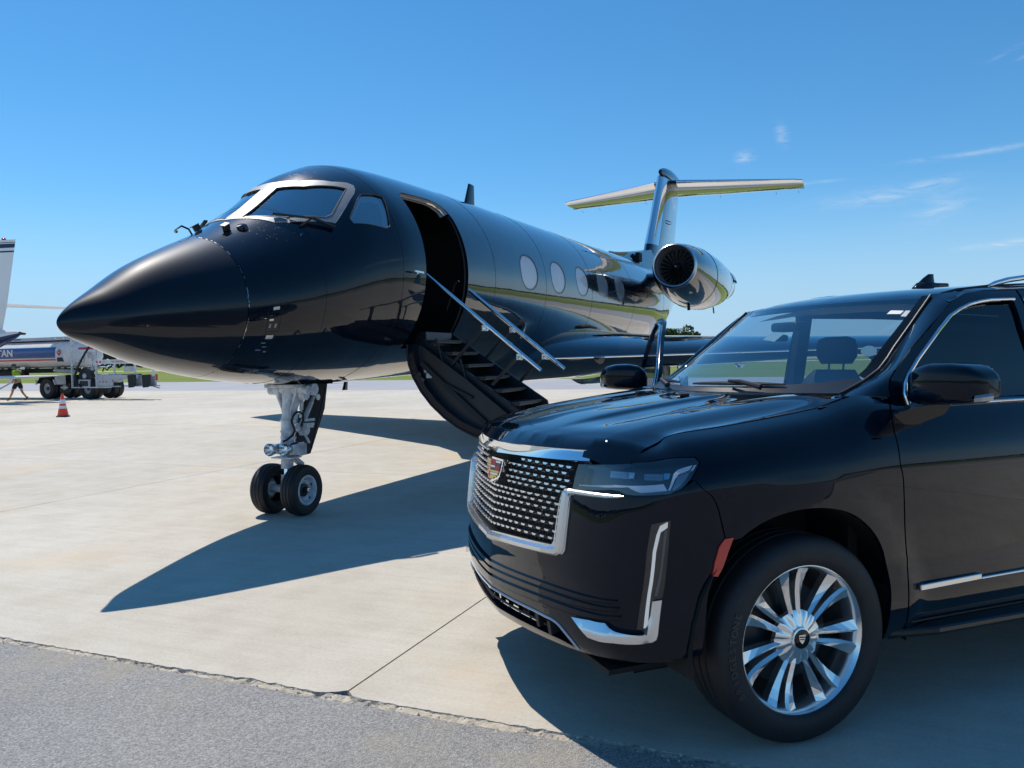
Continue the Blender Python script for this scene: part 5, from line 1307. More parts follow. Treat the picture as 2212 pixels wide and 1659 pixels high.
MARK = [(6.291, 4.27), (6.305, 4.42), (6.36, 4.62), (6.476, 4.76), (6.60, 4.78), (6.575, 4.62), (6.50, 4.4), (6.43, 4.18), (6.34, 4.18)]
for sg in (1, -1):
    f_ = (lambda p: p) if sg == 1 else flipk
    fe = patch('fender', CAR, f_(FEN), 'car_black', suv, su=KU, sv=VU, h=.045, hb=.02, lip=.02)
    patch('side_marker', CAR, f_([(k + .0, v) for k, v in ((6.255, 3.9), (6.30, 4.30), (6.375, 4.62), (6.47, 4.78), (6.62, 4.80), (6.53, 4.50), (6.44, 4.12), (6.36, 3.86))]), 'red_lens', fe, su=KU, sv=VU, h=.03, hb=.01, off=.006, lip=.01)
# ---- doors (left closed; right front one swings out)
belt = 11.0
def door_poly_(k0, k1, top=belt): return [(k, v) for k, v in ((k0, .9), (k1, .9), (k1, 3), (k1, 6), (k1, 9), (k1, top), ((k0 + k1) / 2, top), (k0 + .02, top))]
SEAM_D = [(9.865, 11.0), (9.76, 10.0), (9.692, 9.0), (9.683, 7.3), (9.75, 5.5), (9.85, 3.4), (9.835, 2.3), (9.835, .9)]
FD = SEAM_D + [(11.06, .9), (11.06, 3), (11.06, 6), (11.06, 9), (11.06, 11.0), (10.5, 11.0)]
ra = [(kx(-3.071 + .515 * math.cos(a)), vz(.41 + .515 * math.sin(a))) for a in np.linspace(.95, .0, 8)]
RD = [(11.085, .9), (12.12, .9)] + [(kx(-2.50), vz(.41)), (kx(-2.555), vz(.45))] + [(kx(-3.071 + .535 * math.cos(a)), vz(.41 + .535 * math.sin(a))) for a in (.2, .5, .8)] + [(kx(-2.68), vz(.95)), (kx(-2.66), vz(1.1)), (kx(-2.62), 11.0), (11.6, 11.0), (11.085, 11.0)]
RD = [(11.085, .9), (kx(-2.50), .9), (kx(-2.53), 2.2), (kx(-2.56), 3.6), (kx(-2.64), 5.0), (kx(-2.70), 6.5), (kx(-2.66), 9), (kx(-2.62), 11.0), (11.6, 11.0), (11.085, 11.0)]
QP = [(kx(-2.645), 11.0), (kx(-2.685), 9), (kx(-2.725), 6.5)] + [(kx(-3.071 + .515 * math.cos(a)), vz(.41 + .515 * math.sin(a))) for a in np.linspace(.62, PI - .1, 14)] + [(kx(-3.60), .9), (15.6, .9), (15.6, 11.0), (14, 11.0)]
WIN = [(-.612, 1.300), (-.606, 1.345), (-.620, 1.388), (-.647, 1.424), (-.72, 1.490), (-.80, 1.551), (-.89, 1.618), (-.985, 1.681), (-1.06, 1.712), (-1.13, 1.734), (-1.205, 1.748), (-1.281, 1.757), (-1.44, 1.762), (-1.425, 1.62), (-1.44, 1.45), (-1.44, 1.308), (-1.1, 1.306)]
FRM = [(-.545, 1.285), (-.530, 1.36), (-.550, 1.41), (-.594, 1.452), (-.712, 1.541), (-.860, 1.638), (-.95, 1.700), (-1.030, 1.742), (-1.09, 1.768), (-1.15, 1.786), (-1.255, 1.801), (-1.548, 1.806), (-1.50, 1.285), (-1.0, 1.285)]
FRM = FRM[:11] + [(-1.495, 1.806), (-1.495, 1.285), (-1.0, 1.285)]
FRR = [(-1.51, 1.285), (-1.51, 1.806), (-2.1, 1.803), (-2.72, 1.790), (-2.74, 1.6), (-2.62, 1.285)]
WINR = [(-1.56, 1.308), (-1.56, 1.762), (-2.1, 1.760), (-2.60, 1.748), (-2.66, 1.70), (-2.60, 1.42), (-2.56, 1.308)]
FRQ = [(-2.635, 1.285), (-2.755, 1.6), (-2.74, 1.790), (-3.4, 1.765), (-3.95, 1.73), (-4.10, 1.6), (-4.22, 1.285)]
WINQ = [(-2.78, 1.330), (-2.80, 1.735), (-3.4, 1.72), (-3.75, 1.69), (-3.85, 1.34)]
HINGE = Vector((-.485, -.982, 0)); SWING = R(67)
def swing(o):
    m = Matrix.Rotation(SWING, 4, 'Z'); o.matrix_local = Matrix.Translation(HINGE) @ m @ Matrix.Translation(-HINGE)
def SIDEm(x, z):
    P = SIDE(x, z); P[..., 1] *= -1; return P
def tube_on(F, pts, r_, mat, off, sg, closed=False, n=8, flat=None):
    P = densify(np.array(pts), .03); P = P if closed else np.vstack([P[:-1] if False else P])
    if not closed:
        k = len(P) - 1
        # drop the densified closing side
        last = np.array(pts[-1]); d = np.hypot(*(P - last).T); P = P[:int(np.argmin(d)) + 1]
    X = SIDE(P[:, 0], P[:, 1]); X[:, 1] = (X[:, 1] + off) * sg
    return MB().tube([tuple(x) for x in X], r_, mat, n, closed=closed)
for sg in (1, -1):
    f_ = (lambda p: p) if sg == 1 else flipk; FS = SIDE if sg == 1 else SIDEm; sn = -1 if sg == 1 else 1
    fd = patch('front_door', CAR, f_(FD), 'car_black', suv, su=.6, sv=VU, h=.06, hb=.025, lip=.03)
    patch('door_frame', FS, FRM, 'car_black', fd, holes=[WIN], h=.05, hb=.02, sign=sn, lip=.025, off=.0)
    patch('window', FS, WIN, 'tinted_glass' if sg == 1 else 'smoked_cover', fd, h=.06, hb=.03, sign=sn, off=-.016)
    tube_on(SIDE, [WIN[0]] + WIN[1:13], .0085, 'chrome', .004, sg).build('window_trim', fd)
    tube_on(SIDE, [(-.60, 1.291), (-1.0, 1.297), (-1.49, 1.300)], .007, 'satin_chrome', .006, sg).build('belt_trim', fd)
    # sail panel behind the mirror
    patch('sail_panel', FS, [(-.618, 1.305), (-.614, 1.38), (-.66, 1.42), (-.72, 1.36), (-.76, 1.308)], 'gloss_black', fd, h=.05, hb=.03, sign=sn, off=-.006)
    # inner face of the door
    mb = MB(); mb.box((-1.0, sg * .90, .82), (.92, .03, .86), 'leather_dark'); mb.box((-1.05, sg * .86, .95), (.6, .06, .06), 'charcoal'); mb.build('door_card', fd, bevel=.02)
    # mirror
    mm = MB()
    rings = []
    for y, x0, x1, z0, z1 in ((.965, -.575, -.70, 1.318, 1.405), (.99, -.545, -.74, 1.308, 1.440), (1.04, -.530, -.755, 1.304, 1.466), (1.12, -.530, -.76, 1.306, 1.477), (1.22, -.545, -.76, 1.310, 1.475), (1.29, -.575, -.76, 1.318, 1.462), (1.325, -.615, -.755, 1.330, 1.435), (1.338, -.66, -.75, 1.345, 1.41)):
        y = .965 + (y - .965) * .78; x1 += .02
        cx, cz, hx, hz = (x0 + x1) / 2, (z0 + z1) / 2, (x0 - x1) / 2, (z1 - z0) / 2
        rings.append([(cx + hx * math.copysign(abs(math.cos(a)) ** .42, math.cos(a)), sg * y, cz + hz * math.copysign(abs(math.sin(a)) ** .42, math.sin(a))) for a in np.linspace(0, 2 * PI, 41)[:-1]])
    mm.loft(rings, 'car_black')
    mm.prism([(-.50, sg * .955, 1.262), (-.545, sg * 1.03, 1.300), (-.70, sg * 1.06, 1.305), (-.70, sg * 1.03, 1.262), (-.58, sg * 1.00, 1.222), (-.53, sg * .97, 1.222)], (0, 0, 0), (0, sg * -.045, 0), 'car_black')
    mr = mm.build('side_mirror', fd)
    sl_ = []
    for u_ in np.linspace(.62, 1, 9):   # turn lamp wrapping the outer lower edge
        y = 1.165 + .090 * math.sin(u_ * PI / 2); x = -.536 - .16 * u_ ** 1.6
        sl_.append([(x + .010, sg * (y + .004), 1.316 + .012 * u_), (x + .014, sg * (y + .008), 1.326 + .020 * u_), (x + .004, sg * (y + .002), 1.332 + .026 * u_)])
    MB().loft(sl_, 'lens_grey', cap=False, closed=False).build('mirror_lamp', fd)
    MB().box((-.744, sg * 1.11, 1.39), (.004, .20, .12), 'chrome').build('mirror_glass', fd)
    mb = MB().bar((-1.24, sg * 1.035, 1.075), (-1.42, sg * 1.035, 1.08), .022, .035, 'car_black'); mb.build('door_handle', fd, bevel=.008)
    rd_ = patch('rear_door', CAR, f_(RD), 'car_black', suv, su=.8, sv=VU, h=.07, hb=.03, lip=.03)
    patch('door_frame', FS, FRR, 'car_black', rd_, holes=[WINR], h=.06, hb=.03, sign=sn, lip=.025)
    patch('window', FS, WINR, 'tinted_glass' if sg == 1 else 'clear_glass', rd_, h=.07, hb=.04, sign=sn, off=-.016)
    tube_on(SIDE, [(-1.50, 1.764), (-2.1, 1.762), (-2.7, 1.749)], .0085, 'chrome', .004, sg).build('window_trim', rd_)
    MB().bar((-2.30, sg * 1.03, 1.085), (-2.48, sg * 1.03, 1.09), .022, .035, 'car_black').build('door_handle', rd_, bevel=.008)
    qp = patch('quarter_panel', CAR, f_(QP), 'car_black', suv, su=.8, sv=VU, h=.07, hb=.03, lip=.03)
    patch('quarter_frame', FS, FRQ, 'car_black', qp, holes=[WINQ], h=.07, hb=.03, sign=sn, lip=.02)
    patch('window', FS, WINQ, 'tinted_glass', qp, h=.08, hb=.04, sign=sn, off=-.012)
    patch('tail_light', CAR, f_([(15.1, 3.5), (15.6, 3.5), (15.6, 10.8), (15.25, 10.8)]), 'red_lens', qp, su=KU, sv=VU, h=.05, hb=.03, off=.006, lip=.01)
    # lower side: chrome strip on the door, running board
    mb = MB()
    for x0, x1, h_, z_ in ((-.575, -.93, .026, .548), (-.93, -1.46, .012, .546)):
        P0, P1 = CAR(kx(x0), vz(z_)), CAR(kx(x1), vz(z_)); mb.bar((x0, sg * (P0[1] + .010), z_), (x1, sg * (P1[1] + .010), z_ + .006), .020, h_, 'satin_chrome')
    mb.build('door_moulding', fd, bevel=.004)
    mb = MB().bar((-1.48, sg * 1.002, .552), (-2.45, sg * 1.000, .562), .020, .012, 'satin_chrome'); mb.build('door_moulding', rd_, bevel=.004)
    mb = MB(); a, b_ = (-.43, .90), (-2.62, .90)
    mb.loft([[(x, sg * y, z) for y, z in ((.80, .395), (.955 + e_, .395), (1.005 + e_, .378), (1.010 + e_, .352), (.97 + e_, .330), (.80, .325))] for x, e_ in ((-.42, -.03), (-.50, -.005), (-.66, .03), (-1.5, .045), (-2.3, .04), (-2.55, .0), (-2.62, -.03))], 'gloss_black', smooth=False)
    rbd = mb.build('running_board', suv, bevel=.006)
    MB().box((-1.5, sg * .93, .400), (1.9, .12, .006), 'rubber').build('step_pad', rbd)
    MB().box((-1.5, sg * .93, .45), (2.1, .10, .22), 'matte_black').build('rocker', suv)
    # wheel housings
    for ax in (0, -3.071):
        mb = MB(); mb.loft([[(ax + r_ * math.cos(a), sg * y, .41 + r_ * math.sin(a)) for a in np.linspace(-.15, PI + .15, 19)] for y, r_ in ((1.0, .522), (.60, .540))], 'matte_black', cap=False, closed=False)
        mb.add([(ax - .54, sg * .60, .22), (ax + .54, sg * .60, .22), (ax + .54, sg * .60, 1.0), (ax - .54, sg * .60, 1.0)], [(0, 1, 2, 3)], 'matte_black'); mb.build('wheel_liner', suv)
    if sg == -1: swing(fd)
# ---- cabin: windscreen, pillars, roof
wz_ = np.linspace(1.345, 1.782, 10)
ws_o = [(-1, z) for z in wz_[::-1]] + [(a, 1.345 + .0 * a) for a in np.linspace(-.95, .95, 15)] + [(1, z) for z in wz_] + [(a, 1.782) for a in np.linspace(.95, -.95, 15)]
ws = patch('windscreen', WS, ws_o, 'windshield_glass', suv, su=.72, sv=1.25, h=.06, hb=.03)
simple('frit', (.008, .012, .019), rough=.3)
patch('windscreen_frit', WS, [(-1, 1.345), (1, 1.345), (1, 1.40), (.93, 1.405)] + [(a, 1.368 + .034 * abs(a) ** 3) for a in np.linspace(.85, -.85, 15)] + [(-.93, 1.405), (-1, 1.40)], 'frit', ws, su=.72, sv=1.25, h=.05, hb=.02, off=.003)
for sg in (1, -1):
    patch('side_frit', WS, [(sg * 1.0, 1.40), (sg * 1.0, 1.782), (sg * .955, 1.782), (sg * .945, 1.42)], 'gloss_black', ws, su=.72, sv=1.25, h=.05, hb=.02, off=.003)
    # A pillar
    ring = []
    edge = np.array(FRM[0:11])
    zz = np.linspace(1.335, 1.80, 14)
    for z in zz:
        zc = min(z, 1.788); p = Vector(WS(1.0, zc)) ; p.z = z - (.012 if z > 1.77 else 0)
        j = np.interp(z, [1.285, 1.36, 1.41, 1.452, 1.541, 1.638, 1.742, 1.786, 1.801], [-.535, -.520, -.540, -.584, -.702, -.850, -1.020, -1.14, -1.245])
        q = Vector(SIDE(j, z)); q = q if sg == 1 else p + (q - p) * .5; m = (p + q) / 2 + Vector((.022, .030, .006))
        ring.append([(v.x, sg * v.y, v.z) for v in [p * (1 - t) ** 2 + m * 2 * t * (1 - t) + q * t * t for t in np.linspace(0, 1, 7)]])
    MB().loft(ring, 'car_black', cap=False, closed=False).build('a_pillar', suv)
    P = [Vector(WS(1.0, z)) for z in wz_]; MB().tube([(v.x + .004, sg * (v.y + .004), v.z + .004) for v in P], .006, 'trim_black', 6).build('windscreen_seal', ws)
ry = np.linspace(-.672, .672, 17)
rf = [(-.797 - .245 * (abs(y) / .672) ** 2.1, y) for y in ry] + [(-1.10, .705), (-1.17, .722), (-1.3, .735), (-2.2, .732), (-3.2, .70), (-3.95, .66)] + [(-4.0, 0)] + [(-3.95, -.66), (-3.2, -.70), (-2.2, -.732), (-1.3, -.735), (-1.17, -.722), (-1.10, -.705)]
roof = patch('roof', ROOF, rf, 'car_black', suv, h=.08, hb=.03, lip=.02)
for sg in (1, -1):
    xs = np.array([-1.045, -1.10, -1.20, -1.4, -2.2, -3.2, -3.9]); ys_ = np.array([.672, .672, .672, .672, .668, .64, .60])
    X = ROOF(xs, ys_); MB().tube([(x, sg * y, z + .002) for x, y, z in X], .007, 'trim_black', 6).build('roof_ditch', roof)
    rr = [(-1.40, .672, .0), (-1.46, .67, .012), (-1.55, .668, .024), (-1.68, .666, .032), (-2.4, .66, .034), (-3.2, .635, .03), (-3.5, .62, .02), (-3.62, .61, .0)]
    MB().tube([(x, sg * y, float(ROOF(x, y)[2]) + h_) for x, y, h_ in rr], [.006, .012, .014, .014, .014, .014, .012, .006], 'bright_aluminium', 10).build('roof_rail', roof)
    # cover strip between roof and door frames
    mb = MB(); ring = []
    for x in np.linspace(-1.02, -3.9, 24):
        zt = float(np.interp(-x, [1.02, 1.09, 1.15, 1.255, 1.55, 2.1, 2.7, 3.4, 3.95], [1.745, 1.772, 1.788, 1.803, 1.808, 1.806, 1.794, 1.770, 1.735])); a = Vector(SIDE(x, zt)); b_ = Vector(ROOF(x, min(.735, .60 + .12)) if x < -1.25 else ROOF(x, .675 + .05 * (-x - 1.02) / .23))
        b_.z -= .004
        m = (a + b_) / 2 + Vector((0, .012, .014))
        ring.append([(v.x, sg * v.y, v.z) for v in [a * (1 - t) ** 2 + m * 2 * t * (1 - t) + b_ * t * t for t in np.linspace(0, 1, 5)]])
    mb.loft(ring, 'car_black', cap=False, closed=False).build('roof_side', suv)
def fin_sec(pts, w0): return [(x, y * w0, z) for x, y, z in pts]
za = float(ROOF(-1.72, 0)[2])
mb = MB(); rings = []
for h_, x0, x1, w0 in ((-.012, -1.655, -1.865, .052), (.02, -1.672, -1.862, .046), (.045, -1.70, -1.855, .034), (.05, -1.712, -1.832, .016), (.075, -1.745, -1.828, .010), (.098, -1.785, -1.826, .006)):
    rings.append([((x0 + x1) / 2 + (x0 - x1) / 2 * math.cos(a), w0 * math.sin(a), za + h_) for a in np.linspace(0, 2 * PI, 17)[:-1]])
mb.loft(rings, 'gloss_black'); ant = mb.build('roof_antenna', roof)
MB().box((-1.865, 0, za + .028), (.09, .075, .034), 'gloss_black').build('antenna_pod', ant, bevel=.010, seg=3)
# rear of the body
patch('tailgate', CAR, [(15.62, .9), (18, .9), (18, 11.0), (15.62, 11.0)], 'car_black', suv, su=.4, sv=VU, h=.08, hb=.05)
patch('tailgate', CAR, [(-15.62, .9), (-18, .9), (-18, 11.0), (-15.62, 11.0)], 'car_black', suv, su=.4, sv=VU, h=.08, hb=.05)
mb = MB(); mb.add([(-4.24, -.78, 1.30), (-4.24, .78, 1.30), (-4.02, .64, 1.74), (-4.02, -.64, 1.74)], [(0, 1, 2, 3)], 'tinted_glass'); mb.build('rear_window', suv)
for sg in (1, -1):
    MB().add([(-4.20, sg * .80, 1.29), (-4.24, sg * .70, 1.29), (-4.02, sg * .56, 1.74), (-3.98, sg * .66, 1.735)], [(0, 1, 2, 3)], 'car_black').build('d_pillar', suv)
MB().box((-4.01, 0, 1.755), (.10, 1.34, .05), 'car_black').build('rear_spoiler', suv, bevel=.01)
# ---- wipers and cowl
def wpt(a, z, off):
    e = 1e-3; P = WS(np.array([a, a + e, a]), np.array([z, z, z + e])); n_ = np.cross(P[1] - P[0], P[2] - P[0]); n_ /= np.linalg.norm(n_); return Vector(P[0] + n_ * off)
for a0, a1, zz0, piv in ((.06, .70, 1.372, (.40, 1.352)), (-.72, -.12, 1.376, (-.40, 1.352))):
    P = [wpt(a, zz0 + .004 * math.sin(PI * (a - a0) / (a1 - a0)), .014) for a in np.linspace(a0, a1, 9)]
    w_ = MB().tube(P, [.005, .008, .009, .010, .010, .010, .009, .008, .005], 'trim_black', 6).build('wiper', suv)
    MB().tube([wpt(piv[0] + .22, 1.347, .03), wpt(piv[0] + .08, 1.36, .045), wpt((a0 + a1) / 2, zz0, .034)], [.014, .011, .008], 'trim_black', 8).build('wiper_arm', w_)
mb = MB(); ca = [(-.09 - .30 * (a / .95) ** 2, .72 * a, 1.338) for a in np.linspace(-1.05, 1.05, 21)]
mb.add(ca + [(x - .11, y, z + .010) for x, y, z in ca] + [(x - .02, y, z - .10) for x, y, z in ca], [(i, i + 1, 22 + i, 21 + i) for i in range(20)] + [(i, i + 1, 43 + i, 42 + i) for i in range(20)], 'trim_black', True); mb.build('cowl_panel', suv)
# ---- things behind the glass
mb = MB(); rings = []
for x, z in ((-.20, 1.300), (-.45, 1.318), (-.70, 1.330), (-.83, 1.322), (-.88, 1.27), (-.89, 1.0)):
    rings.append([(x, y, z + .03 * math.exp(-((y - .40) / .24) ** 2) * (1 if x < -.5 else .3)) for y in np.linspace(-.86, .86, 21)])
mb.loft(rings, 'dash_dark', cap=False, closed=False); mb.build('dashboard', suv)
sw = [(-1.00 - .12 * math.sin(a), .40 + .185 * math.cos(a), 1.20 + .15 * math.sin(a)) for a in np.linspace(0, 2 * PI, 33)[:-1]]
st_ = MB().tube(sw, .016, 'leather_dark', 8, closed=True).build('steering_wheel', suv)
MB().bar((-.98, .24, 1.20), (-.98, .56, 1.20), .03, .05, 'charcoal').build('wheel_hub', st_)
def seat(x, y, w_=.50, top=1.42, parent=suv):
    rings = []
    for z, dx, k, dp in ((.95, 0, .92, .14), (1.10, -.03, 1.0, .15), (1.25, -.07, .98, .14), (1.36, -.10, .86, .12), (top, -.12, .62, .08)):
        rings.append([(x + dx + dp * .5 * math.copysign(abs(math.cos(a)) ** .6, math.cos(a)), y + w_ / 2 * k * math.copysign(abs(math.sin(a)) ** .6, math.sin(a)), z) for a in np.linspace(0, 2 * PI, 21)[:-1]])
    o = MB().loft(rings, 'leather_dark').build('seat', parent)
    rings = []
    for z, k, dp in ((1.455, .75, .09), (1.50, .98, .115), (1.56, 1.0, .12), (1.605, .90, .10), (1.622, .6, .05)):
        rings.append([(x - .14 + dp * .5 * math.copysign(abs(math.cos(a)) ** .6, math.cos(a)), y + .145 * k * math.copysign(abs(math.sin(a)) ** .6, math.sin(a)), z) for a in np.linspace(0, 2 * PI, 21)[:-1]])
    MB().loft(rings, 'leather_dark').build('headrest', o)
    for s_ in (-.06, .06): MB().tube([(x - .13, y + s_, 1.38), (x - .14, y + s_, 1.48)], .007, 'satin_chrome', 6).build('headrest_post', o)
    MB().box((x + .28, y, .86), (.52, w_, .16), 'leather_dark').build('seat_cushion', o, bevel=.04, seg=3)
seat(-1.36, -.42); seat(-1.36, .42); seat(-2.40, -.42); seat(-2.40, .42)
MB().box((-2.2, 0, .50), (3.6, 1.6, .04), 'charcoal').build('cabin_floor', suv)
MB().box((.12, 0, .70), (.95, 1.16, .72), 'matte_black').build('engine_bay', suv)
MB().box((-.38, 0, .82), (.05, 1.70, .86), 'matte_black').build('firewall', suv)
mb = MB(); xs = np.linspace(-1.12, -3.9, 10); mb.loft([[(x, y, float(ROOF(x, y)[2]) - .055 - .02 * abs(y)) for y in np.linspace(-.68, .68, 9)] for x in xs], 'interior_beige', cap=False, closed=False); mb.build('headliner', suv)
for sg in (1, -1):
    MB().bar((-1.50, sg * .80, 1.28), (-1.50, sg * .70, 1.77), .09, .05, 'charcoal').build('b_pillar', suv)
# mirror housing, stickers and mount on the glass
MB().box(wpt(.15, 1.70, -.045), (.10, .20, .05), 'charcoal').build('sensor_housing', suv, bevel=.015)
MB().bar(wpt(.05, 1.655, -.06), wpt(.20, 1.655, -.06), .05, .035, 'trim_black').build('inner_mirror', suv, bevel=.01)
def sticker(name, poly, mat, off=-.004): return patch(name, WS, poly, mat, ws, su=.72, sv=1.25, h=.05, off=off)
sticker('sticker', [(.165, 1.600), (.158, 1.640), (.285, 1.634), (.292, 1.588)], 'paper_white')
sticker('sticker', [(.842, 1.700), (.848, 1.717), (.918, 1.713), (.914, 1.697)], 'paper_white', .002)
sticker('sticker', [(.928, 1.713), (.984, 1.710), (.972, 1.682), (.924, 1.686)], 'paper_grey', .002)
sticker('permit_sticker', [(-.955, 1.46), (-.935, 1.52), (-.90, 1.52), (-.915, 1.455)], 'sticker_red')
sticker('permit_sticker', [(-.965, 1.415), (-.957, 1.455), (-.917, 1.45), (-.92, 1.41)], 'sticker_green')
cc = wpt(.90, 1.534, -.02); nn = (cc - wpt(.90, 1.534, -.08)).normalized()
cup = MB().lathe([(.034, .012), (.030, .006), (.016, -.004), (.010, -.02)], cc, nn, 'paper_white', 20).build('suction_cup', suv)
MB().box(cc + Vector((-.07, -.01, -.06)), (.012, .08, .10), 'trim_black').tube([cc - nn * .01, cc + Vector((-.06, -.01, -.04))], .012, 'trim_black', 8).build('phone_mount', suv)
# white lettering on the glass edge of the far door opening
for i, (tx, sz) in enumerate((('DEALERS', .014), ('DRIVE CLEAN', .010))): pass
# ---- wheels
def wheel(ax, sg):
    cy = sg * .8685; ctr = Vector((ax, cy, .405)); A = Vector((0, sg, 0))
    R0 = .409
    prof = [(.285, -.118), (.300, -.135), (.345, -.142), (.385, -.132), (.402, -.112), (R0, -.085), (R0, -.05), (R0 - .007, -.047), (R0 - .007, -.040), (R0, -.037), (R0, -.004), (R0 - .007, -.002), (R0 - .007, .006), (R0, .008), (R0, .040), (R0 - .007, .043), (R0 - .007, .050), (R0, .053), (R0, .088), (.403, .112), (.392, .127), (.372, .138), (.345, .143), (.322, .141), (.305, .135), (.297, .128), (.290, .115)]
    w_ = MB().lathe(prof, ctr, A, 'rubber', 72, close=True).build('wheel', suv)
    rim = MB().lathe([(.297, .112), (.2955, .120), (.290, .121), (.283, .112), (.276, .096), (.270, .07), (.264, .02), (.258, -.10), (.27, -.118)], ctr, A, 'wheel_alloy', 64, cap=False).build('rim', w_)
    # spokes: 7 pairs, each a twisted blade with a ridge
    def spoke_mesh(mirror):
        mb = MB(); rows = []
        for r_, w0, rd_, a_, sw_ in ((.060, .018, .0, .085, .0), (.10, .021, -.15, .089, .003), (.14, .026, -.08, .087, .006), (.18, .032, .12, .087, .009), (.22, .039, .35, .091, .010), (.255, .046, .55, .099, .009), (.282, .052, .62, .110, .006)):
            s_ = mirror
            x0, x1, xr = sw_ - w0 / 2, sw_ + w0 / 2, sw_ + rd_ * w0 / 2
            x0, x1, xr = x0 * s_, x1 * s_, xr * s_
            rows.append([(x0, r_, a_ - .045), (x0 * 1.0, r_, a_ - .012), (xr, r_, a_), (x1, r_, a_ - .010), (x1, r_, a_ - .045)])
        mb.loft(rows, 'wheel_alloy', cap=False, closed=False, smooth=False); return mb.mesh('spoke')
    s1, s2 = spoke_mesh(1), spoke_mesh(-1)
    for k in range(7):
        for s_, me_ in ((1, s1), (-1, s2)):
            th = 2 * PI * k / 7 + s_ * .198 + .10
            # local spoke frame: y radial, z axis outward, x tangential
            rad = Vector((math.sin(th), 0, math.cos(th))); tan = rad.cross(A) * -1
            tan = A.cross(rad) * -1
            o = link_mesh('spoke', me_, w_); o.matrix_local = Matrix(((tan.x, rad.x, A.x, ctr.x), (tan.y, rad.y, A.y, ctr.y), (tan.z, rad.z, A.z, ctr.z), (0, 0, 0, 1)))
    # hub: fluted cap with a dark centre
    mb = MB(); n_ = 56; prof_ = [(.110, .064, .008), (.108, .082, .008), (.080, .092, .006), (.055, .094, .003), (.046, .096, 0), (.044, .105, 0), (.038, .107, 0)]
    rings = []
    for r_, a_, fl_ in prof_:
        rings.append([tuple(ctr + A * (a_ - fl_ * (.5 - .5 * math.cos(14 * t_))) + (Vector((math.sin(t_), 0, math.cos(t_)))) * r_) for t_ in np.linspace(0, 2 * PI, n_ + 1)[:-1]])
    mb.loft(rings, 'wheel_alloy', cap=False); hc = mb.build('hub_cap', w_)
    MB().lathe([(.039, .104), (.036, .106), (0, .106)], ctr, A, 'gloss_black', 32).build('cap_badge', w_)
    mb = MB(); pl = [(-.016, .017), (.016, .017), (.013, -.004), (.006, -.014), (0, -.019), (-.006, -.014), (-.013, -.004)]
    mb.prism([tuple(ctr + A * .1065 + Vector((-x * sg, 0, z))) for x, z in pl], (0, 0, 0), tuple(A * .003), 'satin_chrome')
    mb.bar(tuple(ctr + A * .110 + Vector((-.012, 0, .006))), tuple(ctr + A * .110 + Vector((.012, 0, .010))), .002, .005, 'emblem_dark'); mb.bar(tuple(ctr + A * .110 + Vector((-.010, 0, -.002))), tuple(ctr + A * .110 + Vector((.010, 0, .0))), .002, .004, 'emblem_dark'); mb.build('cap_crest', w_)
    MB().lathe([(.20, -.02), (.205, .0), (.10, .012), (.02, .02)], ctr, A, 'stair_dark', 40).build('brake_disc', w_)
    MB().lathe([(.262, -.06), (.02, -.055)], ctr, A, 'matte_black', 32).build('inner_shield', w_)
    if ax == 0 and sg == 1:
        txt = 'BRIDGESTONE'; V_, F_ = [], []; r0 = .352; wd = .0315
        cth = -R(92)
        for i, ch_ in enumerate(txt):
            me_ = text_mesh(ch_, .040, 'rubber', .0012, bold=.0008)
            th = cth + (i - 5) * wd / r0 * 1.0
            rad = Vector((math.sin(th) * -1, 0, math.cos(th))); tan = Vector((-math.cos(th), 0, -math.sin(th)))
            o0 = len(V_); V_ += [tuple(ctr + A * .1425 + rad * (r0 - .345 + .345 + v.co.y) * 1 + tan * v.co.x + A * v.co.z) for v in me_.vertices]
            F_ += [tuple(o0 + j for j in p.vertices) for p in me_.polygons]; bpy.data.meshes.remove(me_)
        me_ = bpy.data.meshes.new('tyre_lettering'); me_.from_pydata(V_, [], F_); me_.materials.append(M['tyre_letter'])
        tag(link_mesh('tyre_lettering', me_, w_), kind='stuff')
    return w_
simple('tyre_letter', (.035, .037, .040), rough=.4)
for ax in (0, -3.071):
    for sg in (1, -1): wheel(ax, sg)
# ---------------------------------------------------------------- traffic cone
co = thing('traffic_cone', 'orange traffic cone with two white bands standing on the concrete left of the nose wheel', 'traffic cone', (-13.90, 24.70, 0), .5)
CR = lambda z: .165 - z * .19
MB().loft([[(s_[0] * (.19 + k), s_[1] * (.19 + k), z) for s_ in ((-1, -.8), (-.8, -1), (.8, -1), (1, -.8), (1, .8), (.8, 1), (-.8, 1), (-1, .8))] for z, k in ((0.002, 0), (.022, 0), (.034, -.012))], 'rubber', smooth=False).build('base', co)
MB().lathe([(CR(z), z) for z in (.03, .2, .4, .6, .70)] + [(.024, .712), (.012, .712), (.012, .6)], (0, 0, 0), (0, 0, 1), 'orange_plastic', 28).build('body', co)
for z0, z1 in ((.255, .345), (.405, .535)):
    MB().lathe([(CR(z0) + .001, z0), (CR(z0) + .003, z0 + .003), (CR(z1) + .003, z1 - .003), (CR(z1) + .001, z1)], (0, 0, 0), (0, 0, 1), 'white_reflective', 28, close=False).build('reflective_band', co)

# ---------------------------------------------------------------- fuel truck
TO = Vector((-22.55, 38.45, 0))
truck = thing('fuel_truck', 'white tanker fuel truck with a blue band and hose reels at its tail', 'fuel truck', tuple(TO), -GH)
def rl(mb, c, r_, h_, mat): return mb.lathe([(r_, -h_), (r_, h_)], c, (0, 1, 0), mat, 20)
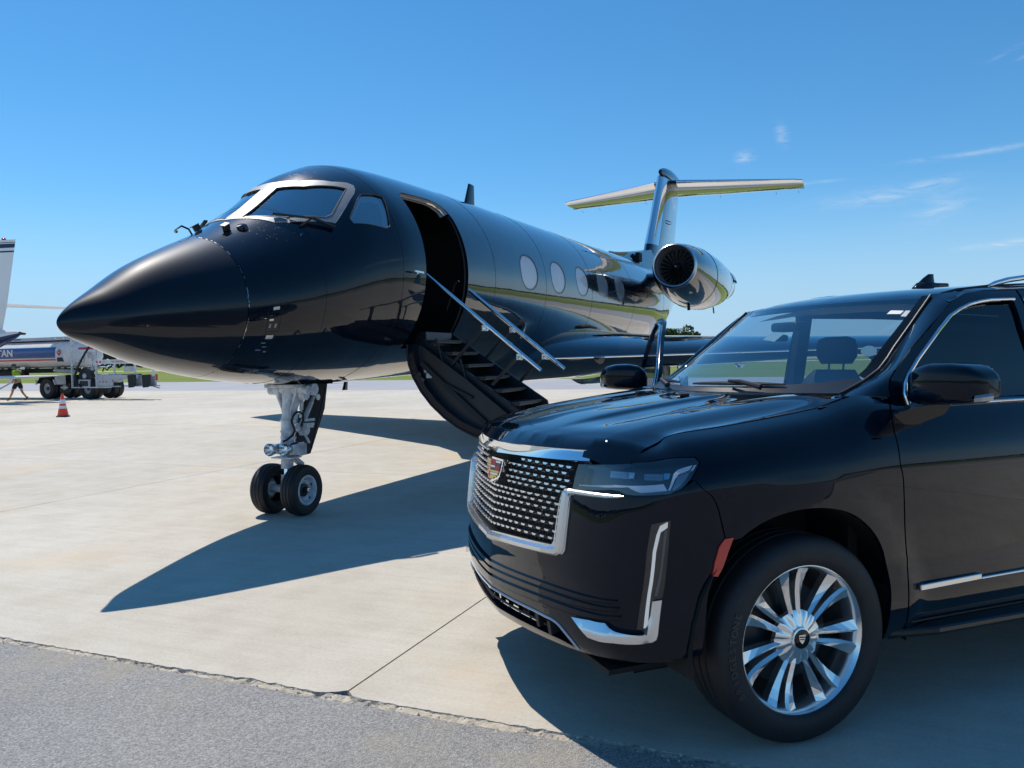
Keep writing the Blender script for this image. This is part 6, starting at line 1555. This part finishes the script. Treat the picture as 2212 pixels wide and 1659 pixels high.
# tank: rounded box section along x
def tank_ring(x, k=1.0):
    return [(x, 1.15 + 1.08 * k * math.copysign(abs(math.cos(a)) ** .75, math.cos(a)), 2.17 + .66 * k * math.copysign(abs(math.sin(a)) ** .8, math.sin(a))) for a in np.linspace(0, 2 * PI, 41)[:-1]]
MB().loft([tank_ring(-8.0), tank_ring(.98), tank_ring(1.10, .97), tank_ring(1.20, .80), tank_ring(1.25, .45), tank_ring(1.26, .1)], 'truck_white').build('tank', truck)
yn = 1.15 - 1.08
def skin_strip(name, x0, x1, z0, z1, mat, parent=truck, off=.012):
    zs = np.linspace(z0, z1, 7); ys = []
    for z in zs:
        s_ = np.clip(abs(z - 2.17) / .66, 0, 1) ** (1 / .8); c_ = math.sqrt(max(0, 1 - s_ * s_)) ** .75; ys.append(1.15 - 1.08 * c_ - off)
    V_ = [(x0, y, z) for y, z in zip(ys, zs)] + [(x1, y, z) for y, z in zip(ys, zs)]
    return MB().add(V_, [(i, 7 + i, 8 + i, i + 1) for i in range(6)], mat, True).build(name, parent)
skin_strip('side_panel', -7.9, .95, 1.62, 2.76, 'truck_white', off=.012)
skin_strip('blue_band', -7.9, .62, 1.99, 2.50, 'truck_blue', off=.022)
skin_strip('red_stripe', -7.9, .60, 1.86, 1.925, 'truck_red', off=.022)
lt = link_mesh('lettering', text_mesh('TITAN', .46, 'truck_white', .004, bold=.012), truck, (-2.20, yn - .032, 2.24), (PI / 2, 0, 0)); lt.scale = (1.22, 1, 1)
for x in (-3.4, -2.2, -1.0, .1): MB().bar((x, .42, 2.66), (x, .18, 2.50), .03, .03, 'truck_steel').build('tank_rib', truck)
MB().box((-3.5, 1.15, 2.92), (9.2, 1.5, .16), 'frame_grey').build('roof_walkway', truck, bevel=.01)
MB().box((-1.75, .393, 2.93), (.5, .01, .09), 'truck_blue').build('roof_plate', truck)
MB().box((.55, .393, 2.93), (.52, .012, .10), 'paper_white').build('notice_plate', truck)
link_mesh('lettering', text_mesh('FLAMMABLE', .085, 'emblem_red', .002), truck, (.55, .384, 2.93), (PI / 2, 0, 0))
dm = MB().prism([(.83, yn - .024, 2.24 - .17), (.83 + .15, yn - .024, 2.24), (.83, yn - .024, 2.24 + .17), (.83 - .15, yn - .024, 2.24)], (0, 0, 0), (0, -.008, 0), 'truck_red').build('hazard_diamond', truck)
link_mesh('lettering', text_mesh('1863', .085, 'paper_white', .002), dm, (.83, yn - .034, 2.24), (PI / 2, 0, 0))
MB().add([(.83 - .03, yn - .033, 2.31), (.83 + .03, yn - .033, 2.31), (.83, yn - .033, 2.36)], [(0, 1, 2)], 'paper_white').build('flame_mark', dm)
MB().box((.85, yn + .02, 1.90), (.24, .08, .20), 'charcoal').build('data_plate', truck)
MB().box((-3.5, .9, 1.38), (9.4, .5, .22), 'matte_black').build('chassis', truck); MB().box((-3.5, 1.5, 1.38), (9.4, .3, .22), 'matte_black').build('chassis', truck)
MB().box((1.6, .8, 1.05), (5.0, .22, .22), 'matte_black').build('chassis', truck)
MB().box((-2.4, .25, 1.20), (2.6, .3, .35), 'matte_black').build('side_locker', truck, bevel=.02)
MB().box((-1.75, .12, .95), (.35, .12, .30), 'truck_white').bar((-1.85, .12, .80), (-2.8, .12, .35), .05, .05, 'gear_white').build('strut_arm', truck)
MB().tube([(.3, .35, 1.38), (1.4, .35, 1.30)], .09, 'truck_steel', 12).build('pipe', truck)
MB().box((-1.15, .10, 1.52), (.24, .02, .12), 'paper_white').build('valve_plate', truck); MB().lathe([(.07, -.05), (.07, .05)], (-1.4, .12, 1.46), (0, 1, 0), 'chrome', 12).build('valve', truck)
def truck_wheel(x, y, s_=1):
    w_ = MB().lathe([(.27, -.13), (.40, -.15), (.49, -.12), (.51, 0), (.49, .12), (.40, .15), (.27, .13)], (x, y, .51), (0, 1, 0), 'rubber', 32, close=True).build('wheel', truck)
    MB().lathe([(.29, -.13), (.275, -.10), (.26, .06), (.14, .06), (.12, -.02), (0, -.02)], (x, y, .51), (0, 1, 0), 'gear_white', 28, cap=False).build('rim', w_)
    MB().lathe([(.10, -.05), (.10, .05)], (x, y, .51), (0, 1, 0), 'trim_black', 14).build('hub', w_)
for x in (0, 2.05):
    for y in (.30, .62, 1.45, 1.75): truck_wheel(x, y)
truck_wheel(-5.4, .3); truck_wheel(-5.4, 2.1)
MB().loft([[(.62 * math.cos(a), y, .51 + .62 * math.sin(a)) for a in np.linspace(.5, PI - .4, 9)] for y in (.10, .80)], 'charcoal', cap=False, closed=False).build('mudguard', truck)
for a in (.75, 2.35): MB().bar((.63 * math.cos(a), .09, .51 + .63 * math.sin(a)), (.60 * math.cos(a) + (.12 if a < 1 else -.02), .09, .51 + .2), .05, .05, 'gear_white').build('mudguard_stay', truck)
MB().box((.78, .12, .92), (.55, .03, .42), 'truck_steel').build('step_box', truck, bevel=.02)
fl = MB().box((.88, .25, .55), (.46, .02, .55), 'rubber').build('mud_flap', truck)
MB().lathe([(0, 0), (.13, 0)], (.88, .235, .56), (0, -1, 0), 'lens_grey', 6, cap=False).bar((.70, .23, .56), (1.06, .23, .56), .02, .07, 'paper_grey').build('flap_badge', fl)
MB().box((2.75, .3, .55), (.4, .02, .5), 'rubber').build('mud_flap', truck)
# tail frame with hose gear
fr = MB()
for x in (1.42, 2.62): fr.box((x, .10, 1.68), (.075, .075, 2.3), 'gear_white')
tf = bpy.data.objects.new('tail_frame', None); COL.objects.link(tf); tf.parent = truck; tf.empty_display_size = .2
for x in (1.42, 2.62): MB().box((x, .10, 1.68), (.075, .075, 2.3), 'gear_white').build('post', tf, bevel=.006)
MB().bar((1.42, .10, 2.55), (1.62, .10, 2.80), .05, .05, 'gear_white').build('brace', tf); MB().bar((1.42, .10, .56), (3.3, .10, .56), .09, .05, 'gear_white').build('sill_beam', tf)
MB().bar((1.42, .10, 2.80), (3.9, .10, 2.80), .06, .06, 'gear_white').build('top_beam', tf)
nb = MB().box((3.55, .08, 1.74), (1.92, .05, .20), 'truck_white').build('notice_board', tf, bevel=.006)
link_mesh('lettering', text_mesh('NO SMOKING', .13, 'emblem_red', .002), nb, (3.72, .052, 1.74), (PI / 2, 0, 0))
for x in (2.70, 2.86): MB().lathe([(.055, 0), (.05, .02), (0, .025)], (x, .055, 1.74), (0, -1, 0), 'red_lens', 14).build('tail_lamp', tf)
MB().box((3.05, .052, 1.74), (.14, .01, .12), 'paper_grey').build('reflector', tf)
rl(MB(), (1.95, .35, 1.10), .36, .10, 'trim_black').build('hose_reel', tf); rl(MB(), (1.95, .22, 1.10), .40, .015, 'stair_dark').build('reel_flange', tf); rl(MB(), (1.95, .20, 1.10), .12, .03, 'frame_grey').build('reel_hub', tf)
MB().box((2.0, .12, .75), (.55, .06, .36), 'frame_grey').box((2.0, .085, .75), (.40, .02, .24), 'stair_dark').build('reel_bracket', tf)
MB().tube([(2.45, .05, 2.62), (2.30, .02, 2.35), (2.05, .0, 1.95), (1.80, .02, 1.55), (1.62, .03, 1.15), (1.66, .03, .80), (1.90, .05, .58)], .045, 'rubber', 8).build('fuel_hose', tf)
for (x, y, z, r_, h_, mt) in ((1.70, .3, 1.78, .11, .06, 'gear_white'), (2.15, .35, 2.05, .13, .10, 'frame_grey'), (2.45, .28, 1.72, .14, .08, 'gear_white'), (1.55, .2, 1.52, .05, .05, 'brass'), (2.3, .3, 1.45, .10, .08, 'truck_steel')):
    rl(MB(), (x, y, z), r_, h_, mt).build('meter', tf)
MB().tube([(1.50, .25, 1.75), (1.85, .3, 1.80), (1.9, .3, 2.2), (2.4, .3, 2.2), (2.4, .3, 1.5), (2.9, .3, 1.5)], .05, 'frame_grey', 8).build('pipe', tf)
MB().tube([(1.6, .4, 1.2), (1.7, .35, 1.5), (2.2, .35, 1.55), (2.3, .3, 1.9)], .035, 'chrome', 8).build('pipe', tf)
MB().tube([(2.75, .3, 1.3), (2.9, .2, 1.48), (3.05, .2, 1.36), (3.2, .2, 1.52)], .03, 'rubber', 8).build('fuel_hose', tf)
MB().box((1.95, .3, 2.40), (.55, .2, .10), 'truck_red').build('valve_box', tf); MB().box((3.2, .5, 2.25), (.9, .3, .7), 'matte_black').build('filter_box', tf)
ctl = MB().box((4.2, .3, 2.15), (1.0, .25, .62), 'truck_white').build('control_cabinet', tf, bevel=.01); MB().box((3.95, .165, 2.02), (.22, .01, .14), 'truck_blue').build('panel', ctl); MB().box((4.3, .165, 2.1), (.3, .01, .12), 'stair_dark').build('panel', ctl)
for x in (3.45, 4.42, 5.25): MB().box((x, .15, 1.36), (.07, .06, .62), 'gear_white').build('post', tf)
cb = MB().box((4.05, .3, 1.40), (.42, .2, .24), 'frame_grey').build('gauge_box', tf, bevel=.01); MB().box((4.05, .19, 1.40), (.30, .02, .16), 'paper_grey').build('dial', cb)
tk = MB().lathe([(.0, -.42), (.16, -.40), (.20, -.30), (.20, .55), (.0, .56)], (3.0, .32, .98), (1, 0, 0), 'frame_grey', 16).build('receiver_tank', tf)
MB().box((3.6, .12, 1.05), (1.9, .08, .18), 'frame_grey').build('deck_rail', tf); MB().box((3.0, .12, .80), (.75, .08, .34), 'frame_grey').build('lamp_board', tf)
for x in (2.78, 2.95, 3.1): MB().lathe([(.04, 0), (.035, .015), (0, .02)], (x, .075, .82), (0, -1, 0), 'red_lens', 10).build('tail_lamp', tf)
MB().box((3.1, .2, .60), (.9, .3, .05), 'truck_steel').build('bumper', tf)
for x in (4.32, 4.98): MB().add([(x - .22, .08, 1.12), (x + .20, .08, 1.14), (x + .22, .05, .68), (x + .12, .03, .56), (x - .14, .03, .54)], [(0, 1, 2, 3, 4)], 'rubber').build('rubber_flap', tf)
MB().box((4.6, .3, .62), (1.4, .3, .06), 'truck_steel').build('platform', tf); MB().box((4.7, .35, .86), (1.0, .08, .5), 'frame_grey').build('platform_back', tf)
MB().box((5.35, .2, 1.0), (.06, .05, .28), 'truck_red').build('marker', tf); MB().bar((5.2, .1, .62), (5.55, .1, .52), .04, .03, 'trim_black').build('step', tf)

# stretch the layout along the truck to its true length; round things are moved, not stretched
KX = 1.32
def stretch(o):
    for ch in children(o):
        if ch.type == 'MESH':
            me = ch.data; xs = np.array([v.co.x for v in me.vertices]); c_ = xs.mean()
            if ch.name.split('.')[0] == 'lettering': ch.location.x *= KX
            else:
                keep = ch.name.split('.')[0] in ('wheel', 'rim', 'hub', 'meter', 'tail_lamp', 'hose_reel', 'reel_flange', 'reel_hub', 'hazard_diamond', 'flame_mark', 'post', 'mudguard')
                for v in me.vertices: v.co.x = v.co.x + (KX - 1) * c_ if keep else v.co.x * KX
        stretch(ch)
stretch(truck)
# ---------------------------------------------------------------- white jet at the left edge (only its tail in view)
J2 = thing('business_jet', 'white business jet with blue striped fin, only its tail in view at the left edge', 'jet', (-21.95, 35.9, 0), math.atan2(.25, -.97))
def j2(x, y, z): return (x, y, z)            # x forward, y left
rings = []
for x, r_, z, in ((0, .06, 3.10), (.25, .16, 3.06), (.8, .30, 2.96), (1.8, .52, 2.80), (3.2, .80, 2.62), (5.0, 1.0, 2.5), (8, 1.1, 2.45), (13, 1.1, 2.45), (15, .8, 2.4), (16.5, .2, 2.3)):
    rings.append([(x, r_ * math.cos(a), z + r_ * math.sin(a)) for a in np.linspace(0, 2 * PI, 25)[:-1]])
fj = MB().loft(rings, 'white_gloss').build('fuselage', J2)
rings = [[(x, r_ * 1.015 * math.cos(a), z + r_ * 1.015 * math.sin(a)) for a in np.linspace(PI * 1.02, PI * 1.98, 13)] for x, r_, z in ((.02, .07, 3.10), (.25, .16, 3.06), (.8, .30, 2.96), (1.8, .52, 2.80), (3.2, .80, 2.62))]
MB().loft(rings, 'navy_gloss', cap=False, closed=False).build('belly_stripe', fj)
MB().loft([[(x, r_ * 1.02 * math.cos(a), z + r_ * 1.02 * math.sin(a)) for a in np.linspace(PI * 1.18, PI * 1.30, 4)] for x, r_, z in ((.25, .16, 3.06), (.8, .30, 2.96), (1.8, .52, 2.80))], 'white_gloss', cap=False, closed=False).build('pinstripe', fj)
MB().tube([(.05, 0, 3.10), (-.22, 0, 3.06)], [.09, .05], 'trim_black', 12).build('tail_lamp', fj)
F2 = lambda x0, ch, th, z: [(x0 - s, y, z) for s, y in foil(0, ch, th, 0, 10)]
fin2 = MB().loft([F2(4.6, 3.5, .09, 2.95), F2(3.75, 3.05, .09, 4.4), F2(1.72, 1.62, .09, 7.28)], 'white_gloss').build('tail_fin', J2)
for z0, z1, mt in ((6.92, 7.10, 'navy_gloss'), (6.72, 6.79, 'navy_gloss'), (7.14, 7.17, 'navy_gloss')):
    f_ = lambda z: (np.interp(z, [4.4, 7.28], [3.75, 1.72]) + .004, np.interp(z, [4.4, 7.28], [3.05, 1.62]) + .008)
    MB().loft([F2(f_(z0)[0], f_(z0)[1], .095, z0), F2(f_(z1)[0], f_(z1)[1], .095, z1)], mt, cap=False).build('fin_stripe', fin2)
MB().lathe([(.10, 0), (.09, .08), (0, .14)], (.75, 0, 7.27), (0, 0, 1), 'red_lens', 12).build('beacon', fin2)
for sg in (1, -1):
    MB().loft([[(3.6 - .62 * y - s, sg * y, 4.52 - .02 * y + z) for s, z in foil(0, 2.0 - .28 * y, .10, 0, 10)] for y in (.05, 1.2, 2.4, 3.7)], 'white_gloss').build('tailplane', J2)
for x in (7.6, 8.0):
    pass
g2 = MB().tube([(8.0, 1.2, 1.6), (8.0, 1.2, .3)], .07, 'gear_white', 8).tube([(8.0, -1.2, 1.6), (8.0, -1.2, .3)], .07, 'gear_white', 8)
for y in (1.2, -1.2):
    MB().tube([(8.0, y, 1.6), (8.0, y, .3)], .07, 'gear_white', 8).lathe([(.12, -.12), (.33, -.1), (.35, 0), (.33, .1), (.12, .12)], (8.0, y, .35), (0, 1, 0), 'rubber', 20, close=True).build('landing_gear', J2)
MB().tube([(14.2, 0, 1.6), (14.2, 0, .3)], .06, 'gear_white', 8).lathe([(.1, -.1), (.28, -.09), (.3, 0), (.28, .09), (.1, .1)], (14.2, 0, .3), (0, 1, 0), 'rubber', 20, close=True).build('nose_gear', J2)
# second small aircraft, all but its wing outside the frame
J3 = thing('light_aircraft', 'white low wing reaching in from the left edge in front of the fuel truck', 'aircraft', (-33.0, 35.2, -.06), 0)
wr = []
for x, z, ch, th in ((-.3, 1.02, 2.4, .14), (3, 1.06, 2.1, .13), (8, 1.14, 1.6, .12), (12.2, 1.21, 1.15, .11), (13.2, 1.235, .7, .06)):
    wr.append([(x, -ch * .4 + s, z + y) for s, y in foil(0, ch, th, 0, 12)])
MB().loft(wr, 'white_gloss').build('wing', J3)
MB().loft([[(x, y, 1.75 + r_ * math.sin(a)) if False else (-.8 + r_ * math.cos(a), y, 1.7 + r_ * math.sin(a)) for a in np.linspace(0, 2 * PI, 21)[:-1]] for y, r_, x in ((-5, .1, 0), (-4, .55, 0), (-1.5, .8, 0), (2, .8, 0), (5, .45, 0), (7, .2, 0))], 'white_gloss').build('fuselage', J3)
MB().tube([(3.0, 0, 1.0), (3.0, 0, .2)], .06, 'gear_white', 8).lathe([(.1, -.09), (.24, -.08), (.25, 0), (.24, .08), (.1, .09)], (3.0, 0, .25), (1, 0, 0), 'rubber', 18, close=True).build('landing_gear', J3)

# ---------------------------------------------------------------- ground crew person
def skin_obj(name, joints, edges, mat, parent, root=0, sub=2, smooth=True):
    bm = bmesh.new(); L = bm.verts.layers.skin.verify(); vs_ = []
    for i, (p, r_) in enumerate(joints):
        v = bm.verts.new(p); d = v[L]; d.radius = r_ if hasattr(r_, '__len__') else (r_, r_); d.use_root = (i == root); vs_.append(v)
    for a, b_ in edges: bm.edges.new((vs_[a], vs_[b_]))
    me = bpy.data.meshes.new(name); bm.to_mesh(me); bm.free(); me.materials.append(M[mat])
    o = link_mesh(name, me, parent); s_ = o.modifiers.new('skin', 'SKIN'); s_.use_smooth_shade = True
    o.modifiers.new('sub', 'SUBSURF').levels = sub; o.modifiers['sub'].render_levels = sub
    return o
pe = thing('person', 'man in a lime hi-vis shirt, dark shorts and cap walking left past the tanker', 'person', (-22.95, 37.15, 0), PI - .1)
# x = walking direction, y = left
JN = [((0, 0, .90), (.125, .15)), ((.03, 0, 1.12), (.12, .145)), ((.06, 0, 1.34), (.115, .165)), ((.09, 0, 1.44), (.055, .055)), ((.145, 0, 1.52), (.05, .05)), ((.18, 0, 1.61), (.092, .075)),
      ((-.01, .10, .86), .085), ((.20, .10, .50), .062), ((.20, .10, .44), .055), ((.36, .10, .12), .040), ((.46, .10, .06), .040),
      ((-.01, -.10, .86), .085), ((-.10, -.10, .48), .060), ((-.12, -.10, .42), .052), ((-.36, -.10, .13), .038), ((-.28, -.10, .05), .040),
      ((.06, .20, 1.36), .060), ((-.06, .25, 1.10), .045), ((.08, .24, .90), .033), ((.12, .235, .82), .028),
      ((.06, -.20, 1.36), .060), ((.12, -.25, 1.10), .045), ((.30, -.22, .98), .033), ((.36, -.21, .93), .028)]
ED = [(0, 1), (1, 2), (2, 3), (3, 4), (4, 5), (0, 6), (6, 7), (7, 8), (8, 9), (9, 10), (0, 11), (11, 12), (12, 13), (13, 14), (14, 15), (2, 16), (16, 17), (17, 18), (18, 19), (2, 20), (20, 21), (21, 22), (22, 23)]
skin_obj('body', JN, ED, 'skin', pe)
skin_obj('shirt', [((0, 0, .84), (.15, .172)), ((.03, 0, 1.12), (.135, .16)), ((.06, 0, 1.34), (.13, .185)), ((.085, 0, 1.43), (.07, .08)), ((.055, .205, 1.36), .078), ((-.01, .235, 1.20), .070), ((.06, -.205, 1.36), .078), ((.10, -.235, 1.20), .070)], [(0, 1), (1, 2), (2, 3), (2, 4), (4, 5), (2, 6), (6, 7)], 'lime_cloth', pe)
skin_obj('shorts', [((0, 0, .92), (.142, .165)), ((0, 0, .84), (.13, .15)), ((.0, .11, .80), .11), ((.15, .11, .56), .098), ((0, -.11, .80), .11), ((-.075, -.11, .55), .098)], [(0, 1), (1, 2), (2, 3), (1, 4), (4, 5)], 'dark_cloth', pe)
for sy, (hx, hz, tx, tz) in ((.10, (.36, .10, .52, .055)), (-.10, (-.36, .12, -.22, .045))):
    skin_obj('boot', [((hx - .01, sy, hz + .10), .055), ((hx, sy, hz), .056), (((hx + tx) / 2, sy, (hz + tz) / 2 - .01), .05), ((tx, sy, tz), .042)], [(0, 1), (1, 2), (2, 3)], 'boot_brown', pe)
MB().lathe([(.104, 0), (.10, .05), (.07, .10), (0, .115)], (.172, 0, 1.625), (-.15, 0, 1), 'cap_grey', 18).build('cap', pe)
MB().loft([[(.25 + .10 * t_, .07 * math.cos(a) , 1.622 - .015 * t_ + .004 * math.sin(a)) for a in np.linspace(0, 2 * PI, 9)[:-1]] for t_ in (0, 1)], 'cap_grey').build('cap_brim', pe)
MB().lathe([(0, -.012), (.012, 0), (0, .03)], (.275, 0, 1.585), (1, 0, -.3), 'skin', 8).build('nose', pe)

# ---------------------------------------------------------------- trees far beyond the field
def leaf_nodes(name, c0, c1):
    m, n, l, b = new_mat(name); oi = nd(n, l, 'ShaderNodeTexNoise', None, Scale=1.2, Detail=2); t = n.new('ShaderNodeTexCoord'); l.new(t.outputs['Object'], oi.inputs['Vector'])
    l.new(ramp(n, l, oi.outputs['Fac'], [(.35, c0), (.65, c1)]).outputs[0], b.inputs['Base Color']); b.inputs['Roughness'].default_value = .8; b.inputs['Specular IOR Level'].default_value = .15
leaf_nodes('foliage', (.045, .075, .018), (.10, .13, .030))
leaf_nodes('foliage_dark', (.028, .05, .018), (.06, .085, .026))
def crown_mesh(seed, rx, rz, n, leaf, zc):
    r = np.random.default_rng(seed); mb = MB(); cl = [(r.normal(0, .45, 3) * [rx, rx, rz * .75], r.uniform(.28, .5)) for _ in range(14)]; V_ = []; F_ = []
    for i in range(n):
        c, s_ = cl[int(r.integers(14))]; d = r.normal(0, 1, 3); d /= np.linalg.norm(d); p = c + d * s_ * np.array([rx, rx, rz]) * r.uniform(.65, 1.0); p[2] += zc
        a = r.normal(0, 1, 3); a /= np.linalg.norm(a); b_ = np.cross(a, d + r.normal(0, .5, 3)); b_ /= np.linalg.norm(b_) + 1e-9; k = leaf * r.uniform(.6, 1.3); o = len(V_)
        V_ += [tuple(p - a * k), tuple(p + b_ * k * .6), tuple(p + a * k), tuple(p - b_ * k * .6)]; F_.append((o, o + 1, o + 2, o + 3))
    me = bpy.data.meshes.new('crown'); me.from_pydata(V_, [], F_); return me
TREES = [(1418, 255, 8.6, 2.4, 'slim dark tree at the left end of the far clump right of the jet tail'), (1428, 262, 8.0, 2.6, 'small low tree beside the slim one in the far clump'), (1443, 250, 8.8, 3.0, 'mid sized rounded tree left of the tallest far tree'),
         (1462, 246, 10.2, 4.4, 'broad tall tree at the middle of the far clump'), (1483, 252, 10.0, 4.6, 'broad pale tree just right of the tallest far tree'), (1502, 258, 8.8, 3.8, 'lowest broad tree at the right end of the far clump')]
for i, (px, Y, H_, w_, lab) in enumerate(TREES):
    X = (px - 1106 - 12) / CAM_F * Y
    t_ = thing('tree', lab, 'tree', (X, Y, 0), 0, 'trees beyond the grass field')
    me = crown_mesh(50 + i, w_, H_ * .42, 3800, .36, H_ * .60); me.materials.append(M['foliage' if i > 2 else 'foliage_dark']); link_mesh('crown', me, t_)
    MB().tube([(0, 0, 0), (.1, 0, H_ * .3), (0, .1, H_ * .6)], [.28, .2, .1], 'bark', 8).tube([(.1, 0, H_ * .3), (.9, .2, H_ * .6)], [.12, .05], 'bark', 6).build('trunk', t_)
V_ = []; F_ = []; r = np.random.default_rng(77)
ang = np.linspace(0, 2 * PI, 1500)
hgt = 6.5 + 2.2 * noise1(ang * 6, 3, ((1, .6), (3.1, .5), (9, .4))) + 1.0
for a, h_ in zip(ang, hgt):
    for k in range(13):
        rr = 560 + r.uniform(-18, 18); z = r.uniform(.05, 1) ** .7 * h_; c = np.array([rr * math.cos(a + r.normal(0, .003)), rr * math.sin(a), z]); s_ = r.uniform(.8, 1.7)
        t_ = np.array([-math.sin(a), math.cos(a), 0]); u_ = np.array([r.normal(0, .3), r.normal(0, .3), 1]); o = len(V_)
        V_ += [tuple(c - t_ * s_), tuple(c - u_ * s_ * .7 + t_ * r.normal(0, .4)), tuple(c + t_ * s_), tuple(c + u_ * s_ * .8 + t_ * r.normal(0, .4))]; F_.append((o, o + 1, o + 2, o + 3))
me = bpy.data.meshes.new('far_treeline'); me.from_pydata(V_, [], F_); me.materials.append(M['foliage_dark']); tag(link_mesh('far_treeline', me), kind='stuff')
